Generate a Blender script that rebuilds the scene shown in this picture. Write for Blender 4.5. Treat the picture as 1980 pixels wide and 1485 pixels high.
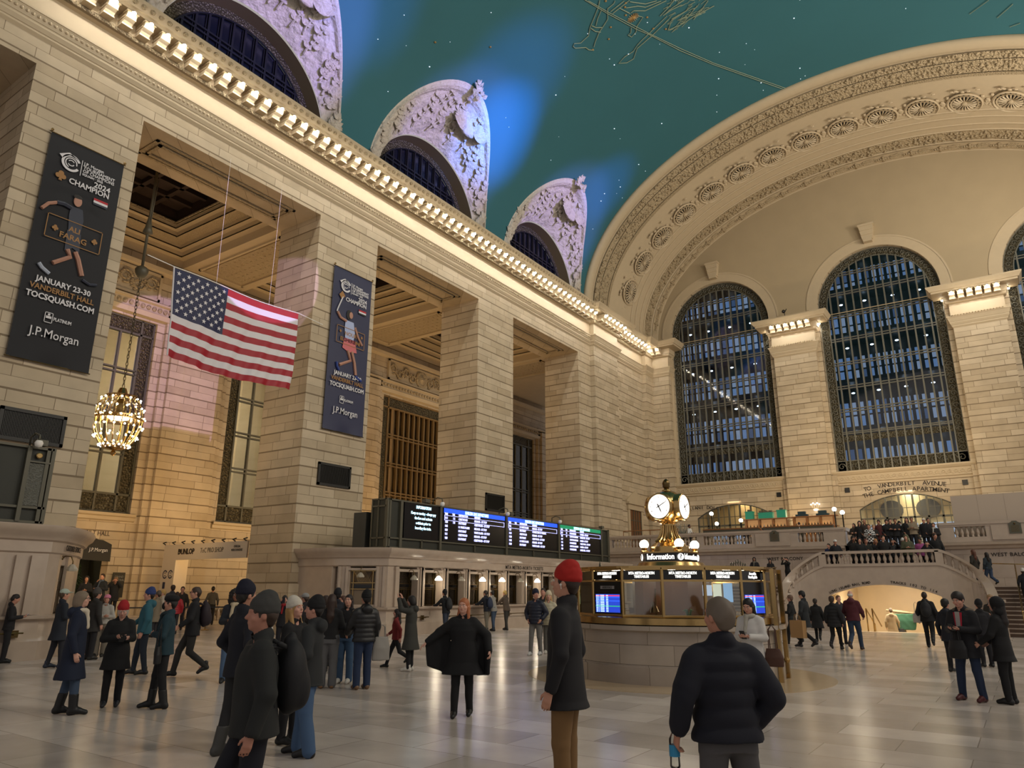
import bpy, bmesh, math, random
import numpy as np
from mathutils import Vector, Matrix, noise
R_ = math.radians; PI = math.pi
random.seed(7)
for _o in list(bpy.data.objects): bpy.data.objects.remove(_o)
S = bpy.context.scene; COL = S.collection
# ---------------------------------------------------------------- camera
cam = bpy.data.cameras.new('camera'); CAM = bpy.data.objects.new('camera', cam); COL.objects.link(CAM)
cam.sensor_width = 36.0; cam.lens = 1393.2/1980*36.0; cam.clip_end = 400; cam.clip_start = .05
YAW, PITCH, ROLL = R_(34.602), R_(15.927), R_(0.2214)
_f = Vector((-math.sin(YAW)*math.cos(PITCH), math.cos(YAW)*math.cos(PITCH), math.sin(PITCH)))
_r = Vector((math.cos(YAW), math.sin(YAW), 0)); _u = _r.cross(_f)
_r2 = _r*math.cos(ROLL)+_u*math.sin(ROLL); _u2 = _u*math.cos(ROLL)-_r*math.sin(ROLL)
CAM.matrix_world = Matrix(((_r2.x,_u2.x,-_f.x,0),(_r2.y,_u2.y,-_f.y,0),(_r2.z,_u2.z,-_f.z,1.72),(0,0,0,1)))
S.camera = CAM
S.view_settings.view_transform = 'Standard'; S.view_settings.look = 'None'
S.view_settings.exposure = 0.2; S.view_settings.gamma = 1; S.view_settings.use_curve_mapping = False
S.cycles.use_denoising = True; S.cycles.max_bounces = 6; S.cycles.diffuse_bounces = 3; S.cycles.glossy_bounces = 3
S.cycles.transparent_max_bounces = 8; S.cycles.transmission_bounces = 4; S.cycles.sample_clamp_indirect = 4; S.cycles.use_light_tree = True
S.cycles.use_adaptive_sampling = True; S.cycles.adaptive_threshold = .03
S.cycles.caustics_reflective = False; S.cycles.caustics_refractive = False
# ---------------------------------------------------------------- world: dim warm air of the rest of the hall
W = bpy.data.worlds.new('world'); S.world = W; W.use_nodes = True
W.node_tree.nodes['Background'].inputs[0].default_value = (1.0, .92, .88, 1)
W.node_tree.nodes['Background'].inputs[1].default_value = .34
# ---------------------------------------------------------------- lights
def lamp(name, kind, loc, power, color, size=.3, target=None, angle=60, blend=.5, size_y=None, spread=None):
    l = bpy.data.lights.new(name, kind); o = bpy.data.objects.new(name, l); COL.objects.link(o)
    l.energy = power; l.color = color; o.location = loc
    if kind == 'SPOT': l.spot_size = R_(angle); l.spot_blend = blend; l.shadow_soft_size = size
    elif kind == 'AREA':
        l.shape = 'RECTANGLE' if size_y else 'SQUARE'; l.size = size
        if size_y: l.size_y = size_y
        if spread: l.spread = R_(spread)
    else: l.shadow_soft_size = size
    if target is not None:
        o.rotation_euler = (Vector(target)-Vector(loc)).to_track_quat('-Z', 'Y').to_euler()
    return o
BLUE = (.0, .22, 1.0); VIOLET = (.36, .28, 1.0); LILAC = (.72, .50, 1.0); WARM = (1, .72, .42); GOLD = (1, .62, .24); WHITE = (1, .95, .86)
# floodlights on the far (north) cornice, aimed across the vault
lamp('blue_floodlight', 'SPOT', (10.5, 31, 22.6), 125000, BLUE, .3, (-21.9, 30.6, 28.2), 12, 1)
lamp('blue_floodlight', 'SPOT', (10.5, 29, 22.6), 30000, BLUE, .3, (-20.0, 29.3, 30.2), 15, 1)
lamp('blue_floodlight', 'SPOT', (10.5, 41, 22.6), 30000, BLUE, .3, (-20.4, 41.9, 29.6), 10, 1)
lamp('blue_floodlight', 'SPOT', (10.5, 18, 22.6), 26000, BLUE, .3, (-21.4, 19.2, 28.9), 12, 1)
for _y, _p in ((15.35, 42000), (27.3, 34000), (39.25, 34000)):
    lamp('violet_floodlight', 'SPOT', (10.0, _y+4, 22.6), _p, VIOLET, .3, (-23.2, _y+1.0, 26.8), 16, .6)
lamp('lilac_floodlight', 'SPOT', (10.0, 7.0, 22.4), 42000, LILAC, .05, (-35, 19.4, 12.5), 9.6, .06)
# uplights standing on the north cornice wash the vault and the west arch softly
for _y in (12, 30, 46):
    lamp('cornice_uplight', 'AREA', (8.5, _y, 22.8), 1100, (1, .90, .74), 1.0, (-8, _y+4, 34), size_y=5)
for _y in (9, 24, 39):
    lamp('north_cornice_lamps', 'AREA', (10.4, _y, 21.0), 1300, (1, .90, .74), .3, (-24, _y+2, 10.5), size_y=11)
lamp('balcony_uplight', 'AREA', (-6, 47.5, 9.5), 450, (1, .78, .50), 6.0, (-6, 56, 14), size_y=1)
# golden uplights on top of the ticket offices, in the side aisle
for _y in (11, 16, 20.5, 26, 30, 36, 41):
    lamp('aisle_uplight', 'AREA', (-29.0, _y, 3.3), 125, GOLD, .6, (-35.0, _y, 9.5), size_y=2.5)
for _y in (15, 27, 39):
    lamp('aisle_ceiling_wash', 'AREA', (-30.4, _y, 11.0), 110, WARM, 1.5, (-30.2, _y, 20), size_y=2.0)
# passage under the stairs, balcony bar, sun of the ticket hall lamps
lamp('passage_light', 'AREA', (-5.3, 39.3, 1.92), 330, (1, .84, .62), 2.4, (-5.3, 40.5, -1.5), size_y=2.4)
lamp('bar_light', 'POINT', (-13.2, 53.8, 6.9), 60, WARM, .4)
# ---------------------------------------------------------------- tagging
def tag(o, label=None, cat=None, group=None, kind=None):
    for k, v in (('label', label), ('category', cat), ('group', group), ('kind', kind)):
        if v: o[k] = v
    return o
def empty(name, loc=(0,0,0), rz=0, **k):
    o = bpy.data.objects.new(name, None); COL.objects.link(o); o.location = loc; o.rotation_euler = (0,0,rz); o.empty_display_size = .1
    return tag(o, **k)
def link_mesh(name, me, mat=None, parent=None, loc=None, rz=None, smooth=False):
    o = bpy.data.objects.new(name, me); COL.objects.link(o)
    if mat is not None and len(me.materials) == 0: me.materials.append(mat)
    if parent: o.parent = parent
    if loc is not None: o.location = loc
    if rz is not None: o.rotation_euler = (0,0,rz)
    if smooth: me.polygons.foreach_set('use_smooth', [True]*len(me.polygons))
    return o
def copy_tree(o, parent=None, loc=None, rz=None, **k):
    c = o.copy(); COL.objects.link(c)
    if parent: c.parent = parent
    if loc is not None: c.location = loc
    if rz is not None: c.rotation_euler = (0,0,rz)
    for ch in o.children: copy_tree(ch, c)
    return tag(c, **k)
class MB:
    def __init__(s): s.v = []; s.f = []
    def add(s, vs, fs):
        n = len(s.v); s.v += [tuple(v) for v in vs]; s.f += [tuple(i+n for i in f) for f in fs]; return s
    def box(s, x0, x1, y0, y1, z0, z1):
        return s.add([(x0,y0,z0),(x1,y0,z0),(x1,y1,z0),(x0,y1,z0),(x0,y0,z1),(x1,y0,z1),(x1,y1,z1),(x0,y1,z1)],
            [(0,3,2,1),(4,5,6,7),(0,1,5,4),(1,2,6,5),(2,3,7,6),(3,0,4,7)])
    def cbox(s, c, d): return s.box(c[0]-d[0]/2,c[0]+d[0]/2,c[1]-d[1]/2,c[1]+d[1]/2,c[2]-d[2]/2,c[2]+d[2]/2)
    def lathe(s, prof, c=(0,0,0), n=24, a0=0, a1=2*PI, cap=True):
        full = abs(a1-a0-2*PI) < 1e-6; m = n if full else n+1; vs = []; fs = []
        for i in range(m):
            a = a0+(a1-a0)*i/n
            for r, z in prof: vs.append((c[0]+r*math.cos(a), c[1]+r*math.sin(a), c[2]+z))
        k = len(prof)
        for i in range(n):
            j = (i+1) % m
            for q in range(k-1): fs.append((i*k+q, j*k+q, j*k+q+1, i*k+q+1))
        if cap and full:
            if prof[0][0] > 1e-6: fs.append(tuple(i*k for i in range(m))[::-1])
            if prof[-1][0] > 1e-6: fs.append(tuple(i*k+k-1 for i in range(m)))
        return s.add(vs, fs)
    def tube(s, pts, r, n=8, cap=True):
        pts = [Vector(p) for p in pts]; vs = []; fs = []; k = len(pts)
        rs = r if isinstance(r, (list, tuple)) else [r]*k
        up = Vector((0,0,1)); t0 = (pts[1]-pts[0]).normalized()
        if abs(t0.dot(up)) > .95: up = Vector((1,0,0))
        for i, p in enumerate(pts):
            t = (pts[min(i+1,k-1)]-pts[max(i-1,0)]).normalized()
            a = t.cross(up).normalized(); b = a.cross(t).normalized(); up = b
            for j in range(n):
                w = 2*PI*j/n; vs.append(p+(a*math.cos(w)+b*math.sin(w))*rs[i])
        for i in range(k-1):
            for j in range(n):
                q = (j+1) % n; fs.append((i*n+j, i*n+q, (i+1)*n+q, (i+1)*n+j))
        if cap: fs += [tuple(range(n))[::-1], tuple((k-1)*n+j for j in range(n))]
        return s.add(vs, fs)
    def grid(s, fn, nu, nv, closeu=False):
        vs = [fn(i/nu, j/nv) for i in range(nu+(0 if closeu else 1)) for j in range(nv+1)]; m = nu if closeu else nu+1
        fs = [(i*(nv+1)+j, ((i+1) % m)*(nv+1)+j, ((i+1) % m)*(nv+1)+j+1, i*(nv+1)+j+1) for i in range(nu) for j in range(nv)]
        return s.add(vs, fs)
    def prism(s, poly, fn, a, b):      # poly of (u,v), fn(u,v,w) -> xyz
        n = len(poly); vs = [fn(u,v,a) for u,v in poly]+[fn(u,v,b) for u,v in poly]
        fs = [tuple(range(n))[::-1], tuple(range(n,2*n))]+[(i,(i+1)%n,(i+1)%n+n,i+n) for i in range(n)]
        return s.add(vs, fs)
    def ball(s, c, r, n=12, m=8, sc=(1,1,1)):
        pr = [(r*math.sin(PI*i/m)+1e-9, -r*math.cos(PI*i/m)) for i in range(m+1)]
        k = len(s.v); s.lathe(pr, (0,0,0), n, cap=False)
        for i in range(k, len(s.v)):
            x, y, z = s.v[i]; s.v[i] = (c[0]+x*sc[0], c[1]+y*sc[1], c[2]+z*sc[2])
        return s
    def mesh(s, name):
        me = bpy.data.meshes.new(name); me.from_pydata(s.v, [], s.f); me.validate(); me.update(); return me
    def build(s, name, mat, parent=None, smooth=False, loc=None, rz=None, auto=None, fix=True):
        me = s.mesh(name)
        if fix:
            bm = bmesh.new(); bm.from_mesh(me); bmesh.ops.recalc_face_normals(bm, faces=bm.faces); bm.to_mesh(me); bm.free()
        o = link_mesh(name, me, mat, parent, loc, rz, smooth)
        if auto: me.polygons.foreach_set('use_smooth', [True]*len(me.polygons)); me.set_sharp_from_angle(angle=R_(auto))
        return o
def mesh_from_curve(cu, name):
    ob = bpy.data.objects.new('tmp', cu); COL.objects.link(ob)
    dg = bpy.context.evaluated_depsgraph_get(); me = bpy.data.meshes.new_from_object(ob.evaluated_get(dg))
    bpy.data.objects.remove(ob); bpy.data.curves.remove(cu); me.name = name; return me
def flat(name, loops, M, mat, parent=None, ext=0.0):
    """planar polygon with holes in local xy, M carries it into the place"""
    cu = bpy.data.curves.new('c', 'CURVE'); cu.dimensions = '2D'; cu.fill_mode = 'BOTH'; cu.extrude = ext
    for lp in loops:
        sp = cu.splines.new('POLY'); sp.points.add(len(lp)-1); sp.use_cyclic_u = True
        for i, (x, y) in enumerate(lp): sp.points[i].co = (x, y, 0, 1)
    me = mesh_from_curve(cu, name); me.transform(M); me.materials.clear()
    return link_mesh(name, me, mat, parent)
def text_mesh(body, size, M, ext=.004, bold=0.0, align='CENTER', wide=1.0, spacing=1.0, line=1.0, valign='CENTER', name='lettering'):
    cu = bpy.data.curves.new('t', 'FONT'); cu.body = body; cu.size = size; cu.extrude = ext; cu.offset = bold
    cu.align_x = align; cu.align_y = valign; cu.space_character = spacing; cu.space_line = line; cu.resolution_u = 2
    me = mesh_from_curve(cu, name); me.transform(M @ Matrix.Diagonal((wide,1,1,1))); me.materials.clear(); return me
def text(body, size, M, mat, parent=None, name='lettering', **k):
    return link_mesh(name, text_mesh(body, size, M, name=name, **k), mat, parent)
def frame(o, x, y):    # local x-axis, y-axis in the world, origin o
    x = Vector(x).normalized(); y = Vector(y).normalized(); z = x.cross(y)
    return Matrix(((x.x,y.x,z.x,o[0]),(x.y,y.y,z.y,o[1]),(x.z,y.z,z.z,o[2]),(0,0,0,1)))
# ---------------------------------------------------------------- materials
def srgb(h):
    c = [int(h[i:i+2],16)/255 for i in (0,2,4)]; return tuple(x/12.92 if x <= .04045 else ((x+.055)/1.055)**2.4 for x in c)+(1,)
def mat(name, color, rough=.6, metal=0.0, emit=None, es=1.0, spec=.5, noise_=None, bump=None, alpha=None, coat=0):
    m = bpy.data.materials.new(name); m.use_nodes = True; nt = m.node_tree; b = nt.nodes['Principled BSDF']
    if isinstance(color, str): color = srgb(color)
    if len(color) == 3: color = tuple(color)+(1,)
    b.inputs['Base Color'].default_value = color; b.inputs['Roughness'].default_value = rough; b.inputs['Metallic'].default_value = metal
    b.inputs['Specular IOR Level'].default_value = spec; b.inputs['Coat Weight'].default_value = coat
    if alpha is not None: b.inputs['Alpha'].default_value = alpha
    if emit is not None:
        if isinstance(emit, str): emit = srgb(emit)
        b.inputs['Emission Color'].default_value = tuple(emit[:3])+(1,); b.inputs['Emission Strength'].default_value = es
    tc = None
    if noise_ or bump: tc = nt.nodes.new('ShaderNodeTexCoord')
    if noise_:      # (scale, amount)
        n = nt.nodes.new('ShaderNodeTexNoise'); n.inputs['Scale'].default_value = noise_[0]; n.inputs['Detail'].default_value = 5
        nt.links.new(tc.outputs['Object'], n.inputs['Vector'])
        mx = nt.nodes.new('ShaderNodeMix'); mx.data_type = 'RGBA'; a = noise_[1]
        mx.inputs[6].default_value = tuple(c*(1-a) for c in color[:3])+(1,); mx.inputs[7].default_value = tuple(min(1,c*(1+a)) for c in color[:3])+(1,)
        nt.links.new(n.outputs['Fac'], mx.inputs[0]); nt.links.new(mx.outputs[2], b.inputs['Base Color'])
    if bump:        # (kind, scale, distance)
        k = nt.nodes.new('ShaderNodeTexVoronoi' if bump[0] == 'v' else 'ShaderNodeTexNoise'); k.inputs['Scale'].default_value = bump[1]
        nt.links.new(tc.outputs['Object'], k.inputs['Vector'])
        bp = nt.nodes.new('ShaderNodeBump'); bp.inputs['Distance'].default_value = bump[2]; bp.inputs['Strength'].default_value = 1
        nt.links.new(k.outputs[0], bp.inputs['Height']); nt.links.new(bp.outputs[0], b.inputs['Normal'])
    return m
def stone(name, c1, c2, mortar, bw=1.35, rh=.39, rough=.62, alt=.085, ms=.012, axis='XY', spec=.4, nz=.12, off=0.5, bumpd=.02):
    """ashlar: alternating thick and thin courses, joints and a tint per block"""
    m = bpy.data.materials.new(name); m.use_nodes = True; nt = m.node_tree; b = nt.nodes['Principled BSDF']; N = nt.nodes.new; L = nt.links.new
    tc = N('ShaderNodeTexCoord'); sp = N('ShaderNodeSeparateXYZ'); L(tc.outputs['Object'], sp.inputs[0])
    def mth(op, a, bb=None):
        q = N('ShaderNodeMath'); q.operation = op
        for i, v in enumerate((a, bb)):
            if v is None: continue
            if isinstance(v, (int, float)): q.inputs[i].default_value = v
            else: L(v, q.inputs[i])
        return q.outputs[0]
    if axis == 'XY': u = mth('ADD', sp.outputs[0], sp.outputs[1]); v = sp.outputs[2]
    else: u = sp.outputs[0]; v = sp.outputs[1]
    if alt: v = mth('ADD', v, mth('MULTIPLY', mth('SINE', mth('MULTIPLY', v, PI/rh)), alt))
    if alt:
        wn = N('ShaderNodeTexWhiteNoise'); wn.noise_dimensions = '1D'; L(mth('FLOOR', mth('DIVIDE', v, rh)), wn.inputs['W']); u = mth('ADD', u, mth('MULTIPLY', wn.outputs['Value'], bw))
    cb = N('ShaderNodeCombineXYZ'); L(u, cb.inputs[0]); L(v, cb.inputs[1])
    br = N('ShaderNodeTexBrick'); L(cb.outputs[0], br.inputs['Vector']); br.offset = off
    br.inputs['Color1'].default_value = srgb(c1); br.inputs['Color2'].default_value = srgb(c2); br.inputs['Mortar'].default_value = srgb(mortar)
    br.inputs['Scale'].default_value = 1; br.inputs['Mortar Size'].default_value = ms; br.inputs['Brick Width'].default_value = bw; br.inputs['Row Height'].default_value = rh
    br.inputs['Mortar Smooth'].default_value = .2; br.inputs['Bias'].default_value = 0
    n = N('ShaderNodeTexNoise'); n.inputs['Scale'].default_value = 1.1; n.inputs['Detail'].default_value = 8; L(tc.outputs['Object'], n.inputs['Vector'])
    rp = N('ShaderNodeMapRange'); rp.inputs[1].default_value = .3; rp.inputs[2].default_value = .7; rp.inputs[3].default_value = 1-nz; rp.inputs[4].default_value = 1+nz
    L(n.outputs['Fac'], rp.inputs[0])
    mx = N('ShaderNodeMix'); mx.data_type = 'RGBA'; mx.blend_type = 'MULTIPLY'; mx.inputs[0].default_value = 1
    L(br.outputs['Color'], mx.inputs[6]); L(rp.outputs[0], mx.inputs[7]); L(mx.outputs[2], b.inputs['Base Color'])
    bp = N('ShaderNodeBump'); bp.invert = True; bp.inputs['Distance'].default_value = bumpd; L(br.outputs['Fac'], bp.inputs['Height']); L(bp.outputs[0], b.inputs['Normal'])
    b.inputs['Roughness'].default_value = rough; b.inputs['Specular IOR Level'].default_value = spec
    return m
M = {}
M['ashlar'] = stone('caen_stone_ashlar', 'c4b399', 'b09e83', '7f6d55', nz=.10, ms=.010)
M['plain'] = mat('plain_stone', 'bba98c', .65, noise_=(1.5,.08))
M['smooth'] = mat('smooth_stone', 'bfad90', .6, noise_=(3,.06))
M['carved'] = mat('carved_stone', 'b29f80', .7, noise_=(9,.22), bump=('n', 7, .22))
M['carvedfine'] = mat('finely_carved_stone', 'b29f80', .7, noise_=(16,.2), bump=('n', 14, .12))
M['relief'] = mat('white_relief_plaster', 'c9bfb4', .6, noise_=(5,.12), bump=('n', 5, .10))
M['marble'] = mat('tennessee_marble', 'b3a292', .22, noise_=(3,.12), spec=.5)
M['marbled'] = stone('tennessee_marble_slabs', 'a79688', 'b0a092', '5b4c3e', bw=1.1, rh=1.2, rough=.2, alt=0, ms=.004, nz=.12, spec=.5, bumpd=.003)
M['boothm'] = stone('booth_marble_slabs', '9c9084', 'a89c8e', '54483c', bw=1.2, rh=.36, rough=.22, alt=0, ms=.004, nz=.14, spec=.5, bumpd=.003)
M['floor'] = stone('marble_floor_slabs', 'aaa097', 'd0c6be', '93887e', bw=1.5, rh=.75, rough=.22, alt=0, ms=.006, axis='F', spec=.5, nz=.14, bumpd=.002)
M['teal'] = mat('turquoise_vault_paint', '2f6670', .8, noise_=(.25,.07))
M['gold'] = mat('gold_leaf', 'c9a25a', .45, .3)
M['goldline'] = mat('gilded_line', '8c9a84', .7)
M['brass'] = mat('polished_brass', 'b89a66', .22, 1.0)
M['brassd'] = mat('aged_brass', '6e5c3c', .3, 1.0)
M['bronze'] = mat('dark_bronze', '5a574a', .5, .25)
M['filigree'] = mat('dark_bronze_filigree', '544e3e', .45, .5, noise_=(14,.55), bump=('v', 9, .10))
M['black'] = mat('black_metal', '0c0c0d', .45)
M['blackgloss'] = mat('black_glass', '060608', .12)
M['bulb'] = mat('lit_bulb', 'fff4dc', .5, emit=(1,.90,.70), es=30)
M['globe'] = mat('lit_globe', 'fff4dc', .5, emit=(1,.92,.78), es=7)
M['dial'] = mat('lit_clock_dial', 'fff8ee', .5, emit=(1,.95,.88), es=1.15)
M['white'] = mat('white_paint', 'e8e4dc', .6)
M['offwhite'] = mat('offwhite_board', 'c9bcab', .7)
M['dark'] = mat('dark_timber', '241a12', .7)  # one even dark brown
M['wood'] = mat('brown_wood', '6b4426', .4, noise_=(6,.15))
M['navy'] = mat('navy_vinyl', '101018', .7)
M['navy2'] = mat('blue_navy_vinyl', '262a4a', .55)
M['ink'] = mat('incised_lettering', '2a2018', .7)
M['litwhite'] = mat('backlit_lettering', 'ffffff', .5, emit=(1,.97,.9), es=1.5)
M['screenblack'] = mat('led_screen_black', '05060c', .25)
M['ledblue'] = mat('led_blue', '0a1a90', .5, emit=(.02,.10,1), es=1.2)
M['ledgreen'] = mat('led_green', '0a6040', .5, emit=(.01,.35,.15), es=.6)
M['ledtext'] = mat('led_lilac_text', 'b0b0ff', .5, emit=(.50,.52,1), es=1.6)
M['ledcyan'] = mat('led_cyan_text', 'a0e0ff', .5, emit=(.55,.85,1), es=1.6)
def glassy(name, tint=(.9,.95,1), fac=.12, rough=.05):
    m = bpy.data.materials.new(name); m.use_nodes = True; nt = m.node_tree; nt.nodes.remove(nt.nodes['Principled BSDF']); N = nt.nodes.new; L = nt.links.new
    t = N('ShaderNodeBsdfTransparent'); t.inputs[0].default_value = tint+(1,); g = N('ShaderNodeBsdfGlossy'); g.inputs['Roughness'].default_value = rough
    fr = N('ShaderNodeLayerWeight'); fr.inputs[0].default_value = .35; mt = N('ShaderNodeMath'); mt.operation = 'ADD'; mt.inputs[1].default_value = fac-.05; mt.use_clamp = True
    L(fr.outputs['Fresnel'], mt.inputs[0]); mx = N('ShaderNodeMixShader'); L(mt.outputs[0], mx.inputs[0]); L(t.outputs[0], mx.inputs[1]); L(g.outputs[0], mx.inputs[2])
    L(mx.outputs[0], nt.nodes['Material Output'].inputs['Surface']); return m
M['glass'] = glassy('window_glass', (.75,.85,.95), .08)
M['clear'] = glassy('clear_glass', (.92,.94,.92), .10)
# ================================================================ the hall
XW, XB, YW, XA, BAY = -24.0, -35.0, 56.0, -5.95, 11.95
PIERS = [(-4.55,-.95), (7.42,11.02), (19.35,23.0), (31.3,34.9)]
yz = lambda x: (lambda u, v, w: (w, u, v))
def struct(name, mb, m, parent=None, **k): return tag(mb.build(name, M[m] if isinstance(m, str) else m, parent, **k), kind=None if parent else 'structure')
def sweep(mb, path, prof, closed=False):
    """profile (out, z) carried along a plan polyline; out = right-hand side of travel"""
    n = len(path); P = [Vector(p) for p in path]; offs = []
    for i in range(n):
        a = P[i]-P[i-1] if (i > 0 or closed) else None; b = P[(i+1) % n]-P[i] if (i < n-1 or closed) else None
        na = Vector((a.y,-a.x)).normalized() if a is not None else None; nb = Vector((b.y,-b.x)).normalized() if b is not None else None
        if na is None: offs.append(nb)
        elif nb is None: offs.append(na)
        else:
            s = na+nb; offs.append(s/(max(.2, s.dot(na))))
    k = len(prof); vs = []
    for p, o in zip(P, offs):
        for q, z in prof: vs.append((p.x+o.x*q, p.y+o.y*q, z))
    fs = []
    for i in range(n if closed else n-1):
        j = (i+1) % n
        for q in range(k-1): fs.append((i*k+q, j*k+q, j*k+q+1, i*k+q+1))
    return mb.add(vs, fs)
# floor with the stairwell under the west stairs
b = MB()
for x0, x1, y0, y1 in ((-38,20,-14,36.4), (-38,-7.62,36.4,58), (-2.82,20,36.4,58)): b.box(x0,x1,y0,y1,-.3,0)
struct('floor', b, 'floor')
# piers, solid west bay and upper wall of the south side
b = MB()
for y0, y1 in PIERS: b.box(-26.8, XW, y0, y1, 0, 18.16)
b.box(-26.8, XW, 43.1, 57, 0, 18.16); b.box(-26.8, XW, -8, 57, 18.16, 22.0); b.box(-26.8, -24.55, -8, 57, 22.0, 22.4)
b.box(XW, -23.65, 44.9, 48.7, 0, 19.15); b.box(XW, -23.65, 54.0, 56, 0, 19.15); b.box(-23.65, -22.2, 55.4, 56, 0, 19.15)
for y0, y1 in PIERS: b.box(-26.9, -23.92, y0-.08, y1+.08, 0, 1.9)
struct('wall_left', b, 'ashlar')
# entablature
PROF = [(0,19.08),(.08,19.18),(.08,19.26),(.10,19.26),(.17,19.4),(.17,19.5),(.19,19.5),(.28,19.79),(.31,19.79),(.31,19.87),(.05,19.92),(.05,20.78),(.2,20.82),(.26,20.92),(.26,20.98),(.32,21.0),(.32,21.42),(.96,21.44),(.96,21.56),(1.04,21.58),(1.1,21.68),(1.22,21.84),(1.22,21.92),(0,21.96)]
b = MB(); LP = [(-24,-8),(-24,44.9),(-23.65,44.9),(-23.65,48.7),(-24,48.7),(-24,54.0),(-23.65,54.0),(-23.65,55.4),(-22.2,55.4),(-22.2,56.4)]
sweep(b, LP, PROF)
y = 0.0
while y < 44.8: b.ball((-23.76, y, 19.66), .06, 6, 4); y += .17
struct('trim_1', b, 'smooth')
# carved egg band under the cornice lip
b = MB(); y = -1.0
while y < 44.2:
    b.ball((-22.86, y, 21.74), .11, 6, 4, (.6,1,1)); y += .32
b.box(-23.66,-23.64,0,44,20.8,20.97)
struct('trim_2', b, 'carved', smooth=True)
# soffit ornaments of the openings
b = MB()
for k in range(4):
    y0 = PIERS[k][1]+.9; y1 = (PIERS[k+1][0] if k < 3 else 43.1)-.9; z = 18.14
    for w, dz in ((0,.03), (.22,.06)):
        x0, x1, a0, a1 = -26.1+w, -24.75-w+.1, y0+w, y1-w
        for q in ((x0,x0+.12,a0,a1), (x1-.12,x1,a0,a1), (x0,x1,a0,a0+.12), (x0,x1,a1-.12,a1)): b.box(q[0],q[1],q[2],q[3],z-dz,z)
struct('trim_3', b, 'carvedfine')
# ---------------------------------------------------------------- south aisle
holes = []; ops = []
for k in range(4):
    c = 14.75+BAY*k; holes.append([(c-3.68,5.15),(c+3.68,5.15),(c+3.68,14.85),(c-3.68,14.85)])
holes.append([(14.3,.02),(17.75,.02),(17.75,3.55),(17.0,3.95),(15,4.0),(14.3,3.9)])
o = flat('wall_aisle', [[(-8,0),(57,0),(57,19.2),(-8,19.2)]]+holes, Matrix(((0,0,1,XB-.3),(1,0,0,0),(0,1,0,0),(0,0,0,1))), M['ashlar'], ext=.3)
o['kind'] = 'structure'
b = MB()
for k in range(5):
    c = 8.77+BAY*k                                   # wall pilasters between the windows
    b.box(XB, XB+.22, c-1.9, c+1.9, 0, 16.0); b.box(XB+.22, XB+.42, c-1.55, c+1.55, 0, 15.6)
struct('wall_aisle_pilasters', b, 'ashlar')
b = MB(); sweep(b, [(XB+.02,-8),(XB+.02,56)], [(0,14.95),(.25,15.0),(.3,15.25),(.2,15.3),(.2,15.7),(.35,15.75),(.35,15.85),(.05,15.95)])
sweep(b, [(XB+.02,-8),(XB+.02,56)], [(0,17.5),(.3,17.6),(.35,17.8),(.1,17.9)])
for k in range(4):
    c = 14.75+BAY*k; sweep(b, [(XB,c-3.9),(XB,c+3.9)], [(0,4.75),(.1,4.8),(.1,4.95),(.2,5.0),(.2,5.12),(0,5.15)])
struct('trim_4', b, 'plain')
b = MB(); y = 0
while y < 56: b.ball((XB+.26, y, 15.5), .13, 6, 4, (.5,1,1)); y += .3
struct('trim_5', b, 'carvedfine', smooth=True)
# carved scroll panels over the aisle windows
def scroll_panel(c):
    r = empty('scroll_panel', (0,0,0)); b = MB()
    b.box(XB,XB+.08,c-3.5,c+3.5,15.98,17.45)
    for q in ((c-3.5,c+3.5,15.98,16.1),(c-3.5,c+3.5,17.33,17.45),(c-3.5,c-3.38,15.98,17.45),(c+3.38,c+3.5,15.98,17.45)): b.box(XB+.08,XB+.2,*q)
    f = b.build('panel_frame', M['plain'], r); b = MB(); rnd = random.Random(int(c))
    for sg in (-1,1):
        for t in range(4):
            cy = c+sg*(.95+t*.68); cz = 16.72+(.12 if t % 2 else -.12); R = .34
            pts = [(XB+.16, cy+math.cos(a)*R*(1-a/11)*sg, cz+math.sin(a)*R*(1-a/11)*(1 if t % 2 else -1)) for a in np.linspace(0,9,22)]
            b.tube(pts, [.07-.0022*i for i in range(22)], 5)
            for _ in range(9):
                a = rnd.uniform(0,2*PI); b.ball((XB+.13, cy+math.cos(a)*.33, cz+math.sin(a)*.36), .09, 6, 4, (.7,1.5,.7))
    b.lathe([(.62,0),(.62,.1),(.5,.16),(.42,.08),(.3,.08),(.22,.2),(0,.24)], (0,0,0), 20)
    k = len(b.v)
    for i in range(k-20*7, k): x, y, z = b.v[i]; b.v[i] = (XB+.08+z, c+y, 16.72+x*1.02)
    b.build('scrollwork', M['carvedfine'], r, smooth=True); r['kind'] = 'structure'
for k in range(3): scroll_panel(14.75+BAY*k)
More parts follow.
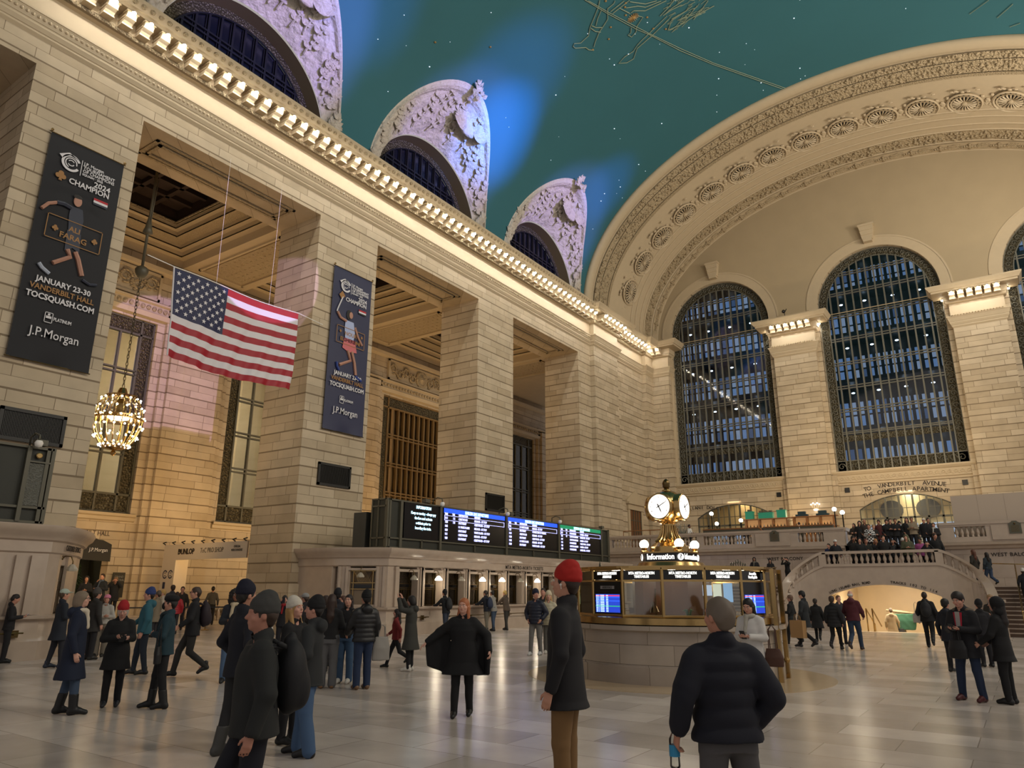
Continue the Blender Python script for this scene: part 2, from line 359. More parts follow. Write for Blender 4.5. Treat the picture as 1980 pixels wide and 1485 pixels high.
# aisle ceiling: beams between bays, stepped coffers with a dark centre
b = MB(); d = MB(); cv = MB()
for k in range(5):
    y0, y1 = (PIERS[k] if k < 4 else (43.1, 46.9)); b.box(XB, -26.8, y0-.05, y1+.05, 18.3, 19.2)
    cv.box(XB+1.0, -27.7, y0+.7, y1-.7, 18.24, 18.31)
    for q in ((XB+.75,-27.45,y0+.45,y0+.57),(XB+.75,-27.45,y1-.57,y1-.45),(XB+.75,XB+.87,y0+.45,y1-.45),(-27.57,-27.45,y0+.45,y1-.45)): b.box(q[0],q[1],q[2],q[3],18.2,18.31)
    for i in range(18):
        for j in range(5): cv.ball((XB+1.35+i*.38, y0+.95+j*(y1-y0-1.9)/4, 18.24), .07, 6, 3, (1,1,.6))
    if k < 4:
        a0 = y1; a1 = PIERS[k+1][0] if k < 3 else 43.1
        st = [(0,18.35,18.75),(.35,18.75,19.05),(.62,19.05,19.3),(1.25,19.3,19.6),(1.5,19.6,19.85)]
        for i, (w, z0, z1) in enumerate(st):
            w2 = st[i+1][0] if i+1 < len(st) else w+.12
            w += .03; w2 += .03; z0 += .02 if i else 0; X0, X1, Y0, Y1 = XB+w, -26.8-w, a0+w, a1-w; x0, x1, q0, q1 = XB+w2, -26.8-w2, a0+w2, a1-w2; e = .05
            T = cv if i == 2 or i == 4 else b
            for s in ((X0-e,X0,Y0,Y1),(X1,X1+e,Y0,Y1),(X0,X1,Y0-e,Y0),(X0,X1,Y1,Y1+e)): b.box(*s, z0, z1)
            for s in ((X0,x0,Y0,Y1),(x1,X1,Y0,Y1),(x0,x1,Y0,q0),(x0,x1,q1,Y1)): T.box(*s, z1, z1+.08)
        X0, X1, Y0, Y1 = XB+1.6, -28.4, a0+1.6, a1-1.6
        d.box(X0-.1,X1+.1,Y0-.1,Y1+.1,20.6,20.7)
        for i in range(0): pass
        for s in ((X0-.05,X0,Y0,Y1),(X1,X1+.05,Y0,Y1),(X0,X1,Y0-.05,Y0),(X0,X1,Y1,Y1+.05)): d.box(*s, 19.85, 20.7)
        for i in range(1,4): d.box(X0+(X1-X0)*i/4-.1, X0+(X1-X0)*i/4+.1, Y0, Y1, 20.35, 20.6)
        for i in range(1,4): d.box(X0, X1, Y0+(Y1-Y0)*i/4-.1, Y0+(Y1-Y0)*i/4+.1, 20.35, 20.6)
b.box(XB-.6, -26.8, 46.9, 57, 18.3, 19)
struct('ceiling_aisle', b, 'plain'); struct('ceiling_aisle_coffer', d, mat('dark_brown_coffer', '2a1a10', .7)); struct('trim_6', cv, 'carvedfine')  # dark panels; the unlit gloom of the coffers is put into this brown too
# windows of the aisle
def panel_window(n, c, y0, y1, z0, z1, X, dirx, kind):
    """tall bronze window in a wall of constant x"""
    w = empty('window_%d' % n); w['kind'] = 'structure'; b = MB(); s = .62
    for q in ((y0,y0+s,z0,z1),(y1-s,y1,z0,z1),(y0+s,y1-s,z0,z0+.85),(y0+s,y1-s,z1-.75,z1)): b.box(X-.06,X+.02,*q)
    b.build('filigree_border', M['filigree'], w)
    f = MB(); e = .05
    for q in (y0, y0+s, y1-s, y1): f.box(X-.1,X+.1,q-e,q+e,z0,z1)
    for q in (z0, z0+.85, z1-.75, z1): f.box(X-.1,X+.1,y0,y1,q-e,q+e)
    nd = 6 if kind != 'grille' else 11
    for i in range(1, nd): yy = y0+s+(y1-y0-2*s)*i/nd; f.box(X-.09,X+.09,yy-e*.9,yy+e*.9,z0,z1-.75)
    for i in range(1, 4):
        zz = z0+.85+(z1-z0-1.6)*i/4
        for dz in (-.1,.1): f.box(X-.1,X+.1,y0+s,y1-s,zz+dz-.035,zz+dz+.035)
    f.build('window_frame', M['bronze'] if kind != 'grille' else mat('tan_grille', '7d6644', .5), w)
    if kind == 'grille':
        g = MB(); g.box(X-.5,X-.45,y0+s,y1-s,z0,z1); g.build('screen', mat('tan_screen', '74603f', .7), w)
        g = MB()
        for i in range(nd): yy = y0+s+(y1-y0-2*s)*(i+.5)/nd; g.box(X-.35,X-.2,yy-.1,yy+.1,z0,z1-.75)
        g.build('slat', mat('tan_slats', '7c6844', .6), w)
    else:
        g = MB(); g.box(X-.03,X-.02,y0+s,y1-s,z0+.85,z1-.75); g.build('pane', M['glass'], w)
    return w
for k, kd in enumerate(('hall','hall','grille','hall')):
    c = 14.75+BAY*k; panel_window(k+1, c, c-3.62, c+3.62, 5.18, 14.82, XB-.25, 1, kd)
# Vanderbilt Hall glimpsed beyond the aisle windows
b = MB(); b.box(-43.2,-43,-4,60,-.2,17); b.box(-43,XB-.6,-4,60,16.6,16.8); b.box(-43,XB-.6,-4,60,-.3,-.02); b.box(-43,XB-.6,-4.2,-4,0,17); b.box(-43,XB-.6,60,60.2,0,17)
for k in range(9): b.box(-43,-42.7,-3+k*6.4,-1+k*6.4,0,16.6)
struct('wall_hall_beyond', b, 'plain')
for yy in (9, 25, 45): lamp('hall_beyond_light', 'POINT', (-39.4, yy, 12.5), 1900, WARM, .6)
# ---------------------------------------------------------------- turquoise vault with lunettes
VA, VB, Z0 = 18.42, 12.32, 22.4
LC = [15.35-BAY, 15.35, 27.3, 39.25]
def zl(y):
    for c in LC:
        if abs(y-c) < 5: return 6.65*math.sqrt(max(0,1-((y-c)/5)**2))
    return 0.0
def vault_x(z): return XA-VA*math.sqrt(max(0,1-((z-Z0)/VB)**2))
ys = sorted(set([round(-12+i*.5,3) for i in range(115)]+[round(c+5*math.sin(R_(a)),4) for c in LC for a in range(-90,91,4)])); ys = [y for y in ys if y <= 45.0]
vs = []; NT = 72
for y in ys:
    a0 = PI-math.asin(min(1, zl(y)/VB))
    for j in range(NT+1):
        a = a0*(1-j/NT); vs.append((XA+VA*math.cos(a), y, Z0+VB*math.sin(a)))
fs = [(i*(NT+1)+j, (i+1)*(NT+1)+j, (i+1)*(NT+1)+j+1, i*(NT+1)+j+1) for i in range(len(ys)-1) for j in range(NT)]
b = MB().add(vs, fs); CEIL = struct('ceiling', b, 'teal', smooth=True)
# stars and gilded line figures on the vault
def on_vault(a_deg, y, d=.04):
    a = R_(a_deg); return Vector((XA+(VA-d)*math.cos(a), y, Z0+(VB-d)*math.sin(a)))
rnd = random.Random(3); b = MB(); g = MB()
def star(T, a, y, r):
    p = on_vault(a, y, .05); T.ball(p, r, 6, 4, (1,1,.5))
for i in range(230):
    a = rnd.uniform(25,162); y = rnd.uniform(2,44.5); p = on_vault(a, y)
    if p.z-Z0 < zl(y)+.4 and p.x < XA: continue
    star(b, a, y, rnd.choice((.022,.03,.03,.045)))
tag(b.build('ceiling_stars', mat('star_lamp', 'e8f0ff', .5, emit=(.75,.9,1), es=.8), None), kind='structure')
# gilded figure lines: (angle, y) polylines on the vault
def vline(T, pts, r=.035): T.tube([on_vault(a, y, .05) for a, y in pts], r, 5)
VL = [[(120.1,28.9),(118.3,30.7),(115.7,33.0),(114.4,33.9),(111.3,36.5),(107.4,39.2)],[(119.7,29.1),(118.0,30.7),(115.4,32.9),(114.2,33.9),(111.0,36.4),(107.2,39.1)],[(118.1,29.6),(119.0,29.9),(120.8,30.3),(122.3,30.6),(123.5,31.0),(125.5,31.0),(126.5,30.7),(127.0,30.8),(126.9,31.0),(125.3,31.5),(125.1,31.8),(124.4,32.1)],[(118.9,30.2),(120.3,30.5),(121.3,30.8)],[(124.0,31.9),(123.3,31.7),(121.4,31.3),(120.4,31.2),(118.9,31.0),(117.8,30.4),(116.5,30.4),(116.0,30.3)],[(121.9,30.6),(121.5,30.9),(120.6,31.2)],[(122.3,30.7),(122.0,31.1),(121.3,31.4)],[(117.7,30.7),(114.7,30.7)],[(117.6,30.9),(113.9,30.9)],[(116.1,30.9),(115.1,31.7)],[(114.0,31.0),(112.0,31.8),(110.1,32.1)],[(115.1,31.2),(113.3,31.6),(112.3,32.0),(109.5,32.3)],[(114.9,31.7),(114.3,31.7),(112.7,32.2),(108.7,32.5)],[(114.2,32.2),(113.6,32.5),(115.5,32.8),(116.1,33.1),(117.3,33.2),(117.6,32.9),(117.0,32.9),(116.4,32.6)],[(110.0,33.5),(114.2,33.8),(116.1,33.9),(117.3,34.0),(118.6,34.2),(120.6,34.1),(122.2,34.2),(120.9,34.6),(119.4,34.7),(117.7,34.2),(114.2,34.1),(110.1,33.8)],[(111.0,33.2),(109.0,33.0),(107.5,32.8)],[(110.5,33.3),(108.4,33.2),(106.1,33.2)],[(111.2,34.5),(109.5,33.9),(106.5,34.0)],[(111.0,34.5),(108.6,34.7),(105.9,34.7),(102.2,34.8)],[(106.4,34.9),(104.7,34.6),(102.7,34.2)],[(110.2,33.3),(108.8,33.3),(107.0,33.4)],[(109.5,34.0),(107.1,34.0),(105.4,33.9)],[(108.6,34.7),(107.1,34.5),(104.7,34.1)]]
VL[0].append((97.9,44.8)); VL[1].append((97.6,44.7))
b = MB()
for i, l in enumerate(VL): vline(b, l, .028 if i > 1 else .022)
for l in ([(63.4,42.5),(60.2,41.5)],[(59.0,43.1),(57.8,42.6),(56.4,42.0)],[(57.0,44.0),(55.3,43.7)]): vline(b, l, .02)
rnd = random.Random(5)
for i in range(60):      # tufts of short gilded strokes
    a, y = rnd.uniform(104,111), rnd.uniform(32.6,34.9); vline(b, [(a,y),(a-.7,y-.02+rnd.uniform(-.1,.1)),(a-1.3,y+rnd.uniform(-.15,.15))], .018)
g = MB()
for a, y in ((117.3,29.9),(114.7,30.9),(115.2,31.1),(115.9,31.6),(113,32.7),(113.2,33.7),(111.4,34.3),(119.3,31.6),(120.9,32.2),(124.5,32),(100,22),(103,20),(146,23.5),(139,26.5)): star(g, a, y, .07)
g.ball(on_vault(115.1,32.1,.05), .12, 10, 6, (1,1,.4))
for k in range(16):
    a = k*PI/8; g.tube([on_vault(115.1,32.1), on_vault(115.1+1.15*math.cos(a), 32.1+.27*math.sin(a))], .02, 4)
o = b.build('gilded_figure_lines', M['goldline'], CEIL); g.build('gilded_star', mat('orange_gold', 'b08a50', .5), CEIL)
# ---------------------------------------------------------------- lunettes
XG = -24.62; WR = 4.15
def lun(yc, s, t, d=0.0, phi0=0):
    ph = PI*s; c, sn = math.cos(ph), math.sin(ph)
    p = Vector((XG, yc+WR*c, Z0+WR*sn)); z = Z0+6.65*sn; q = Vector((vault_x(z), yc+5*c, z))
    n = Vector((.93, -c*.35, -sn*.3)).normalized()      # towards the hall
    return p.lerp(q, t)+n*d
NW = 5
def leafy(mb, p, dirv, n, size, rnd):
    dirv = Vector(dirv).normalized(); up = dirv.cross(Vector((1,0,0))).normalized()
    a = math.atan2(dirv.z, dirv.y); c, s = math.cos(a), math.sin(a)
    vs = []; k = 7
    for i in range(k):
        t = i/(k-1); w = size*.34*math.sin(PI*t**.8)
        for sd, h in ((-w,.0),(0,size*.22*math.sin(PI*t)+.03),(w,.0)):
            u = t*size; vs.append((p[0]+h+t*size*.12, p[1]+c*u-s*sd, p[2]+s*u+c*sd))
    fs = [(i*3+j,(i+1)*3+j,(i+1)*3+j+1,i*3+j+1) for i in range(k-1) for j in range(2)]
    mb.add(vs, fs)
for li, yc in enumerate(LC[1:]+[LC[0]]):
    rnd = random.Random(40+li); root = empty('lunette'); root['kind'] = 'structure'
    b = MB()
    def prof(i, j):
        t = .80+.25*j; d = .0 if j in (0,) else .0
        return lun(yc, i, min(t,1.0), (.0,.14,.14,.06)[int(round(j*3))])
    b.grid(lambda i, j: lun(yc, i, .80+.2*j, (.0,.16,.18,.05,.0)[int(round(j*4))]), 60, 4)
    b.build('lunette_rib', M['relief'], root, smooth=False, fix=False)
    b = MB()
    def rel(i, j):
        t = .02+.79*j; q = lun(yc, i, t)
        e = math.sin(PI*j)**.5*min(1, 8*i, 8*(1-i))
        h = noise.fractal(Vector((q.y*1.5+li*9, q.z*1.5, 2)), .8, 2.1, 5)*.22*e
        return lun(yc, i, t, .02+max(-.05,h))
    b.grid(rel, 110, 36); b.build('lunette_relief', M['relief'], root, smooth=True, fix=False)
    b = MB(); g = MB(); g.grid(lambda i, j: Vector((XG-.75*j, yc+WR*math.cos(PI*i), Z0+WR*math.sin(PI*i))), 48, 1)
    g.grid(lambda i, j: Vector((XG-.75*j, yc+WR*(1 if i < .5 else -1), Z0-.45+.45*(2*i if i < .5 else 2-2*i))), 1, 1)
    g.build('window_reveal', mat('grey_brown_stone', '7d6c58', .6), root, smooth=True)
    # sprays of foliage on stems, a winged disc and a crest of leaves
    for sp in range(17):
        s0 = .05+.9*sp/16+rnd.uniform(-.02,.02); t0 = rnd.uniform(.1,.25); pts = []
        for q in range(7):
            s0 += rnd.uniform(-.006,.012)*(1 if s0 < .5 else -1); pts.append(lun(yc, min(.98,max(.02,s0)), min(.78, t0+q*.09), .12))
        b.tube(pts, [.06-.006*q for q in range(7)], 5)
        for q in range(1,7):
            for sg in (-1,1,0):
                dv = (pts[q]-pts[q-1]).normalized(); w = dv.cross(Vector((1,0,0)))*sg*.9; leafy(b, pts[q]+Vector((.05,0,0)), dv+w, 0, rnd.uniform(.28,.5), rnd)
    c = lun(yc, .42, .52, .25); b.ball(c, .75, 14, 8, (.3,1,.72))
    for k in range(9):
        for sg in (-1,1):
            p0 = c+Vector((.15,sg*.3,-.2+.07*k)); leafy(b, p0, (0,sg,.35+.12*k-.3), 0, 1.25-.05*k, rnd)
    a = lun(yc, .5, 1.0, .1)
    for k in range(26):
        leafy(b, a+Vector((rnd.uniform(0,.2), rnd.uniform(-.35,.35), rnd.uniform(-.9,.55))), (0, rnd.uniform(-1,1), rnd.uniform(.2,1.2)), 0, rnd.uniform(.3,.55), rnd)
    b.build('carved_foliage', M['relief'], root, fix=False)
    # clerestory window
    w = empty('window_%d' % NW); NW += 1; w['kind'] = 'structure'; X = XG-.72
    b = MB(); ring = lambda i, j: Vector((X, yc+(WR-.5*j)*math.cos(PI*i), Z0+(WR-.5*j)*math.sin(PI*i)))
    b.grid(ring, 40, 1); b.box(X-.02,X,yc-WR,yc+WR,Z0-.6,Z0)
    b.build('filigree_border', M['filigree'], w, fix=False); f = MB(); rr = WR-.5
    f.tube([(X+.04, yc+rr*math.cos(PI*i/30), Z0+rr*math.sin(PI*i/30)) for i in range(31)], .05, 6)
    for i in range(-6,7):
        y = i*.58; h = math.sqrt(max(0,rr*rr-y*y)); f.box(X-.04,X+.07,yc+y-.05,yc+y+.05,Z0-.5,Z0+h)
        f.box(X-.03,X+.04,yc+y-.14,yc+y-.11,Z0-.5,Z0+h*.97)
    for z, dz in ((2.05,0),(2.28,0)): hw = math.sqrt(rr*rr-z*z); f.box(X-.04,X+.08,yc-hw,yc+hw,Z0+z-.045,Z0+z+.045)
    f.build('window_frame', mat('blue_black_bronze', '26262e', .35, .5), w)
    g = MB(); vs = [(X-.03, yc+rr*math.cos(PI*i/30), Z0+rr*math.sin(PI*i/30)) for i in range(31)]+[(X-.03,yc-rr,Z0-.6),(X-.03,yc+rr,Z0-.6)]
    g.add(vs, [tuple(range(len(vs)))]); g.build('pane', mat('night_window_glass', '10131f', .16), w)
    # floodlight fixture standing on the cornice before the window
    fx = empty('cornice_floodlight', (-24.1, yc+.75, 21.96), 0)
    q = MB(); q.lathe([(.1,0),(.12,.3),(.16,.34)], (0,0,0), 12); q.build('lamp_housing', M['black'], fx)
    q = MB(); q.ball((0,0,.72), .17, 12, 8, (.7,1,1)); q.build('lamp_lens', mat('cyan_lens', 'c8f4ff', .4, emit=(.25,.85,1), es=7), fx)
    q = MB(); q.lathe([(.03,.3),(.03,.62)], (0,0,0), 8); q.build('lamp_stem', M['black'], fx)
    tag(fx, 'round cyan floodlight on the cornice in front of the '+('largest, nearest arched side window','middle arched side window','farthest arched side window','arched side window above the camera')[li], 'floodlight')
# ---------------------------------------------------------------- west arch soffit
def ell(y): return 18.2-(y-45)*.08, 12.15-(y-45)*.105
def soff(y, a, d=0.0):
    A, B = ell(y); return Vector((XA+(A-d)*math.cos(a), y, Z0+(B-d)*math.sin(a)))
def band(name, y0, y1, m, d0=0, d1=0, parent=None, steps=1, n=120):
    b = MB(); b.grid(lambda i, j: soff(y0+(y1-y0)*j, PI*(1-i), d0+(d1-d0)*j), n, steps); return b.build(name, M[m], parent, smooth=True, fix=False)
AR = empty('trim_7'); AR['kind'] = 'structure'
band('soffit', 45.6, 56.4, 'smooth', steps=12, parent=AR)
b = MB(); pr = [(45.9,-.30),(44.9,-.34),(44.75,-.2),(44.75,.0),(44.95,.12),(45.3,.14),(45.55,.08),(45.65,-.02)]
b.grid(lambda i, j: soff(pr[int(round(j*7))][0], PI*(1-i), pr[int(round(j*7))][1]), 120, 7); b.build('arch_roll', M['smooth'], AR, smooth=True, fix=False)
band('leaf_band', 45.75, 46.3, 'carved', .10, .16, AR); band('scroll_band', 46.4, 47.5, 'carved', .14, .14, AR); band('leaf_band', 47.6, 48.0, 'carvedfine', .12, .04, AR)
for y in (46.32, 47.53, 51.4, 52.1, 52.9, 53.55, 54.8, 55.98):
    b = MB(); b.tube([soff(y, PI*(1-i/100), .03) for i in range(101)], .07, 6); b.build('fillet', M['smooth'], AR, smooth=True)
band('oak_leaf_band', 53.65, 54.7, 'carved', .05, .05, AR); band('outer_fillet_band', 55.0, 55.9, 'plain', .05, .05, AR)
# carved lumps for the bands (real relief)
rnd = random.Random(11); b = MB()
for y0, y1, dens, r in ((45.8,46.25,260,.11),(46.5,47.4,520,.11),(53.75,54.6,420,.12)):
    for i in range(dens):
        a = rnd.uniform(.02, PI*.86); y = rnd.uniform(y0,y1); p = soff(y, PI-a, .15 if y < 50 else .08); b.ball(p, r*rnd.uniform(.6,1.1), 6, 4)
b.build('carved_leaves', M['carvedfine'], AR, smooth=True)
# rosettes
ANG = [165.9,153.8,143.1,133.3,123.8,114.8,106.4,98.2,89.9]; ANG += [180-a for a in ANG[:-1]]
def rosette_mesh():
    b = MB(); b.lathe([(.90,0),(.96,.1),(.88,.14),(.80,.05)], (0,0,0), 32, cap=False); b.lathe([(.70,.05),(.74,.12),(.66,.1)], (0,0,0), 32, cap=False)
    b.lathe([(.14,.05),(.14,.14),(0,.18)], (0,0,0), 12, cap=False); b.lathe([(.80,.045),(0,.05)], (0,0,0), 32, cap=False)
    for k in range(18):
        a = 2*PI*(k+.5)/18; c, s = math.cos(a), math.sin(a); b.tube([(c*.16,s*.16,.06),(c*.45,s*.45,.11),(c*.62,s*.62,.08)], [.02,.045,.05], 4)
    for k in range(8):
        for sg in (-1,1):
            a = rnd.uniform(-.5,.5); b.ball((sg*(1.1+.05*k), a*(.2+.1*k)*1.6, .05), .12, 6, 4, (1,1,.6)); b.ball((a*1.6, sg*(1.02+.02*k), .05), .07, 6, 4, (1.6,1,.6))
    return b.mesh('rosette')
rm = rosette_mesh(); rm.materials.append(M['smooth']); b = MB()
for k in range(18):
    a = 2*PI*k/18; c, s = math.cos(a), math.sin(a); q = [(.2,0),(.4,.05),(.6,.035),(.64,0)]
    b.add([(c*r-s*w*g,s*r+c*w*g,.058) for g, L_ in ((1,q),(-1,q[::-1])) for r, w in L_], [tuple(range(8))]); a += PI/18; b.add([(.70*math.cos(a)+.035*math.cos(t), .70*math.sin(a)+.035*math.sin(t), .075) for t in np.linspace(0,2*PI,8,endpoint=False)]+[(.76*math.cos(a)+.045*math.cos(t), .76*math.sin(a)+.045*math.sin(t), .06) for t in np.linspace(0,2*PI,8,endpoint=False)], [tuple(range(8)), tuple(range(8,16))])
rm2 = b.mesh('painted_slot'); rm2.materials.append(mat('slot_shade', '0c0a08', .9))  # flat black shapes; the shade inside the slots is put into the colour
for a in ANG:
    A, B = ell(50.6); t = R_(a); p = soff(50.6, t); tx = Vector((-A*math.sin(t), 0, B*math.cos(t))).normalized(); ty = Vector((0,1,-.0)); n = tx.cross(ty)
    if n.dot(Vector((XA,50.6,Z0))-p) < 0: ty = -ty; n = -n
    Mx = Matrix(((tx.x,ty.x,n.x,p.x),(tx.y,ty.y,n.y,p.y),(tx.z,ty.z,n.z,p.z),(0,0,0,1))) @ Matrix.Diagonal((1.12,1.3,1.12,1))
    o = link_mesh('rosette', rm, None, AR); o.matrix_local = Mx; o2 = link_mesh('painted_slot', rm2, None, o)
km = MB()
for k in range(7): km.ball((.0+.16*(k-3), 0, .05), .13-.02*abs(k-3), 6, 4, (1.2,1.5,1)); km.ball((0,.14*(k-3)/1.5,.05), .09, 6, 4)
for k in (-1,1):
    for q in range(3): km.tube([(k*.5, -.2+.2*q, .03), (k*1.0, -.28+.28*q, .03)], .05, 5)
kmesh = km.mesh('leaf_knot'); kmesh.materials.append(M['carvedfine'])
for i in range(27):
    t = R_(8+164*i/26); A, B = ell(55.45); p = soff(55.45, t, .05); tx = Vector((-A*math.sin(t), 0, B*math.cos(t))).normalized(); ty = Vector((0,1,0)); n = tx.cross(ty)
    if n.dot(Vector((XA,55.4,Z0))-p) < 0: ty = -ty; n = -n
    o = link_mesh('leaf_knot', kmesh, None, AR); o.matrix_local = Matrix(((tx.x,ty.x,n.x,p.x),(tx.y,ty.y,n.y,p.y),(tx.z,ty.z,n.z,p.z),(0,0,0,1)))
# ---------------------------------------------------------------- west wall
XZ = lambda Y: Matrix(((1,0,0,0),(0,0,1,Y),(0,1,0,0),(0,0,0,1)))
WC = [-17.87,-5.92,6.03]; WRr = 4.11
def arch_loop(c, z0, zs, r, n=24): return [(c-r,z0),(c+r,z0)]+[(c+r*math.cos(PI*i/n), zs+r*math.sin(PI*i/n)) for i in range(n+1)]
def seg_loop(c, z0, half, zs, zt, n=14):
    h = zt-zs; R = (half*half+h*h)/(2*h); a0 = math.asin(half/R)
    return [(c-half,z0),(c+half,z0)]+[(c+R*math.sin(a0*(1-2*i/n)), zt-R+R*math.cos(a0*(1-2*i/n))) for i in range(n+1)]
DW = [(-17.75,2.95,7.2,8.16),(-5.95,2.95,7.2,8.15),(6.03,2.95,7.2,8.15)]
o = flat('wall_west', [[(-25,-.3),(14,-.3),(14,36),(-25,36)]]+[arch_loop(c,9.98,22.6,WRr) for c in WC]+[seg_loop(c,4.3,h,zs,zt) for c,h,zs,zt in DW], XZ(56.25), M['ashlar'], ext=.25)
o['kind'] = 'structure'
# smooth plaster field of the tympanum, arch bands and keystones
o = flat('wall_west_tympanum', [[(-25,21.9),(14,21.9),(14,36),(-25,36)]]+[arch_loop(c,19,22.6,WRr+.02) for c in WC[:0]]+[[(c-WRr-.02,21.95)]+[(c+WRr*1.005*math.cos(PI*(1-i/24)), 22.6+WRr*1.005*math.sin(PI*(1-i/24))) for i in range(25)]+[(c+WRr+.02,21.95)] for c in WC], XZ(55.97), mat('tympanum_plaster', 'ae9c7e', .75, noise_=(.8,.06)), ext=.02)
o['kind'] = 'structure'
b = MB()
for c in WC:
    for r0, r1, d in ((4.13,4.8,.05),(4.8,4.92,.08)):
        b.prism([(c+r1*math.cos(PI*i/30), 22.6+r1*math.sin(PI*i/30)) for i in range(31)]+[(c+r0*math.cos(PI*i/30), 22.6+r0*math.sin(PI*i/30)) for i in range(30,-1,-1)], lambda u,v,w: (u,w,v), 55.98-d, 55.98)
    for s in (-1,1): b.box(c+s*4.44-.31, c+s*4.44+.31, 55.86, 56, 9.9, 22.6)
    for q in range(3): b.prism([(c-.34-.05*q,27.2+.35*q),(c+.34+.05*q,27.2+.35*q),(c+.42+.05*q,27.6+.35*q),(c-.42-.05*q,27.6+.35*q)], lambda u,v,w: (u,w,v), 55.55-.05*q, 55.98)
    b.box(c-.55,c+.55,55.4,55.98,28.25,28.42); b.box(c-.3,c+.3,55.5,55.98,27.0,27.2)
struct('trim_8', b, 'smooth')
WP = [(-13.5,-10.4),(-1.46,1.62),(10.5,13.6)]
b = MB()
for x0, x1 in WP: b.box(x0,x1,55.4,56,0,19.15); b.box(x0-.35,x1+.35,55.75,56,0,21.5)
struct('wall_west_pilasters', b, 'ashlar')
b = MB()
for x0, x1 in WP:
    sweep(b, [(x0,56),(x0,55.4),(x1,55.4),(x1,56)], PROF)
    b.box(x0-.5,x1+.5,55.0,56,21.9,22.0)
    x = x0+.06
    while x < x1: b.cbox((x,55.0,19.9), (.09,.1,.1)); x += .17
struct('trim_9', b, 'smooth')
b = MB()
for i, c in enumerate(WC):      # wave band and ledges below the windows
    sweep(b, [(c-4.4,55.98),(c+4.4,55.98)], [(0,8.95),(.06,8.98),(.06,9.12),(.14,9.16),(.14,9.66),(.2,9.7),(.3,9.85),(.3,9.95),(0,9.98)])
struct('trim_10', b, 'plain')
b = MB()
for c in WC[:2]:
    for k in range(23):
        x = c-4.2+.37*k; b.tube([(x+.13*math.cos(a)*(1-a/9), 55.83, 9.41+.15*math.sin(a)*(1-a/9)) for a in np.linspace(0,6,9)]+[(x+.25,55.83,9.27)], .035, 5)
struct('trim_11', b, 'plain')
b = MB()
for c in WC:
    for dx in (-3.6,3.6): b.box(c+dx-.16,c+dx+.16,55.93,55.99,8.46,8.8)
struct('trim_12', b, 'black')
# ================================================================ west windows and what lies behind them
frameM = mat('green_bronze_frame', '66645a', .5, .2); bandM = mat('bronze_arch_band', '4a4230', .45, .5, noise_=(12,.6), bump=('v', 6, .12))
for wi, c in enumerate(WC):
    w = empty('window_%d' % (20+wi)); w['kind'] = 'structure'; Y = 56.35; x0, x1 = c-WRr, c+WRr; s = .62
    b = MB(); b.box(x0,x0+s,Y-.05,Y,9.98,22.6); b.box(x1-s,x1,Y-.05,Y,9.98,22.6); b.box(x0,x1,Y-.05,Y,9.98,10.75); b.box(x0+s,x1-s,Y-.05,Y,12.15,12.6)
    b.grid(lambda i, j: Vector((c+(WRr-s*j)*math.cos(PI*i), Y-.05, 22.6+(WRr-s*j)*math.sin(PI*i))), 40, 1)
    b.build('filigree_border', M['filigree'], w)
    # pierced scrolls standing proud of the border
    b = MB(); rnd = random.Random(wi)
    def scroll(px, pz, r, flip):
        b.tube([(px+flip*r*math.cos(a)*(1-a/10), Y-.09, pz+r*math.sin(a)*(1-a/10)) for a in np.linspace(0,7.5,10)], .035, 4)
    z = 11.0
    while z < 22.4:
        for xx in (x0+.3, x1-.3): scroll(xx, z, .2, 1 if int(z*2) % 2 else -1)
        z += .42
    x = x0+.3
    while x < x1: scroll(x, 10.36, .26, 1 if int(x*2) % 2 else -1); scroll(x, 12.38, .16, 1); x += .535
    for k in range(30): a = PI*(k+.5)/30; scroll(c+(WRr-.3)*math.cos(a), 22.6+(WRr-.3)*math.sin(a), .18, 1)
    b.build('filigree_scroll', frameM, w, fix=False)
    f = MB(); rr = WRr-s
    for q in (x0+.03, x1-.03, x0+s, x1-s): f.box(q-.04,q+.04,Y-.12,Y+.02,9.98,22.6)
    for r in (WRr-.03, rr): f.tube([(c+r*math.cos(PI*i/40), Y-.06, 22.6+r*math.sin(PI*i/40)) for i in range(41)], .05, 5)
    for i in range(-6,7):
        dx = i*.535; f.box(c+dx-.05,c+dx+.05,Y-.16,Y+.02,9.98,22.6+math.sqrt(rr*rr-dx*dx))
    for z in (12.72,14.45,16.2,18.02,19.9,21.75,23.55,25.1):
        hw = rr if z < 22.6 else math.sqrt(max(0,rr*rr-(z-22.6)**2))
        for dz in ((-.09,.09) if z > 12.8 else (0,.12)): f.box(c-hw,c+hw,Y-.13,Y+.02,z+dz-.035,z+dz+.035)
    f.box(x0,x1,Y-.1,Y+.02,9.95,10.05); f.box(x0,x1,Y-.1,Y+.02,10.72,10.78)
    f.build('window_frame', frameM, w)
    g = MB(); vs = [(c+rr*math.cos(PI*i/30), Y-.02, 22.6+rr*math.sin(PI*i/30)) for i in range(31)]+[(c-rr,Y-.02,10.75),(c+rr,Y-.02,10.75)]
    g.add(vs, [tuple(range(len(vs)))]); g.build('pane', M['glass'], w)
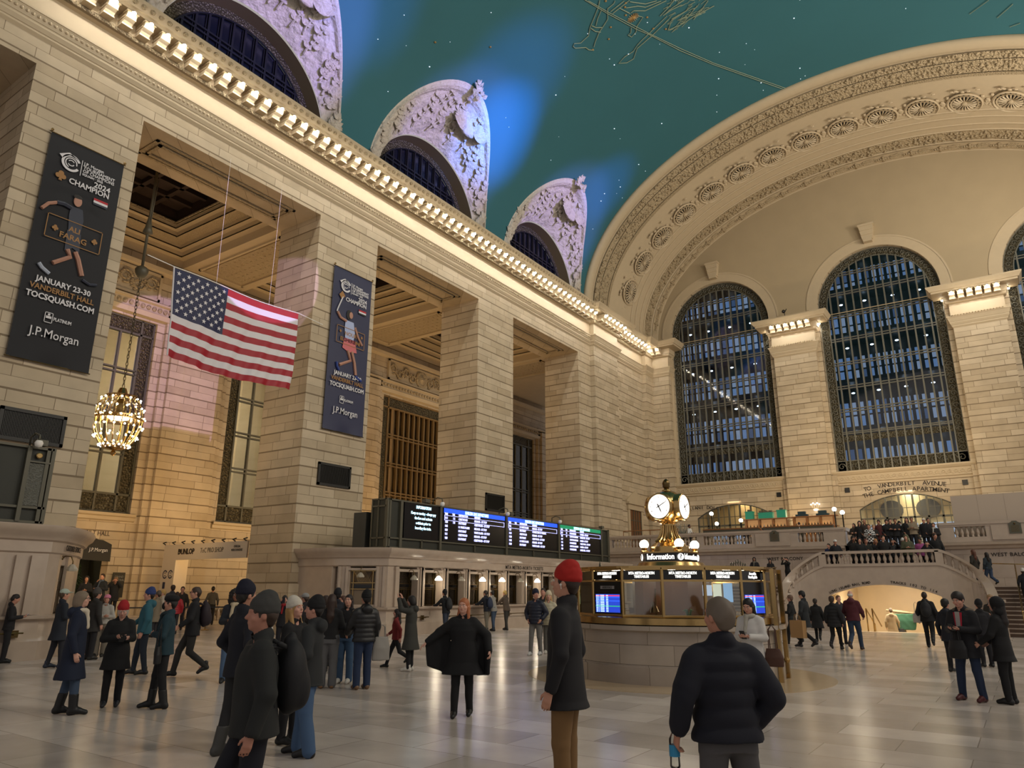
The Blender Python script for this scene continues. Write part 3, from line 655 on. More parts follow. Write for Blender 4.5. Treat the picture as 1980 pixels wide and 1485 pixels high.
# glass walkways and outer glazing behind
b = MB(); p1 = MB(); p2 = MB(); p3 = MB(); b.box(-26,14,59.6,59.8,8,30); rnd = random.Random(21); lampsb = MB()
for k in range(6):
    z = 9.6+3.64*k; b.box(-26,14,57.0,59.6,z-.12,z+.12)
    for i in range(75):
        x = -25.5+.535*i
        for zz, h in ((z+.45,.95),(z+1.55,.95)):
            if zz > 27: continue
            T = rnd.choice((p1,p1,p2,p2,p2,p3)); T.box(x-.15,x+.15,59.5,59.58,zz,zz+h)
    for i in range(22):
        x = -25+1.8*i+rnd.uniform(-.1,.1); lampsb.ball((x, 58.9, z+3.1), .085, 8, 5, (1.6,1,.7))
o = struct('wall_outer_glazing', b, mat('dark_outer_steel', '12161c', .4))
p1.build('lit_office_glass', mat('office_glass_blue', '203a60', .3, emit=(.11,.18,.32), es=.8), o)
p2.build('lit_office_glass_pale', mat('office_glass_grey', '303a50', .3, emit=(.20,.25,.34), es=.8), o)
p3.build('lit_office_glass_dark', mat('office_glass_dark', '101a2c', .3, emit=(.05,.08,.15), es=.7), o)
lampsb.build('walkway_lamp', mat('walkway_lamp_glow', 'e8f4ff', .5, emit=(.75,.88,1), es=5), o)
# ---------------------------------------------------------------- cornice bracket lamps
def bracket():
    r = empty('cornice_lamp'); b = MB()
    b.prism([(.0,-.44),(.30,-.40),(.40,-.30),(.56,-.24),(.62,-.1),(.62,0),(0,0)], lambda u,v,w: (u,w,v), -.17, .17)
    b.box(.0,.66,-.21,.21,-.06,.0); b.box(.0,.52,-.20,.20,-.22,-.17); b.box(0,.36,-.19,.19,-.46,-.40)
    b.build('bracket', M['smooth'], r)
    k = MB(); k.lathe([(.075,0),(.06,.05)], (.70,0,-.06), 10); k.build('bulb_socket', M['brass'], r)
    k = MB(); k.ball((.72,0,-.1), .075, 8, 6); k.build('bulb', M['bulb'], r)
    l = bpy.data.lights.new('bulb_light', 'SPOT'); l.energy = 25; l.color = WHITE; l.shadow_soft_size = .05; l.spot_size = R_(150); l.spot_blend = .35
    o = bpy.data.objects.new('bulb_light', l); COL.objects.link(o); o.parent = r; o.location = (.94, 0, -.2); o.rotation_euler = Vector((-.62,0,-1)).to_track_quat('-Z','Y').to_euler()
    return r
proto = bracket(); first = True
def put_lamp(x, y, rz, label, group, p=None):
    global first
    if first: r = proto; first = False; r.location = (x,y,21.4); r.rotation_euler = (0,0,rz); tag(r)
    else: r = copy_tree(proto, None, (x,y,21.4), rz)
    tag(r, label, 'light fixture', group)
y = 7.7
while y < 44.5:
    put_lamp(-23.68, y, 0, 'carved stone bracket with a lit bulb in the long row under the side wall cornice', 'bracket lamps along the side wall cornice'); y += .64
for k in range(6): put_lamp(-23.33, 45.15+.62*k, 0, 'bright bracket lamp on the shallow pilaster beside the west arch foot', 'bracket lamps on the pilaster at the arch foot')
for k in range(8): put_lamp(-23.68, 49.1+.62*k, 0, 'bright bracket lamp on the last stretch of side wall before the corner', 'bracket lamps on the last stretch of side wall')
for x in (-23.3,-22.75): put_lamp(x, 55.08, -PI/2, 'bracket lamp on the short cornice in the far left corner', 'bracket lamps in the far corner')
for (x0, x1), nm in zip(WP[:2], ('between the two left west windows', 'between the two right west windows')):
    for k in range(6): put_lamp(x0+.25+(x1-x0-.5)*k/5, 55.08, -PI/2, 'bracket lamp on the capital of the pilaster '+nm, 'bracket lamps on the pilaster '+nm)
    put_lamp(x0+.32, 55.7, PI, 'corner bracket lamp on the left side of the pilaster '+nm, None); put_lamp(x1-.32, 55.7, 0, 'corner bracket lamp on the right side of the pilaster '+nm, None)
# ---------------------------------------------------------------- west balcony
b = MB(); b.box(-24,-8.3,46,56,3.9,4.3); b.box(-3.4,13,46,56,3.9,4.3); b.box(-8.3,-3.4,48.6,56,3.9,4.3)
b.box(-24,-9.2,46,46.4,0,3.9); b.box(-2.5,13,46,46.4,0,3.9); b.box(-9.21,-8.3,46.01,48.59,1.5,4.29); b.box(-3.4,-2.49,46.01,48.59,1.5,4.29)
struct('floor_balcony', b, 'marbled')
b = MB(); MP = [(0,3.86),(.12,3.9),(.16,4.02),(.3,4.08),(.32,4.2),(.1,4.24),(.1,4.46),(0,4.5)]
sweep(b, [(-24,46),(-8.3,46)], MP); sweep(b, [(-3.4,46),(13,46)], MP); struct('trim_13', b, 'marble')
bal_prof = [(.06,0),(.06,.05),(.035,.07),(.075,.16),(.085,.24),(.06,.36),(.035,.44),(.03,.48),(.055,.5),(.055,.54)]
def bal_mesh(h, sc=1.0):
    m = MB().lathe([(r*sc*1.15, z/.54*h) for r, z in bal_prof], (0,0,0), 12).mesh('baluster'); m.materials.append(M['marble']); m.polygons.foreach_set('use_smooth', [True]*len(m.polygons)); return m
bm1 = bal_mesh(.56); BAL = empty('balustrade'); BAL['kind'] = 'structure'
b = MB()
for x0, x1 in ((-24,-8.25),(-3.45,13)): b.box(x0,x1,45.86,46.2,4.24,4.5); b.box(x0+.01,x1-.01,45.84,46.22,5.05,5.15); b.box(x0,x1,45.8,46.26,5.14,5.28)
secs = [(-23.2,-20.3),(-19.75,-17.1),(-16.65,-13.6),(-10.85,-9.4),(-2.8,-1.35),(.95,2.9)]
sol = [(-24,-23.2),(-20.3,-19.75),(-17.1,-16.65),(-13.6,-10.85),(-9.4,-8.25),(-3.45,-2.8),(-1.35,.95),(2.9,13)]
for x0, x1 in sol: b.box(x0,x1,45.86,46.2,4.5,5.06)
b.box(-13.35,-11.3,45.8,45.87,4.32,5.05); b.box(-1.1,.7,45.8,45.87,4.32,5.05)
for xx, s in ((-8.35,1),(-3.35,-1)): b.box(xx-.15,xx+.15,45.95,48.6,4.25,4.49); b.box(xx-.2,xx+.2,45.9,48.6,5.07,5.27); b.box(xx-.15,xx+.15,45.95,46.5,4.49,5.07)
b.build('rail_and_plinth', M['marble'], BAL)
for x0, x1 in secs:
    n = int((x1-x0)/.225)
    for i in range(n): link_mesh('baluster', bm1, None, BAL, ((x0+(x1-x0)*(i+.5)/n), 46.03, 4.5))
for i in range(8):
    for xx in (-8.35,-3.35): link_mesh('baluster', bm1, None, BAL, (xx, 46.65+.23*i, 4.5))
for px, wh in ((-12.18,'left of the stairs'),(-.05,'right of the stairs')):
    r = empty('wall_plaque', (px,45.78,4.6)); q = MB(); q.prism([(-.27,0),(.27,0),(.27,.52),(.15,.58),(.1,.64),(-.1,.64),(-.15,.58),(-.27,.52)], lambda u,v,w: (u,w,v), -.02, .03); q.build('plaque_plate', M['bronze'], r)
    q = MB(); q.ball((0,-.03,.5), .05, 8, 5); [q.box(-.18,.18,-.03,-.02,.1+.07*k,.12+.07*k) for k in range(5)]; q.build('raised_lettering', M['brassd'], r)
    tag(r, 'dark bronze plaque on the balcony parapet '+wh, 'plaque')
XZt = lambda x, y, z: frame((x,y,z), (1,0,0), (0,0,1))
TXT = empty('wall_lettering'); TXT['kind'] = 'structure'
text('WEST BALCONY', .26, XZt(-11.75,45.985,3.56), M['ink'], TXT, bold=.004, spacing=1.1); text('WEST BALCONY', .26, XZt(-.25,45.985,3.56), M['ink'], TXT, bold=.004, spacing=1.1)
text('TO 42ND STREET', .30, XZt(-16.2,45.985,3.10), M['ink'], TXT, bold=.004, spacing=1.15)
def arc_text(s, size, cx, zt, R, Y, m, parent, adv, **k):
    n = len(s); me = None
    for i, ch in enumerate(s):
        if ch == ' ': continue
        a = (i-(n-1)/2)*adv/R
        Mx = frame((cx+R*math.sin(a), Y, zt-R+R*math.cos(a)), (math.cos(a),0,-math.sin(a)), (math.sin(a),0,math.cos(a)))
        text(ch, size, Mx, m, parent, name='letter', **k)
arc_text('TO  VANDERBILT  AVENUE', .40, -5.92, 8.83, 12.5, 55.98, M['ink'], TXT, .232, bold=.004)
arc_text('THE CAMPBELL APARTMENT', .40, -5.92, 8.43, 11.0, 55.98, M['ink'], TXT, .242, bold=.004)
arc_text('CIPRIANI DOLCI', .36, -20.4, 8.02, 6.5, 55.98, M['ink'], TXT, .25, bold=.004)
# arched glazed doorways of the balcony
for di, (c, h, zs, zt) in enumerate(DW[:2]):
    w = empty('door_%d' % (di+1)); w['kind'] = 'structure'; lp = seg_loop(c, 4.3, h, zs, zt, 14); R = (h*h+(zt-zs)**2)/(2*(zt-zs)); f = MB(); Y = 56.1
    ztop = lambda x: zt-R+math.sqrt(R*R-(x-c)**2)
    f.tube([(x,Y,z) for x, z in lp[2:]], .07, 5)
    for i in range(8):
        x = c-h+2*h*i/7; f.box(x-.06,x+.06,Y-.08,Y+.04,4.3,ztop(min(max(x,c-h+.01),c+h-.01)))
        if i < 7: x += h/7; f.box(x-.02,x+.02,Y-.04,Y+.02,4.3,ztop(x))
    for z in (5.4,6.55): f.box(c-h,c+h,Y-.08,Y+.04,z-.06,z+.06)
    for z in (4.9,6.0,7.2): f.box(c-h,c+h,Y-.03,Y+.02,z-.02,z+.02)
    f.build('door_frame', M['bronze'], w)
    g = MB(); g.add([(x,Y+.03,z) for x, z in lp], [tuple(range(len(lp)))]); g.build('pane', M['clear'], w)
b = MB(); b.box(-21,-14.5,57,59,4.2,4.3); b.box(-21,-14.5,58.9,59,4.3,8.6); b.box(-9,-2.8,58.9,59,4.3,8.6); b.box(-9,-2.8,57,59,4.2,4.3); b.box(-21.1,-21,56.6,59,4.3,8.6); b.box(-14.5,-14.4,56.6,59,4.3,8.6); b.box(-9.1,-9,56.6,59,4.3,8.6); b.box(-2.8,-2.7,56.6,59,4.3,8.6); b.box(-21,-2.7,56.6,59,8.6,8.7)
struct('wall_vestibule', b, mat('cream_vestibule', 'd8c496', .6))
lamp('vestibule_light', 'AREA', (-5.9,57.8,8.4), 110, (1,.9,.68), 1.0, (-5.9,57.9,4), size_y=4); lamp('vestibule_light', 'AREA', (-17.7,57.8,8.4), 55, (1,.75,.45), 1.0, (-17.7,57.9,4), size_y=4)
b = MB()
for x in np.arange(-20.5,-14.9,.8): b.box(x,x+.62,58.7,58.88,4.35,6.35)
for x in np.arange(-8.7,-3.2,.8): b.box(x,x+.62,58.7,58.88,4.35,6.35)
struct('window_30', b, mat('pale_blue_lit_glass', '9ab0d0', .3, emit=(.35,.48,.75), es=.45))
b = MB()
for x in (-7.2,-4.9): b.lathe([(.0,-.05),(.75,-.05),(.75,0),(.55,0)], (0,0,0), 20, cap=False); k = len(b.v)
for i in range(len(b.v)): x, y, z = b.v[i]; b.v[i] = ((-7.2 if i < len(b.v)/2 else -4.9)+x, 58.8+z, 7.35+y*.9)
struct('trim_14', b, mat('grey_scrollwork', '4a463c', .5))
# pedimented doorway on the side wall at balcony level
r = empty('door_3'); r['kind'] = 'structure'; b = MB(); X = XW
b.box(X,X+.1,50.2,50.5,4.3,7.6); b.box(X,X+.1,52.5,52.8,4.3,7.6); b.box(X,X+.16,50.1,52.9,7.6,8.0); b.box(X,X+.3,49.95,53.05,8.0,8.15)
b.prism([(49.95,8.15),(53.05,8.15),(53.05,8.3),(51.5,9.1),(49.95,8.3)], lambda u,v,w: (w,u,v), X, X+.14)
b.build('door_surround', M['plain'], r)
b = MB(); b.box(X,X+.03,50.5,52.5,4.3,7.6); b.build('door_leaf', M['wood'], r)
b = MB()
for y in (50.5,51.1,51.5,51.9,52.45): b.box(X+.02,X+.07,y,y+.06,4.3,7.6)
for z in (5.2,6.0,6.8): b.box(X+.02,X+.06,50.5,52.5,z,z+.06)
b.build('glazing_bar', M['bronze'], r)
# ---------------------------------------------------------------- west staircase
ST = empty('staircase'); ST['kind'] = 'structure'
def wing(t, s):      # s=-1 left, +1 right ; plan of the curved wall
    cx = -7.6 if s < 0 else -2.9; return Vector((cx+s*1.85*math.sin(PI/2*t), 36.3-1.05*(1-math.cos(PI/2*t)), 0))
def rail_z(t): return 3.46-2.05*t**1.25
b = MB()
ap = [(-7.6,0),(-7.48,0),(-7.48,1.48)]
n = 16; c = -5.25; h = 2.23; zt, zs = 1.98, 1.50; R = (h*h+(zt-zs)**2)/(2*(zt-zs)); a0 = math.asin(h/R)
ap += [(c-R*math.sin(a0*(1-2*i/n)), zt-R+R*math.cos(a0*(1-2*i/n))) for i in range(n+1)]
ap += [(-3.02,0),(-2.9,0),(-2.9,2.82),(-7.6,2.82)]
o = flat('landing_wall', [ap], XZ(36.5), M['marble'], ST, ext=.2)
b = MB()
for s in (-1,1):
    for k in range(16):
        t0, t1 = k/16, (k+1)/16; A, B_ = wing(t0,s), wing(t1,s); nA = Vector((0,.35,0)).lerp(Vector((s*-.35,0,0)), t0); nB = Vector((0,.35,0)).lerp(Vector((s*-.35,0,0)), t1)
        za, zb = max(.3,rail_z(t0)-.64), max(.3,rail_z(t1)-.64)
        vs = [A, B_, B_+Vector((0,0,zb)), A+Vector((0,0,za)), A+nA, B_+nB, B_+nB+Vector((0,0,zb)), A+nA+Vector((0,0,za))]
        b.add(vs, [(0,1,2,3),(4,7,6,5),(3,2,6,7),(0,4,5,1),(1,5,6,2),(0,3,7,4)])
b.build('wing_wall', M['marble'], ST, auto=40)
b = MB(); hb = MB()
for s in (-1,1):
    def sec(t, z, w, T, hh):
        pass
    for T, dz0, dz1, wid in ((b,-.12,0,.30),(b,-.70,-.58,.26)):
        rows = []
        for k in range(17):
            t = k/16; p = wing(t,s); n_ = Vector((0,1,0)).lerp(Vector((-s,0,0)), t).normalized(); z = rail_z(t)
            rows.append([p+n_*(-.06)+Vector((0,0,z+dz0)), p+n_*(wid)+Vector((0,0,z+dz0)), p+n_*(wid)+Vector((0,0,z+dz1)), p-n_*.06+Vector((0,0,z+dz1))])
        vs = [v for r_ in rows for v in r_]; T.add(vs, [(i*4+j,(i+1)*4+j,(i+1)*4+(j+1)%4,i*4+(j+1)%4) for i in range(16) for j in range(4)]+[(0,1,2,3),(64,67,66,65)])
b.box(-7.62,-2.88,36.26,36.66,3.34,3.46); b.box(-7.62,-2.88,36.24,36.62,2.78,2.9); b.box(-7.75,-7.45,36.26,36.62,2.8,3.4); b.box(-3.05,-2.75,36.26,36.62,2.8,3.4)
for s in (-1,1):      # newels
    p = wing(1,s); b.box(p.x-.22,p.x+.22,p.y-.3,p.y+.14,0,.35); b.box(p.x-.28,p.x+.28,p.y-.36,p.y+.2,1.3,1.42); b.lathe([(.2,.35),(.12,.42),(.17,.6),(.2,.85),(.13,1.05),(.11,1.18),(.2,1.25),(.2,1.3)], (p.x,p.y-.08,0), 16)
b.build('stair_rail', M['marble'], ST, auto=40)
bm2 = bal_mesh(.44, .8)
for i in range(19): link_mesh('baluster', bm2, None, ST, (-7.35+4.2*i/18, 36.44, 2.9))
for s in (-1,1):
    for i in range(9):
        t = .07+i*.1; p = wing(t,s); n_ = Vector((0,1,0)).lerp(Vector((-s,0,0)), t).normalized(); link_mesh('baluster', bm2, None, ST, (p.x+n_.x*.13, p.y+n_.y*.13, rail_z(t)-.58))
b = MB(); b.box(-8.0,-2.5,36.66,40.0,2.25,2.45)
for k in range(12): b.box(-8.3,-3.4,40+.72*k,48.7,2.3,2.45+.154*(k+1))
for s in (-1,1):
    x0, x1 = ((-12.9,-9.0) if s < 0 else (-1.45,2.4))
    for k in range(12): b.box(x0,x1,35.7+.28*k,39.2,0,.1625*(k+1))
    b.box(x0,x1,39.06,46,0,1.95); q0, q1 = (-9.0,-7.7) if s < 0 else (-2.8,-1.45); b.box(q0,q1,37.4,46,2.0 if 0 else 1.0,1.95)
b.build('steps', M['marbled'], ST)
b = MB()
for k in range(12):
    for x0, x1 in ((-12.9,-9.0),(-1.45,2.4)): b.box(x0,x1,35.69+.28*k,35.7+.28*k,.1625*k+.005,.1625*(k+1)-.04)
b.build('riser', mat('brown_marble_riser', '4e3a2c', .5), ST)
b = MB()
for x in (-.3,1.15,-10.6):
    pts = [(x,35.5,.95),(x,36.0,.98),(x,38.9,2.85),(x,39.6,2.87)]; b.tube(pts, .028, 8)
    for y, z0, z1 in ((35.6,0,.95),(39.4,1.95,2.86),(37.4,1.0,1.88)): b.tube([(x,y,z0),(x,y,z1)], .02, 8)
b.tube([(-1.3,42.0,3.0),(1.0,42.0,2.9)], .025, 6); b.tube([(.6,42.0,2.9),(.6,42.0,1.95)], .02, 6)
b.build('brass_handrail', M['brass'], ST, smooth=True)
PW = empty('wall_passage'); PW['kind'] = 'structure'; b = MB()
b.box(-7.9,-7.6,36.6,44.2,-4,2.2); b.box(-2.8,-2.5,36.6,44.2,-4,2.2); b.box(-7.9,-2.5,44,44.3,-4,2.2); b.box(-7.9,-2.5,36.66,44.2,2.05,2.2)
b.prism([(36.4,0),(37.0,0),(44.1,-3.0),(44.1,-3.4),(36.4,-.4)], lambda u,v,w: (w,u,v), -7.7, -2.7)
b.build('passage_wall', mat('golden_passage_stone', 'd4c2a2', .4, noise_=(1.4,.12)), PW)
b = MB(); b.tube([(-6.1,36.8,.0),(-6.1,36.8,.95),(-6.1,38.6,.25),(-6.1,38.6,-.6)], .03, 8); b.tube([(-5.85,36.8,.0),(-5.85,36.8,.95),(-5.85,38.8,.15)], .03, 8); o = b.build('stair_handrail', M['brass'], None, smooth=True)
tag(o, 'pair of brass handrails going down under the stair arch', 'handrail')
LR = empty('stair_lettering'); LR['kind'] = 'structure'
def arc_text2(s, size, x0, x1, Rr, ztc, Y):
    n = len(s)
    for i, ch in enumerate(s):
        if ch == ' ': continue
        x = x0+(x1-x0)*i/(n-1); a = math.asin((x+5.25)/Rr); z = ztc-Rr+Rr*math.cos(a)
        text(ch, size, frame((x,Y,z),(math.cos(a),0,-math.sin(a)),(math.sin(a),0,math.cos(a))), M['ink'], LR, name='letter', bold=.002)
arc_text2('LONG ISLAND RAIL ROAD', .15, -7.42, -5.75, 5.41, 2.10, 36.285); arc_text2('TRACKS 102 TO 114', .15, -4.85, -3.2, 5.41, 2.10, 36.285)
# ---------------------------------------------------------------- ticket offices
def office(name, path, label, yr, win, lit):
    r = empty(name); b = MB(); sweep(b, path, [(.0,0),(.12,0),(.12,.45),(.08,.5),(.04,.56),(.04,.92),(.1,.95),(.18,.98),(.2,1.05),(.0,1.07)]); 
    sweep(b, path, [(-.5,2.56),(.0,2.56),(.05,2.6),(.05,2.86),(.12,2.9),(.16,2.99),(.27,3.08),(.33,3.2),(.33,3.26),(0,3.28)])
    ip = path[1:-1] if name else path; vs = [(x,y,3.27) for x, y in path]+[(path[-1][0]-.01,path[0][1],3.27)]; b.add(vs, [tuple(range(len(vs)))])
    b.build('counter_and_cornice', M['marble'], r, auto=35)
    return r
OP = [(-24,19.75),(-22.05,19.75),(-21.85,19.85),(-20.15,20.85),(-20.15,41.6),(-24,41.6)]
TO = office('ticket_office', OP, '', None, None, None)
tag(TO, 'long marble ticket office with a row of brass windows, below the departure boards', 'ticket office')
wc = [22.0+1.5*k for k in range(13)]; X = -20.15; b = MB(); b.box(-24,-22.05,19.75,20.0,1.07,2.56)
b.prism([(-22.05,19.75),(-20.15,20.85),(-20.35,21.1),(-22.2,20.1)], lambda u,v,w: (u,v,w), 1.07, 1.15)
e0 = 20.85
for y in wc: b.box(X-.45,X,e0,y-.53,1.07,2.56); e0 = y+.53
b.box(X-.45,X,e0,41.6,1.07,2.56)
for y in wc:      # surrounds and pilasters
    for s in (-1,1): b.box(X,X+.05,y+s*.58-.05,y+s*.58+.05,1.07,2.5); b.box(X,X+.09,y+s*.72-.07,y+s*.72+.07,1.07,2.56); b.box(X,X+.11,y+s*.72-.09,y+s*.72+.09,2.46,2.56)
    b.box(X,X+.06,y-.62,y+.62,2.38,2.48)
# angled face with its wide window
d_ = (Vector((-20.15,20.85))-Vector((-21.85,19.85))).normalized(); nrm = Vector((d_.y,-d_.x))
def af(u, w, z): q = Vector((-21.85,19.85))+d_*u+nrm*w; return (q.x,q.y,z)
def abox(T, u0, u1, w0, w1, z0, z1): T.add([af(u0,w0,z0),af(u1,w0,z0),af(u1,w1,z0),af(u0,w1,z0),af(u0,w0,z1),af(u1,w0,z1),af(u1,w1,z1),af(u0,w1,z1)], [(0,3,2,1),(4,5,6,7),(0,1,5,4),(1,2,6,5),(2,3,7,6),(3,0,4,7)])
abox(b,0,.5,-.3,0,1.07,2.56); abox(b,1.5,1.97,-.3,0,1.07,2.56)
for u in (.12,.4,1.6,1.85): abox(b,u-.05,u+.05,0,.07,1.07,2.56)
abox(b,.4,1.6,0,.06,2.42,2.5); b.build('office_wall', M['marble'], TO)
b = MB(); b.box(-21.6,-21.5,20.2,41.6,1.0,2.7); b.box(-21.6,X-.4,20.9,41.6,1.0,1.06); b.build('office_interior', mat('dim_office_interior', '8a7a68', .7), TO)
LIT = {1,3,4,6,9}
gm = glassy('grille_glass', (.8,.78,.7), .15)
for i, y in enumerate(wc):
    w = empty('ticket_window'); w.parent = TO; f = MB(); x = X-.3
    for yy in (y-.53,y-.4,y+.4,y+.53): f.box(x-.02,x+.02,yy-.015,yy+.015,1.07,2.4)
    for z in (1.1,1.72,1.78,1.93,2.38): f.box(x-.02,x+.02,y-.53,y+.53,z-.012,z+.012)
    for k in range(9): f.box(x-.008,x+.008,y-.38+.09*k,y-.374+.09*k,1.1,1.72)
    for k in range(11):
        for s in (-1,1): z0, z1 = 1.95, 2.36; y0 = y-.4+.08*k; y1 = min(y+.4,max(y-.4,y0+s*.25)); f.tube([(x,y0,z0),(x,y1,z1)], .006, 3)
    f.build('brass_grille', M['brassd'], w)
    g = MB(); g.box(x-.04,x-.03,y-.53,y+.53,1.07,2.4); g.build('pane', gm, w)
    s = MB(); s.box(x+.02,x+.035,y-.37,y+.37,1.8,1.91); s.build('window_sign', M['blackgloss'], w)
    if i not in LIT:
        bl = MB(); bl.box(x-.10,x-.06,y-.5,y+.5,1.1,1.75); bl.box(x-.1,x-.06,y-.5,y+.5,1.93,2.38); bl.build('lowered_blind', mat('brown_blind', '6e5a4a', .7) if i == 0 else bpy.data.materials['brown_blind'], w)
    else:
        k = MB(); k.box(-21.3,-21.2,y-.2,y+.25,1.3,1.6); k.build('computer_screen', mat('office_screen', '304060', .3, emit=(.4,.6,1), es=.8), w)
f = MB()
for u in (.5,.62,1.38,1.5): abox(f,u-.012,u+.012,-.14,-.1,1.07,2.42)
for z in (1.1,1.72,1.95,2.4): abox(f,.5,1.5,-.14,-.1,z-.012,z+.012)
for k in range(12): f.tube([af(.64+.06*k,-.12,1.97), af(min(1.36,.64+.06*k+.25),-.12,2.38)], .006, 3); f.tube([af(.64+.06*k,-.12,1.97), af(max(.64,.64+.06*k-.25),-.12,2.38)], .006, 3)
w = empty('ticket_window'); w.parent = TO; f.build('brass_grille', M['brass'], w); f = MB(); abox(f,.5,1.5,-.2,-.17,1.07,2.42); f.build('screen', mat('ribbed_screen', '7a6a58', .5), w); f = MB(); abox(f,.66,1.34,-.1,-.08,1.76,1.88); f.build('window_sign', M['blackgloss'], w)
b = MB()
for y in np.arange(21.3,41,1.5): b.box(X+.12,X+.3,y-.03,y+.03,.62,.68); b.box(X+.1,X+.16,y-.07,y+.07,.55,.72)
b.tube([(X+.29,21.2,.66),(X+.29,23.0,.66)], .022, 6); b.tube([(X+.29,24.3,.66),(X+.29,41,.66)], .022, 6); b.build('brass_footrail', M['brassd'], TO)
text('MTA METRO-NORTH TICKETS', .235, frame((X+.06,30.3,2.73),(0,1,0),(0,0,1)), M['ink'], TO, bold=.003, spacing=1.12, wide=.95)
CO = office('customer_service_office', [(-20.55,-8),(-20.55,8.9),(-20.85,9.3),(-21.6,9.9),(-22.5,10.5),(-24,11.3)], '', None, None, None)
tag(CO, 'marble customer service office with a rounded end at the left edge', 'ticket office')
b = MB(); X2 = -20.55; cw = [6.55,4.9]; b.box(X2-.45,X2,5.45,6.0,1.07,2.56); b.box(X2-.45,X2,7.1,8.9,1.07,2.56); b.box(X2-.45,X2,-8,4.4,1.07,2.56)
b.prism([(-20.55,8.9),(-20.85,9.3),(-21.05,9.45),(-21.3,9.2),(-21.0,8.8)], lambda u,v,w: (u,v,w), 1.07, 2.56); b.prism([(-21.55,9.85),(-22.5,10.5),(-24,11.3),(-24,10.9),(-22.3,10.0),(-21.8,9.55)], lambda u,v,w: (u,v,w), 1.07, 2.56)
for y in (7.35,7.75,8.25,8.6): b.box(X2,X2+.08,y-.12,y+.12,1.07,2.5)
b.prism([(-21.0,9.3),(-21.6,9.8),(-21.7,9.7),(-21.1,9.2)], lambda u,v,w: (u,v,w), 2.3, 2.56)
b.build('office_wall', M['marble'], CO)
f = MB()
for k in range(9):
    q = Vector((-20.95,9.25)).lerp(Vector((-21.7,9.85)), k/8); f.tube([(q.x,q.y,1.07),(q.x,q.y,2.3)], .01, 4)
for z in (1.1,1.7,1.9,2.28): f.tube([(-20.95,9.25,z),(-21.7,9.85,z)], .012, 4)
for k in range(12): f.tube([(X2-.3,6.02+.09*k,1.07),(X2-.3,6.02+.09*k,2.5)], .01, 4)
f.build('brass_grille', M['brassd'], CO); b = MB(); b.box(-21.6,-21.55,3,9,1,2.6); b.prism([(-21.1,9.0),(-21.9,9.65),(-22,9.5),(-21.2,8.8)], lambda u,v,w: (u,v,w), 1.05, 2.4); b.build('office_interior', bpy.data.materials['dim_office_interior'], CO)
q0 = Vector((-20.85,9.3)); q1 = Vector((-21.6,9.9)); dd = (q1-q0).normalized(); nn = Vector((-dd.y*-1, dd.x*-1))
text('CUSTOMER SERVICE', .2, frame((-20.85,9.33,2.73),(dd.x,dd.y,0),(0,0,1)) @ Matrix.Translation((0.0,0,.09)), M['ink'], CO, align='LEFT', bold=.003, wide=.8)
b = MB(); b.box(X2+.1,X2+.3,8.3,8.36,.62,.68); b.tube([(X2+.29,7.2,.66),(X2+.29,8.5,.66)], .022, 6); b.box(X2+.1,X2+.14,8.2,8.46,.55,.72); b.build('brass_footrail', M['brassd'], CO)
# lamps over the ticket windows
def ticket_lamp(loc, rz, lit, label, group):
    r = empty('ticket_lamp', loc, rz); b = MB(); b.tube([(-.32,0,.26),(-.2,0,.34),(-.06,0,.32),(0,0,.2),(0,0,.12)], .015, 6); b.ball((-.3,0,.28), .05, 8, 6); b.build('arm', M['brassd'], r, smooth=True)
    b = MB(); b.lathe([(.03,.13),(.07,.10),(.15,.0),(.15,-.05),(.12,-.05),(.02,.1)], (0,0,0), 8)
    b.build('lamp_shade', mat('glowing_glass_shade', 'fff8ec', .4, emit=(1,.93,.8), es=5) if lit else mat('unlit_glass_shade', 'a8a090', .35), r)
    if lit:
        l = bpy.data.lights.new('shade_light', 'POINT'); l.energy = 16; l.color = (1,.84,.6); l.shadow_soft_size = .08; o = bpy.data.objects.new('shade_light', l); COL.objects.link(o); o.parent = r; o.location = (0,0,-.14)
    tag(r, label, 'lamp', group); return r
for i, y in enumerate(wc):
    l = i in LIT; px = ['leftmost','second','third','fourth','fifth','sixth','seventh'][i] if i < 7 else None
    ticket_lamp((X+.32,y-.0,2.12), 0, l, ('lit white glass lamp over the %s ticket window from the left' if l else 'unlit glass lamp over the %s ticket window from the left') % px if px else ('lit' if l else 'unlit')+' bracket lamp over a far ticket window behind the red beanie man', None if px else 'lamps over the far ticket windows')
q = af(1.0,.3,2.2); ticket_lamp(q, math.atan2(nrm.y,nrm.x), False, 'unlit bracket lamp over the wide angled ticket window', None)
ticket_lamp((-20.85,9.65,2.2), R_(40), False, 'unlit glass lamp on the rounded corner of the customer service office', None)
# ================================================================ departure boards
YZt = lambda x, y, z: frame((x,y,z), (0,1,0), (0,0,1))
XF = -20.3
def board(name, y0, y1, label):
    r = empty(name, (0,0,0)); b = MB(); b.box(XF-.85,XF-.06,y0,y1,3.28,5.2); b.build('board_cabinet', mat('olive_black_grille', '2c2d25', .6), r)
    f = MB(); e = .045
    for y in ([y0,y0+.12,y1-.12,y1]): f.box(XF-.06,XF+.02,y-e,y+e,3.28,5.2)
    for z in (3.3,3.66,5.16): f.box(XF-.06,XF+.02,y0,y1,z-.03,z+.03)
    for x in (XF-.85,XF-.5,XF-.1):
        for y in (y0,y1): f.box(x-.03,x+.03,y-.04,y+.04,3.28,5.2)
    for z in (3.3,3.66,4.9,5.18):
        for y in (y0,y1): f.box(XF-.85,XF,y-.04,y+.04,z-.03,z+.03)
    return r, f
DB, f = board('departure_board', 20.85, 39.75, '')
tag(DB, 'long electronic departure board in a dark metal frame above the ticket windows', 'departure board')
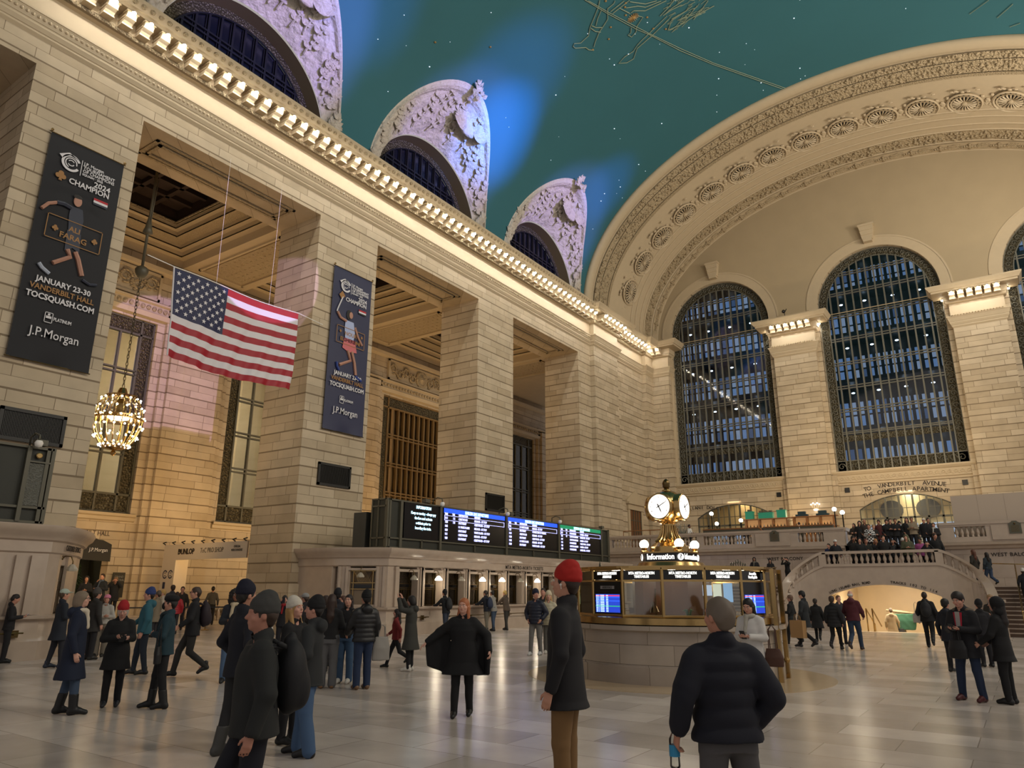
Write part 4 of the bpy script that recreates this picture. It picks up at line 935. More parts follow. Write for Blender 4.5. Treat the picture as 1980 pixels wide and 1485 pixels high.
for y in (21.6,24.06,28.98,33.88,38.75): f.box(XF-.06,XF+.05,y-.07,y+.07,3.3,5.16)
for y in (22.9,26.5,31.4,36.3): f.box(XF-.06,XF+.02,y-.03,y+.03,3.3,3.66)
f.build('board_frame', M['bronze'], DB)
def put(T, y0, y1, z0, z1, d): T.box(XF-.05,XF+d,y0,y1,z0,z1)
s = MB(); put(s,21.8,24.0,3.7,5.12,.0); sc = s.build('information_screen', M['screenblack'], DB)
text('INFORMATION', .17, YZt(XF+.02,22.95,4.98), M['ledcyan'], sc, bold=.006, wide=.8)
for i, t in enumerate(('Keep us moving - always pay','the fare and activate','e-tickets prior to','boarding the train.')): text(t, .155, YZt(XF+.02,22.95,4.74-.2*i), M['ledcyan'], sc, bold=.005, wide=.86)
H = [(24.28,28.84,'HARLEM LINE DEPARTURES','ledblue',[('8:11','112','CRESTWOOD','MELROSE - 1ST STOP'),('8:30','110','SOUTHEAST','CRESTWOOD - 1ST STOP'),('8:42','','N. WHITE PLAINS','MELROSE - 1ST STOP'),('8:50','','SOUTHEAST','WHITE PLAINS - 1ST STOP'),('9:11','','CRESTWOOD','MELROSE - 1ST STOP'),('9:30','','SOUTHEAST','CRESTWOOD - 1ST STOP')]),
 (29.12,33.74,'HARLEM LINE DEPARTURES','ledblue',[('9:42','','N. WHITE PLAINS','MELROSE - 1ST STOP'),('9:50','','SOUTHEAST','CONNECTION TO WASSAIC'),('10:11','','CRESTWOOD','MELROSE - 1ST STOP'),('10:30','','SOUTHEAST','CRESTWOOD - 1ST STOP'),('10:42','','N. WHITE PLAINS','MELROSE - 1ST STOP'),('10:50','','SOUTHEAST','WHITE PLAINS - 1ST STOP')]),
 (34.05,38.68,'HUDSON LINE DEPARTURES','ledgreen',[('8:15','28','POUGHKEEPSIE','YANKEES - 1ST STOP'),('8:25','40','CROTON-HARMON','MARBLE HILL - 1ST STOP'),('8:47','','CROTON-HARMON','HARLEM - 1ST STOP'),('9:15','','POUGHKEEPSIE','TARRYTOWN - 1ST STOP'),('9:20','','CROTON-HARMON','HARLEM - 1ST STOP'),('9:50','','POUGHKEEPSIE','MARBLE HILL - 1ST STOP')])]
for y0, y1, ttl, hm, rows in H:
    s = MB(); put(s,y0-.03,y1+.03,3.7,5.13,.0); sc = s.build('departures_screen', M['screenblack'], DB)
    s = MB(); put(s,y0,y1,4.92,5.11,.012); s.build('header_strip', M[hm], sc); text(ttl, .2, YZt(XF+.03,(y0+y1)/2+.05,5.01), M['ledcyan'] if hm == 'ledblue' else M['ledcyan'], sc, bold=.006, wide=.72)
    s = MB()
    for q in ((y0+.04,y1-.04,4.60,4.615),(y0+.04,y1-.04,4.80,4.815),(y0+.04,y0+.06,4.6,4.815),(y1-.06,y1-.04,4.6,4.815)): put(s,*q,.012)
    s.build('header_outline', M['ledtext'], sc)
    for yy, t in ((y0+.03,'TIME'),(y0+.55,'TRK'),(y0+1.0,'DESTINATION'),(y0+2.15,'REMARKS')): text(t, .13, YZt(XF+.02,yy,4.87), M['ledtext'], sc, align='LEFT', bold=.005, wide=.78)
    for k, (a, b_, c_, d_2) in enumerate(rows):
        z = 4.70-.17*k
        for yy, t in ((y0+.08,a),(y0+.6,b_),(y0+1.0,c_),(y0+2.15,d_2)):
            if t: text(t, .135, YZt(XF+.02,yy,z), M['ledtext'], sc, align='LEFT', bold=.005, wide=.75)
AB, f = board('arrival_board', -6, 8.48, ''); tag(AB, 'end of the second electronic board above the customer service office at the left edge', 'departure board')
for y in (7.9,7.15): f.box(XF-.06,XF+.05,y-.05,y+.05,3.3,5.16)
f.box(XF-.05,XF+.03,7.9,8.45,4.78,4.82); f.build('board_frame', M['bronze'], AB)
b = MB(); b.box(XF-.05,XF+.0,7.95,8.36,3.7,4.76); b.build('woven_grille', mat('pale_woven_grille', '5c5c54', .5, noise_=(60,.7), bump=('v', 26, .02)), AB)
b = MB(); b.box(XF-.05,XF+.0,6.0,7.1,3.7,5.1); b.build('screen', M['screenblack'], AB)
b = MB(); b.lathe([(.075,0),(.075,.02),(.055,.03),(0,.03)], (0,0,0), 20); 
for i in range(len(b.v)): x, y, z = b.v[i]; b.v[i] = (XF+.0+z, 8.15+x, 4.97+y)
b.build('emblem', M['brass'], AB)
# cameras and goosenecks standing on the boards
for y, lab in ((23.9,'over the information screen'),(28.8,'over the first blue screen join'),(33.7,'over the second blue screen join'),(8.0,'over the board at the left edge')):
    r = empty('security_camera', (XF-.3,y,5.2)); b = MB(); b.tube([(0,0,0),(0,0,.25),(.25,0,.33),(.5,0,.25),(.52,0,.1)], .025, 6); b.build('gooseneck', M['bronze'], r, smooth=True)
    b = MB(); b.lathe([(.0,-.12),(.08,-.09),(.1,0),(.07,.06),(0,.07)], (.52,0,.05), 12); b.build('camera_dome', M['white'], r, smooth=True); tag(r, 'gooseneck dome camera '+lab, 'camera')
for y in (23.3,29.6,39.2,8.2):
    r = empty('board_floodlight', (XF-.2,y,5.2)); b = MB(); b.box(-.1,.12,-.14,.14,.05,.2); b.box(-.03,.03,-.03,.03,0,.06); b.build('lamp_housing', M['bronze'], r); tag(r, 'small box floodlight on top of the board '+{23.3:'beside its information screen',29.6:'beside its second blue header',39.2:'at its far green-headed end',8.2:'at the left edge'}[y], 'floodlight')
r = empty('speaker_cabinet', (-21.9,21.25,3.27)); b = MB(); b.box(-.35,.35,-.35,.15,0,1.45); b.build('cabinet_body', mat('dull_grey_cabinet', '3c3c38', .6), r); b = MB(); b.box(.36,.37,-.05,.05,1.1,1.2); b.build('cabinet_port', M['black'], r)
tag(r, 'tall grey cabinet behind the left end of the long departure board', 'cabinet')
# pier ventilation grilles
for (y0,y1), z1, who in (((8.36,10.2),6.86,'nearest left pier'),((20.3,22.15),6.92,'middle pier under the blue banner'),((32.2,34.0),6.9,'far pier above the departure board')):
    r = empty('vent_grille', (-23.99,(y0+y1)/2,z1-.97)); w2 = (y1-y0)/2; b = MB()
    for q in ((-w2,w2,0,.1),(-w2,w2,.87,.97),(-w2,-w2+.1,0,.97),(w2-.1,w2,0,.97)): b.box(0,.07,*q)
    b.build('grille_frame', mat('black_iron', '15130f', .5), r); b = MB()
    for k in range(40): y = -w2+.1+(w2*2-.2)*k/39; b.box(.0,.04,y-.008,y+.008,.1,.87)
    b.box(0,.015,-w2+.1,w2-.1,.1,.87); b.build('grille_bars', bpy.data.materials['black_iron'], r); tag(r, 'black iron vent grille on the '+who, 'vent')
# ================================================================ banners
WT = mat('banner_white_print', 'd8d6da', .6); GT = mat('banner_gold_print', '9a6f3c', .6); SK = mat('printed_skin', 'b0826e', .6); KT = mat('printed_dark_kit', '2e3242', .6); RD = mat('printed_red', 'b01826', .6); PK = mat('printed_pink', 'c86a70', .6)
def banner(Y0, base, lab, second):
    r = empty('hanging_banner', (-23.9, Y0, 8.36)); b = MB()
    b.grid(lambda i, j: Vector((.0+.05*math.sin(PI*j)*math.sin(PI*i)+(.05*math.sin(i*9) if j == 0 else 0), 2.37*i, 7.66*j)), 14, 26); cl = b.build('banner_cloth', base, r, smooth=True, fix=False)
    b = MB()
    for z in (0,7.66): b.tube([(-.0,-.05,z),(.0,2.42,z)], .02, 6)
    b.build('banner_pole', M['brassd'], r)
    b = MB(); [b.ball((.03,y,7.72), .05, 6, 4) for y in (0,2.37)]; b.build('banner_hook', M['brass'], r)
    P = lambda u, v: frame((.085,u,v),(0,1,0),(0,0,1))
    def poly(pts, m, nm, d=.08): T = MB(); T.prism(pts, lambda u,v,w: (w,u,v), d, d+.006); return T.build(nm, m, r)
    def stroke(pts, w, m, nm): T = MB(); T.tube([(.085,u,v) for u, v in pts], w, 6); k = 0; return T.build(nm, m, r)
    # eye shaped tournament emblem
    T = MB()
    def arc(cx, cz, r0, r1, a0, a1, n=24, th=.006):
        pts = [(cx+r0*math.cos(R_(a0+(a1-a0)*i/n)), cz+r0*math.sin(R_(a0+(a1-a0)*i/n))) for i in range(n+1)]+[(cx+r1*math.cos(R_(a1+(a0-a1)*i/n))*1.0, cz+r1*math.sin(R_(a1+(a0-a1)*i/n))) for i in range(n+1)]
        for i in range(n): T.add([(.085,*pts[i]),(.085,*pts[i+1]),(.085,*pts[2*n-i]),(.085,*pts[2*n+1-i])], [(0,1,2,3)])
    arc(.70,6.82,.30,.22,25,330); arc(.70,6.82,.19,.155,-10,250); arc(.70,6.82,.11,.08,30,150); arc(.70,6.82,.11,.08,210,340)
    T.add([(.085,.31,6.98),(.085,.60,7.16),(.085,.92,7.02),(.085,.62,7.08),(.085,.48,6.96),(.085,.42,6.88)], [(0,1,2,3,4,5)]); T.box(.08,.09,1.01,1.03,6.52,7.09); T.build('tournament_emblem', WT, r, fix=False)
    for t, s_, v in (('J.P. Morgan',.155,7.0),('TOURNAMENT',.165,6.86),('OF CHAMPIONS',.155,6.73),('SQUASH · 2025',.11,6.61)): text(t, s_, P(1.08,v), WT, r, align='LEFT', bold=.003, wide=.92)
    text('2024', .27, P(2.03,6.42), WT, r, align='RIGHT', bold=.006); text('CHAMPION', .27, P(2.03,6.2), WT, r, align='RIGHT', bold=.006, wide=.92)
    for z0, z1, m in ((5.88,5.96,RD),(5.80,5.88,WT),(5.73,5.80,KT if not second else mat('printed_black','0a0a0c',.6))): poly([(1.57,z0),(2.03,z0),(2.03,z1),(1.57,z1)], m, 'printed_flag')
    T = MB(); [T.box(.09,.10,u0,u1,v0,v1) for u0,u1,v0,v1 in ((.32,2.03,4.82,4.845),(.32,2.03,4.03,4.055),(.32,.345,4.03,4.845),(2.005,2.03,4.03,4.845))]; T.build('gold_box_outline', GT, r)
    def club(u, v, s_, spade=False):
        T = MB()
        for du, dv in ((0,.42),(-.36,-.05),(.36,-.05)) if not spade else ((-.22,-.05),(.22,-.05)): T.prism([(u+s_*(du+.38*math.cos(a)), v+s_*(dv+.38*math.sin(a))) for a in np.linspace(0,2*PI,16,endpoint=False)], lambda a_,b_,w: (w,a_,b_), .085, .092+.001*du)
        if spade: T.prism([(u-s_*.55,v+s_*.1),(u+s_*.55,v+s_*.1),(u,v+s_*.85)], lambda a_,b_,w: (w,a_,b_), .085, .092)
        T.prism([(u-s_*.25,v-s_*.75),(u+s_*.25,v-s_*.75),(u,v+s_*.2)], lambda a_,b_,w: (w,a_,b_), .085, .094); T.build('card_suit_mark', GT, r)
    if not second:
        club(.47,6.24,.22); club(.6,4.42,.13); club(1.82,4.42,.13)
        poly([(.93,5.36),(1.3,5.36),(1.38,5.0),(1.35,4.5),(.98,4.5),(.92,5.0)], KT, 'printed_shirt', .082); poly([(.95,4.5),(1.38,4.5),(1.42,3.85),(1.2,3.95),(.98,3.78)], KT, 'printed_shorts', .082)
        stroke([(.95,5.28),(.72,5.32),(.5,5.28)], .075, KT, 'printed_sleeve'); stroke([(.52,5.28),(.28,5.14),(.12,4.9)], .06, SK, 'printed_arm')
        T = MB(); T.ball((.105,1.1,5.58), .14, 14, 10, (.1,.95,1.3)); T.build('printed_face', SK, r, smooth=True); T = MB(); T.ball((.108,1.08,5.73), .13, 12, 8, (.1,1.05,.6)); T.build('printed_hair', mat('printed_hair_dark','1a100c',.6), r)
        stroke([(1.06,3.85),(1.18,3.62),(.72,3.24)], .075, SK, 'printed_leg'); stroke([(1.3,3.85),(1.43,3.62),(1.62,3.12)], .075, SK, 'printed_leg'); stroke([(.34,3.1),(.45,2.98),(.68,2.85)], .06, mat('printed_shoe','a8b0c0',.6), 'printed_shoe'); stroke([(1.66,3.0),(1.9,2.92),(2.12,2.98)], .05, KT, 'printed_shoe')
        text('ALI', .25, P(1.17,4.56), GT, r, bold=.006); text('FARAG', .27, P(1.17,4.27), GT, r, bold=.006)
    else:
        T = MB(); T.prism([(.32,6.3),(.5,6.52),(.68,6.32),(.5,6.1)], lambda a_,b_,w: (w,a_,b_), .085, .09); T.build('printed_diamond', GT, r)
        stroke([(.55,6.25),(.3,5.6),(.26,5.45)], .03, WT, 'printed_racket'); stroke([(.3,5.45),(.5,5.22),(.85,5.15)], .06, SK, 'printed_arm'); stroke([(1.4,5.0),(1.6,4.6),(1.9,4.25)], .055, SK, 'printed_arm')
        poly([(.8,5.2),(1.3,5.2),(1.42,4.7),(1.35,4.3),(.85,4.3),(.78,4.8)], mat('printed_pale_shirt','a8b4d8',.6), 'printed_shirt', .082); poly([(.8,4.35),(1.45,4.35),(1.6,3.8),(1.1,3.72),(.72,3.85)], PK, 'printed_skirt', .083)
        T = MB(); T.ball((.105,1.10,5.5), .12, 14, 10, (.1,.95,1.35)); T.build('printed_face', SK, r, smooth=True); T = MB(); T.ball((.08,1.0,5.5), .15, 12, 8, (.1,1,1.6)); T.build('printed_hair', mat('printed_hair_black','100c0c',.6), r)
        stroke([(1.05,3.8),(1.25,3.35),(.6,3.0)], .075, SK, 'printed_leg'); stroke([(1.3,3.8),(1.5,3.3),(1.62,2.75)], .07, SK, 'printed_leg'); stroke([(.45,3.1),(.5,2.9),(.62,2.75)], .055, mat('printed_blue_shoe','28408a',.6), 'printed_shoe'); stroke([(1.6,2.72),(1.8,2.6),(1.98,2.55)], .055, bpy.data.materials['printed_blue_shoe'], 'printed_shoe')
        text('NOUR', .25, P(1.17,4.56), GT, r, bold=.006); text('ELSHERBINI', .25, P(1.17,4.25), GT, r, bold=.006, wide=.95); club(.55,4.6,.1,True); club(1.85,4.62,.1,True)
    text('JANUARY 23-30', .255, P(1.17,2.6), WT, r, bold=.007, wide=.93); text('VANDERBILT HALL', .245, P(1.17,2.34), GT, r, bold=.006, wide=.92); text('TOCSQUASH.COM', .265, P(1.17,2.06), WT, r, bold=.008, wide=.90)
    text('PLATINUM', .155, P(1.31,1.44), WT, r, bold=.004, wide=.72)
    T = MB(); [T.box(.085,.092,*q) for q in ((.78,1.02,1.28,1.3),(.78,1.02,1.6,1.62),(.78,.8,1.28,1.62),(1.0,1.02,1.28,1.62),(.82,.98,1.42,1.5))]; T.ball((.088,.9,1.55), .04, 8, 5, (.1,1,1)); T.build('series_emblem', WT, r)
    text('J.P.Morgan', .40, P(1.17,.92), WT, r, bold=.002, wide=.85)
    tag(r, lab, 'banner')
banner(8.2, M['navy'], 'black tournament banner with a squash player and CHAMPION, on the nearest left pier', False)
banner(20.3, M['navy2'], 'blue tournament banner with a player in a pink skirt, on the middle pier', True)
# ================================================================ flag
FR = mat('flag_red', '9c0a22', .55); FW = mat('flag_white', 'd6d2d6', .55); FB = mat('flag_blue', '0e1644', .55)
fr = empty('national_flag'); Wd, Hh = 5.5, 3.28; nx, nz = 120, 65
def fpt(u, v):       # u along the hoist rope, v downward (0..1)
    wav = .05*math.sin(u*26+v*3)*v+.09*math.sin(u*7+v*2)+.03*math.sin(u*60+v*14)*v
    return Vector((-23.4+wav-.45*0, 12.6+Wd*u+.14*v*(1-u)-.05*v*u, 12.76-Hh*v-.14*math.sin(PI*u)*(.6)*(1 if v > .9 else v)-.06*math.sin(PI*u)))
vs = [fpt(i/nx, j/nz) for i in range(nx+1) for j in range(nz+1)]
me = bpy.data.meshes.new('flag_cloth'); fs = []; mi = []
for i in range(nx):
    for j in range(nz):
        fs.append((i*(nz+1)+j,(i+1)*(nz+1)+j,(i+1)*(nz+1)+j+1,i*(nz+1)+j+1)); st = j//5
        mi.append(2 if (i < 48 and j < 35) else (0 if st % 2 == 0 else 1))
me.from_pydata([tuple(v) for v in vs], [], fs); [me.materials.append(m) for m in (FR,FW,FB)]; me.polygons.foreach_set('material_index', mi); me.update()
link_mesh('flag_cloth', me, None, fr, smooth=True)
b = MB()
for row in range(9):
    for colm in range(6 if row % 2 == 0 else 5):
        u = .4*((colm*2+1+(row % 2))/12); v = (7/13)*((row+1)/10); c = fpt(u, v)+Vector((.02,0,0)); pts = []
        for k in range(10): a = PI/2+k*PI/5; q = .098 if k % 2 == 0 else .04; pts.append((c.x, c.y+q*math.cos(a)*.95, c.z+q*math.sin(a)))
        b.add([tuple(c)]+pts, [(0,k+1,(k+1)%10+1) for k in range(10)])
b.build('canton_stars', FW, fr, fix=False)
b = MB(); b.tube([fpt(0,0)+Vector((0,-.0,.03))]+[fpt(0,v/8) for v in range(9)], .03, 6); b.build('hoist_edge', FW, fr)
tag(fr, 'large American flag hung by its top edge between the two nearest piers', 'flag')
b = MB(); b.tube([(-23.6,11.7,12.95)]+[fpt(u/10,0)+Vector((0,0,.03)) for u in range(11)]+[(-23.85,19.84,12.93)], .018, 6)
for u in (.3,.75): p = fpt(u,0); b.tube([p, (-23.4,p.y,18.1)], .006, 4)
o = b.build('flag_rope', M['white'], None); tag(o, 'thin white rope carrying the American flag', 'rope')
# ================================================================ chandelier
def chandelier(loc, sc=1.0, full=True):
    r = empty('chandelier', loc); r.scale = (sc,)*3; R0 = .86
    rad = lambda t: R0*(math.sin(PI*min(1,max(0,.16+.74*t)))**.62); hz = lambda t: 1.05-2.0*t
    b = MB()
    for k in range(20):
        a = 2*PI*k/20; b.tube([(rad(t)*math.cos(a), rad(t)*math.sin(a), hz(t)) for t in np.linspace(0,1,13)], .02, 5)
    b.build('gilt_rib', M['brass'], r, smooth=True); b = MB()
    for t, w in ((0,.03),(.42,.05),(.46,.03),(.95,.03)):
        b.lathe([(rad(t)-.01,hz(t)-w),(rad(t)+.02,hz(t)-w),(rad(t)+.02,hz(t)+w),(rad(t)-.01,hz(t)+w)], (0,0,0), 36)
    b.lathe([(.0,-1.28),(.07,-1.24),(.1,-1.15),(.05,-1.06),(.4,-.98),(0,-.95)], (0,0,0), 16); b.lathe([(.3,.98),(.32,1.05),(.2,1.15),(.16,1.3),(.12,1.4),(0,1.42)], (0,0,0), 20)
    for k in range(60): a = 2*PI*k/60; b.ball((rad(.44)*1.03*math.cos(a), rad(.44)*1.03*math.sin(a), hz(.44)), .035, 5, 4)
    b.build('gilt_band', M['brass'], r)
    b = MB(); b.lathe([(.2,.25),(.24,.5),(.24,.75),(.16,.95)], (0,0,0), 14); b.build('inner_basket', M['brassd'], r)
    bm_ = MB().ball((0,0,0), .036, 6, 4).mesh('bulb'); bm_.materials.append(M['bulb'])
    for t, n, off in ((.06,14,0),(.24,16,.5),(.42,16,0),(.60,16,.5),(.80,16,0),(.97,18,.5)):
        for k in range(n):
            a = 2*PI*(k+off)/n; q = rad(t)+.07; link_mesh('bulb', bm_, None, r, (q*math.cos(a), q*math.sin(a), hz(t)))
    l = bpy.data.lights.new('chandelier_glow', 'POINT'); l.energy = 260; l.color = (1,.78,.48); l.shadow_soft_size = .5; o = bpy.data.objects.new('chandelier_glow', l); COL.objects.link(o); o.parent = r
    return r
CH = chandelier((-28,13.75,7.85)); tag(CH, 'large melon-shaped gilt chandelier covered in lit bulbs, hanging left of the flag', 'chandelier')
b = MB(); z = 9.25; k = 0
while z < 13.9:
    a = k % 2; b.tube([(math.cos(t)*.045*(1 if a else 0), math.cos(t)*.045*(0 if a else 1), z+.1+math.sin(t)*.1) for t in np.linspace(0,2*PI,9)], .014, 4, cap=False); z += .15; k += 1
b.build('chain', M['bronze'], CH, loc=(0,0,0)); bpy.data.objects['chain'].location = (0,0,-7.85)
b = MB(); b.lathe([(.02,0),(.14,.08),(.24,.25),(.26,.4),(.2,.5),(.1,.56),(.05,.6)], (0,0,13.9-7.85), 16); b.tube([(0,0,14.4-7.85),(0,0,19.95-7.85)], .06, 8)
b.lathe([(.06,0),(.2,.1),(.14,.3),(.05,.9),(.04,1.2)], (0,0,15.9-7.85), 12); b.tube([(.1,0,16-7.85),(.15,.05,18.5-7.85)], .02, 5); b.build('ceiling_rod', M['bronze'], CH, smooth=True)
CH2 = chandelier((-39.6,25.6,6.9), .85); tag(CH2, 'second lit chandelier seen through the aisle window under the flag', 'chandelier')
b = MB(); b.tube([(0,0,1.3),(0,0,11.3)], .05, 6); b.build('chain', M['bronze'], CH2)
# ================================================================ information booth and clock
BC = Vector((-6.42,15.5)); BT = R_(-67.1)
BO = empty('information_booth', (BC.x,BC.y,0)); tag(BO, 'round marble and brass information booth with lit sign panels under the clock', 'booth')
b = MB(); b.lathe([(2.2,0),(2.2,.32),(2.17,.33),(2.17,.94),(2.2,.95),(2.28,.98),(2.28,1.06),(2.0,1.06)], (0,0,0), 72); b.build('marble_drum', M['boothm'], BO, auto=30)
o = MB().lathe([(3.15,0.0),(3.15,.01),(0,.01)], (BC.x,BC.y,0), 72).build('floor_disc', mat('pale_marble_disc', 'b8a284', .2, noise_=(2,.1)), None); o['kind'] = 'structure'; o.name = 'trim_20'
b = MB(); b.lathe([(2.1,1.06),(2.16,1.08),(2.16,1.2),(2.06,1.24),(1.9,1.24)], (0,0,0), 72); b.build('brass_tray', M['brass'], BO, auto=30)
def vert(k, r): a = R_(-72.5+22.5*k); return Vector((r*math.cos(a), r*math.sin(a), 0))
RG = 2.06
b = MB(); post = MB()
for k in range(16):
    a, c = vert(k,RG), vert(k+1,RG); t = (c-a).normalized(); n_ = Vector((t.y,-t.x,0))
    if n_.dot(a) < 0: n_ = -n_
    if k == 0: pm_ = MB().lathe([(.035,1.22),(.035,2.12)], (0,0,0), 8).mesh('brass_post'); pm_.materials.append(M['brass'])
    link_mesh('brass_post', pm_, None, BO, (a.x,a.y,0))
    for z0, z1, w in ((1.88,1.915,.03),(2.1,2.17,.06),(1.22,1.26,.03)):
        b.add([tuple(a+Vector((0,0,z0))-n_*.03),tuple(c+Vector((0,0,z0))-n_*.03),tuple(c+Vector((0,0,z0))+n_*w),tuple(a+Vector((0,0,z0))+n_*w),tuple(a+Vector((0,0,z1))-n_*.03),tuple(c+Vector((0,0,z1))-n_*.03),tuple(c+Vector((0,0,z1))+n_*w),tuple(a+Vector((0,0,z1))+n_*w)], [(0,3,2,1),(4,5,6,7),(0,1,5,4),(1,2,6,5),(2,3,7,6),(3,0,4,7)])
b.lathe([(2.12,2.14),(2.12,2.18),(0,2.18)], (0,0,0), 48)
b.build('brass_rail', M['brass'], BO, fix=True)
def pane_frame(k, z, d=0.0):
    a, c = vert(k,RG), vert(k+1,RG); m = (a+c)/2; t = (c-a).normalized(); n_ = t.cross(Vector((0,0,1))); 
    if n_.dot(m) < 0: t = -t; n_ = -n_
    m = m+n_*d; return frame((m.x,m.y,z), t, (0,0,1))
def ppanel(T, k, z0, z1, w, d, th=.01):
    F = pane_frame(k, 0, d); T.add([tuple(F @ Vector((s*w/2, z, q))) for z in (z0,z1) for s, q in ((-1,0),(1,0),(1,th),(-1,th))], [(0,3,2,1),(4,5,6,7),(0,1,5,4),(1,2,6,5),(2,3,7,6),(3,0,4,7)])
gl = MB(); sg = MB()
for k in range(16):
    ppanel(gl,k,1.25,1.89,.74,-.01,.004); ppanel(sg,k,1.92,2.09,.74,-.01,.02)
gl.build('glass_panel', M['clear'], BO); sg.build('sign_panel', M['blackgloss'], BO)
for k, tx in ((-1,('MTA METRO-NORTH','TIMETABLES')),(0,('MTA METRO-NORTH','TIMETABLES')),(1,('MTA METRO-NORTH','TIMETABLES')),(-2,('MTA METRO-NORTH','ARRIVALS')),(2,('Accessible','Boarding Info'))):
    for i, t in enumerate(tx): text(t, .068, pane_frame(k, 2.04-.065*i, .015), M['litwhite'], BO, bold=.0025, ext=.002, wide=.82)
for k in (-2,2): b = MB(); ppanel(b,k,1.26,1.88,.72,.005,.008); b.build('arrivals_screen', M['screenblack'], BO)
b = MB(); ppanel(b,-2,1.74,1.80,.38,.014,.003); b.build('arrivals_plate', mat('grey_sign_plate', '8a8484', .6), BO); text('ARRIVALS', .062, pane_frame(-2,1.768,.02), M['black'], BO, bold=.001, ext=.001)
for k in (-2,2):
    b = MB(); ppanel(b,k,1.29,1.64,.66,.014,.002); b.build('screen_rows', mat('screen_blue', '0a1c80', .4, emit=(.02,.06,.55), es=1.0) if k == -2 else bpy.data.materials['screen_blue'], BO)
    for nm, col, zs in (('screen_red_row',(.8,.04,.10),(1.60,)),('screen_bright_row',(.03,.12,1.0),(1.50,1.575)),('screen_green_row',(.03,.42,.22),(1.40,))):
        b = MB(); [ppanel(b,k,z,z+.02,.66,.017,.002) for z in zs]; b.build(nm, bpy.data.materials.get(nm) or mat(nm,'203050',.4,emit=col,es=1.1), BO)
    b = MB(); F = pane_frame(k,0,.019)
    for i in range(13):
        z = 1.30+.026*i
        for u0, u1 in ((-.31,-.27),(-.25,-.23),(-.2,-.09),(-.04,.02)): b.add([tuple(F @ Vector((u,zz,0))) for u, zz in ((u0,z),(u1,z),(u1,z+.012),(u0,z+.012))], [(0,1,2,3)])
    b.build('screen_text', M['ledcyan'], BO, fix=False)
# inside the booth
b = MB(); b.lathe([(.85,1.0),(.85,2.12)], (0,0,0), 16); b.box(-.9,.9,-.3,.3,1.0,1.35); b.build('wooden_core', M['wood'], BO); 
b = MB(); b.lathe([(1.95,1.0),(1.95,1.05),(0,1.05)], (0,0,0), 40); b.build('booth_desk', mat('booth_desk_wood', '7a5c34', .3), BO)
for k, m_ in ((1,None),):
    F = pane_frame(1,0,-.25)
    for i, (u, w, z0, z1, mm) in enumerate(((-.2,.2,1.62,1.82,'b8c8e0'),(.02,.18,1.5,1.84,'d8dcc8'),(.26,.2,1.5,1.86,'88b0d8'))):
        b = MB(); b.add([tuple(F @ Vector((x,z,q))) for z in (z0,z1) for x, q in ((u-w/2,0),(u+w/2,0),(u+w/2,.01),(u-w/2,.01))], [(0,3,2,1),(4,5,6,7),(0,1,5,4),(1,2,6,5),(2,3,7,6),(3,0,4,7)]); b.build('lit_timetable_poster', mat('backlit_poster_%d' % i, mm, .5, emit=srgb(mm)[:3], es=.9), BO)
F = pane_frame(-3,0,-.3); b = MB()
for u, w, z0, z1 in ((-.1,.5,1.24,1.42),): b.add([tuple(F @ Vector((x,z,q))) for z in (z0,z1) for x, q in ((u-w/2,0),(u+w/2,0),(u+w/2,.25),(u-w/2,.25))], [(0,3,2,1),(4,5,6,7),(0,1,5,4),(1,2,6,5),(2,3,7,6),(3,0,4,7)])
b.build('white_equipment_box', M['white'], BO)
F = pane_frame(-3,0,-.5); b = MB(); b.add([tuple(F @ Vector(v)) for v in ((-.3,1.35,0),(-.02,1.35,0),(-.02,1.62,0),(-.3,1.62,0))], [(0,1,2,3)]); b.build('monitor_screen', M['ledcyan'], BO, fix=False)
b = MB(); rnd = random.Random(4); F = pane_frame(0,0,-.25)
for i in range(9):
    u0 = .1+rnd.uniform(-.02,.02); u1 = u0+rnd.uniform(-.14,.14); b.tube([tuple(F @ Vector((u0,1.2,0))), tuple(F @ Vector(((u0+u1)/2,1.36,.02))), tuple(F @ Vector((u1,1.33,.04)))], [.008,.018,.002], 4)
b.build('potted_leaves', mat('orchid_leaf_green', '4a8a4a', .5), BO)
b = MB(); F = pane_frame(-1,0,-.35)
b.tube([tuple(F @ Vector((.15,1.1,0))), tuple(F @ Vector((.15,1.75,0)))], .015, 6); b.tube([tuple(F @ Vector((.1,1.5,0))), tuple(F @ Vector((.12,1.3,0)))], [.03,.09], 10); b.build('desk_lamp', M['brassd'], BO)
b = MB()
for k in (3,4):      # brass door uprights at the right side of the booth
    p = vert(k, 2.24); b.box(p.x-.04,p.x+.04,p.y-.04,p.y+.04,0,2.14); b.lathe([(.045,.3),(.065,.36),(.045,.42),(.04,.95),(.06,1.0)], (p.x,p.y,0), 10)
ppanel(b,3,.02,.1,.86,.14,.03); ppanel(b,3,1.0,1.06,.86,.14,.03); ppanel(b,3,2.06,2.14,.86,.14,.03); b.build('brass_door_frame', M['brass'], BO)
lamp('booth_light', 'POINT', (BC.x,BC.y,2.06), 0, WARM, .2)
l = bpy.data.objects['booth_light']
for a in (-110,-67,-20,30,100,170): lamp('booth_strip_light', 'POINT', (BC.x+1.5*math.cos(R_(a)), BC.y+1.5*math.sin(R_(a)), 2.02), 7, (1,.88,.68), .08)
bpy.data.objects.remove(l)
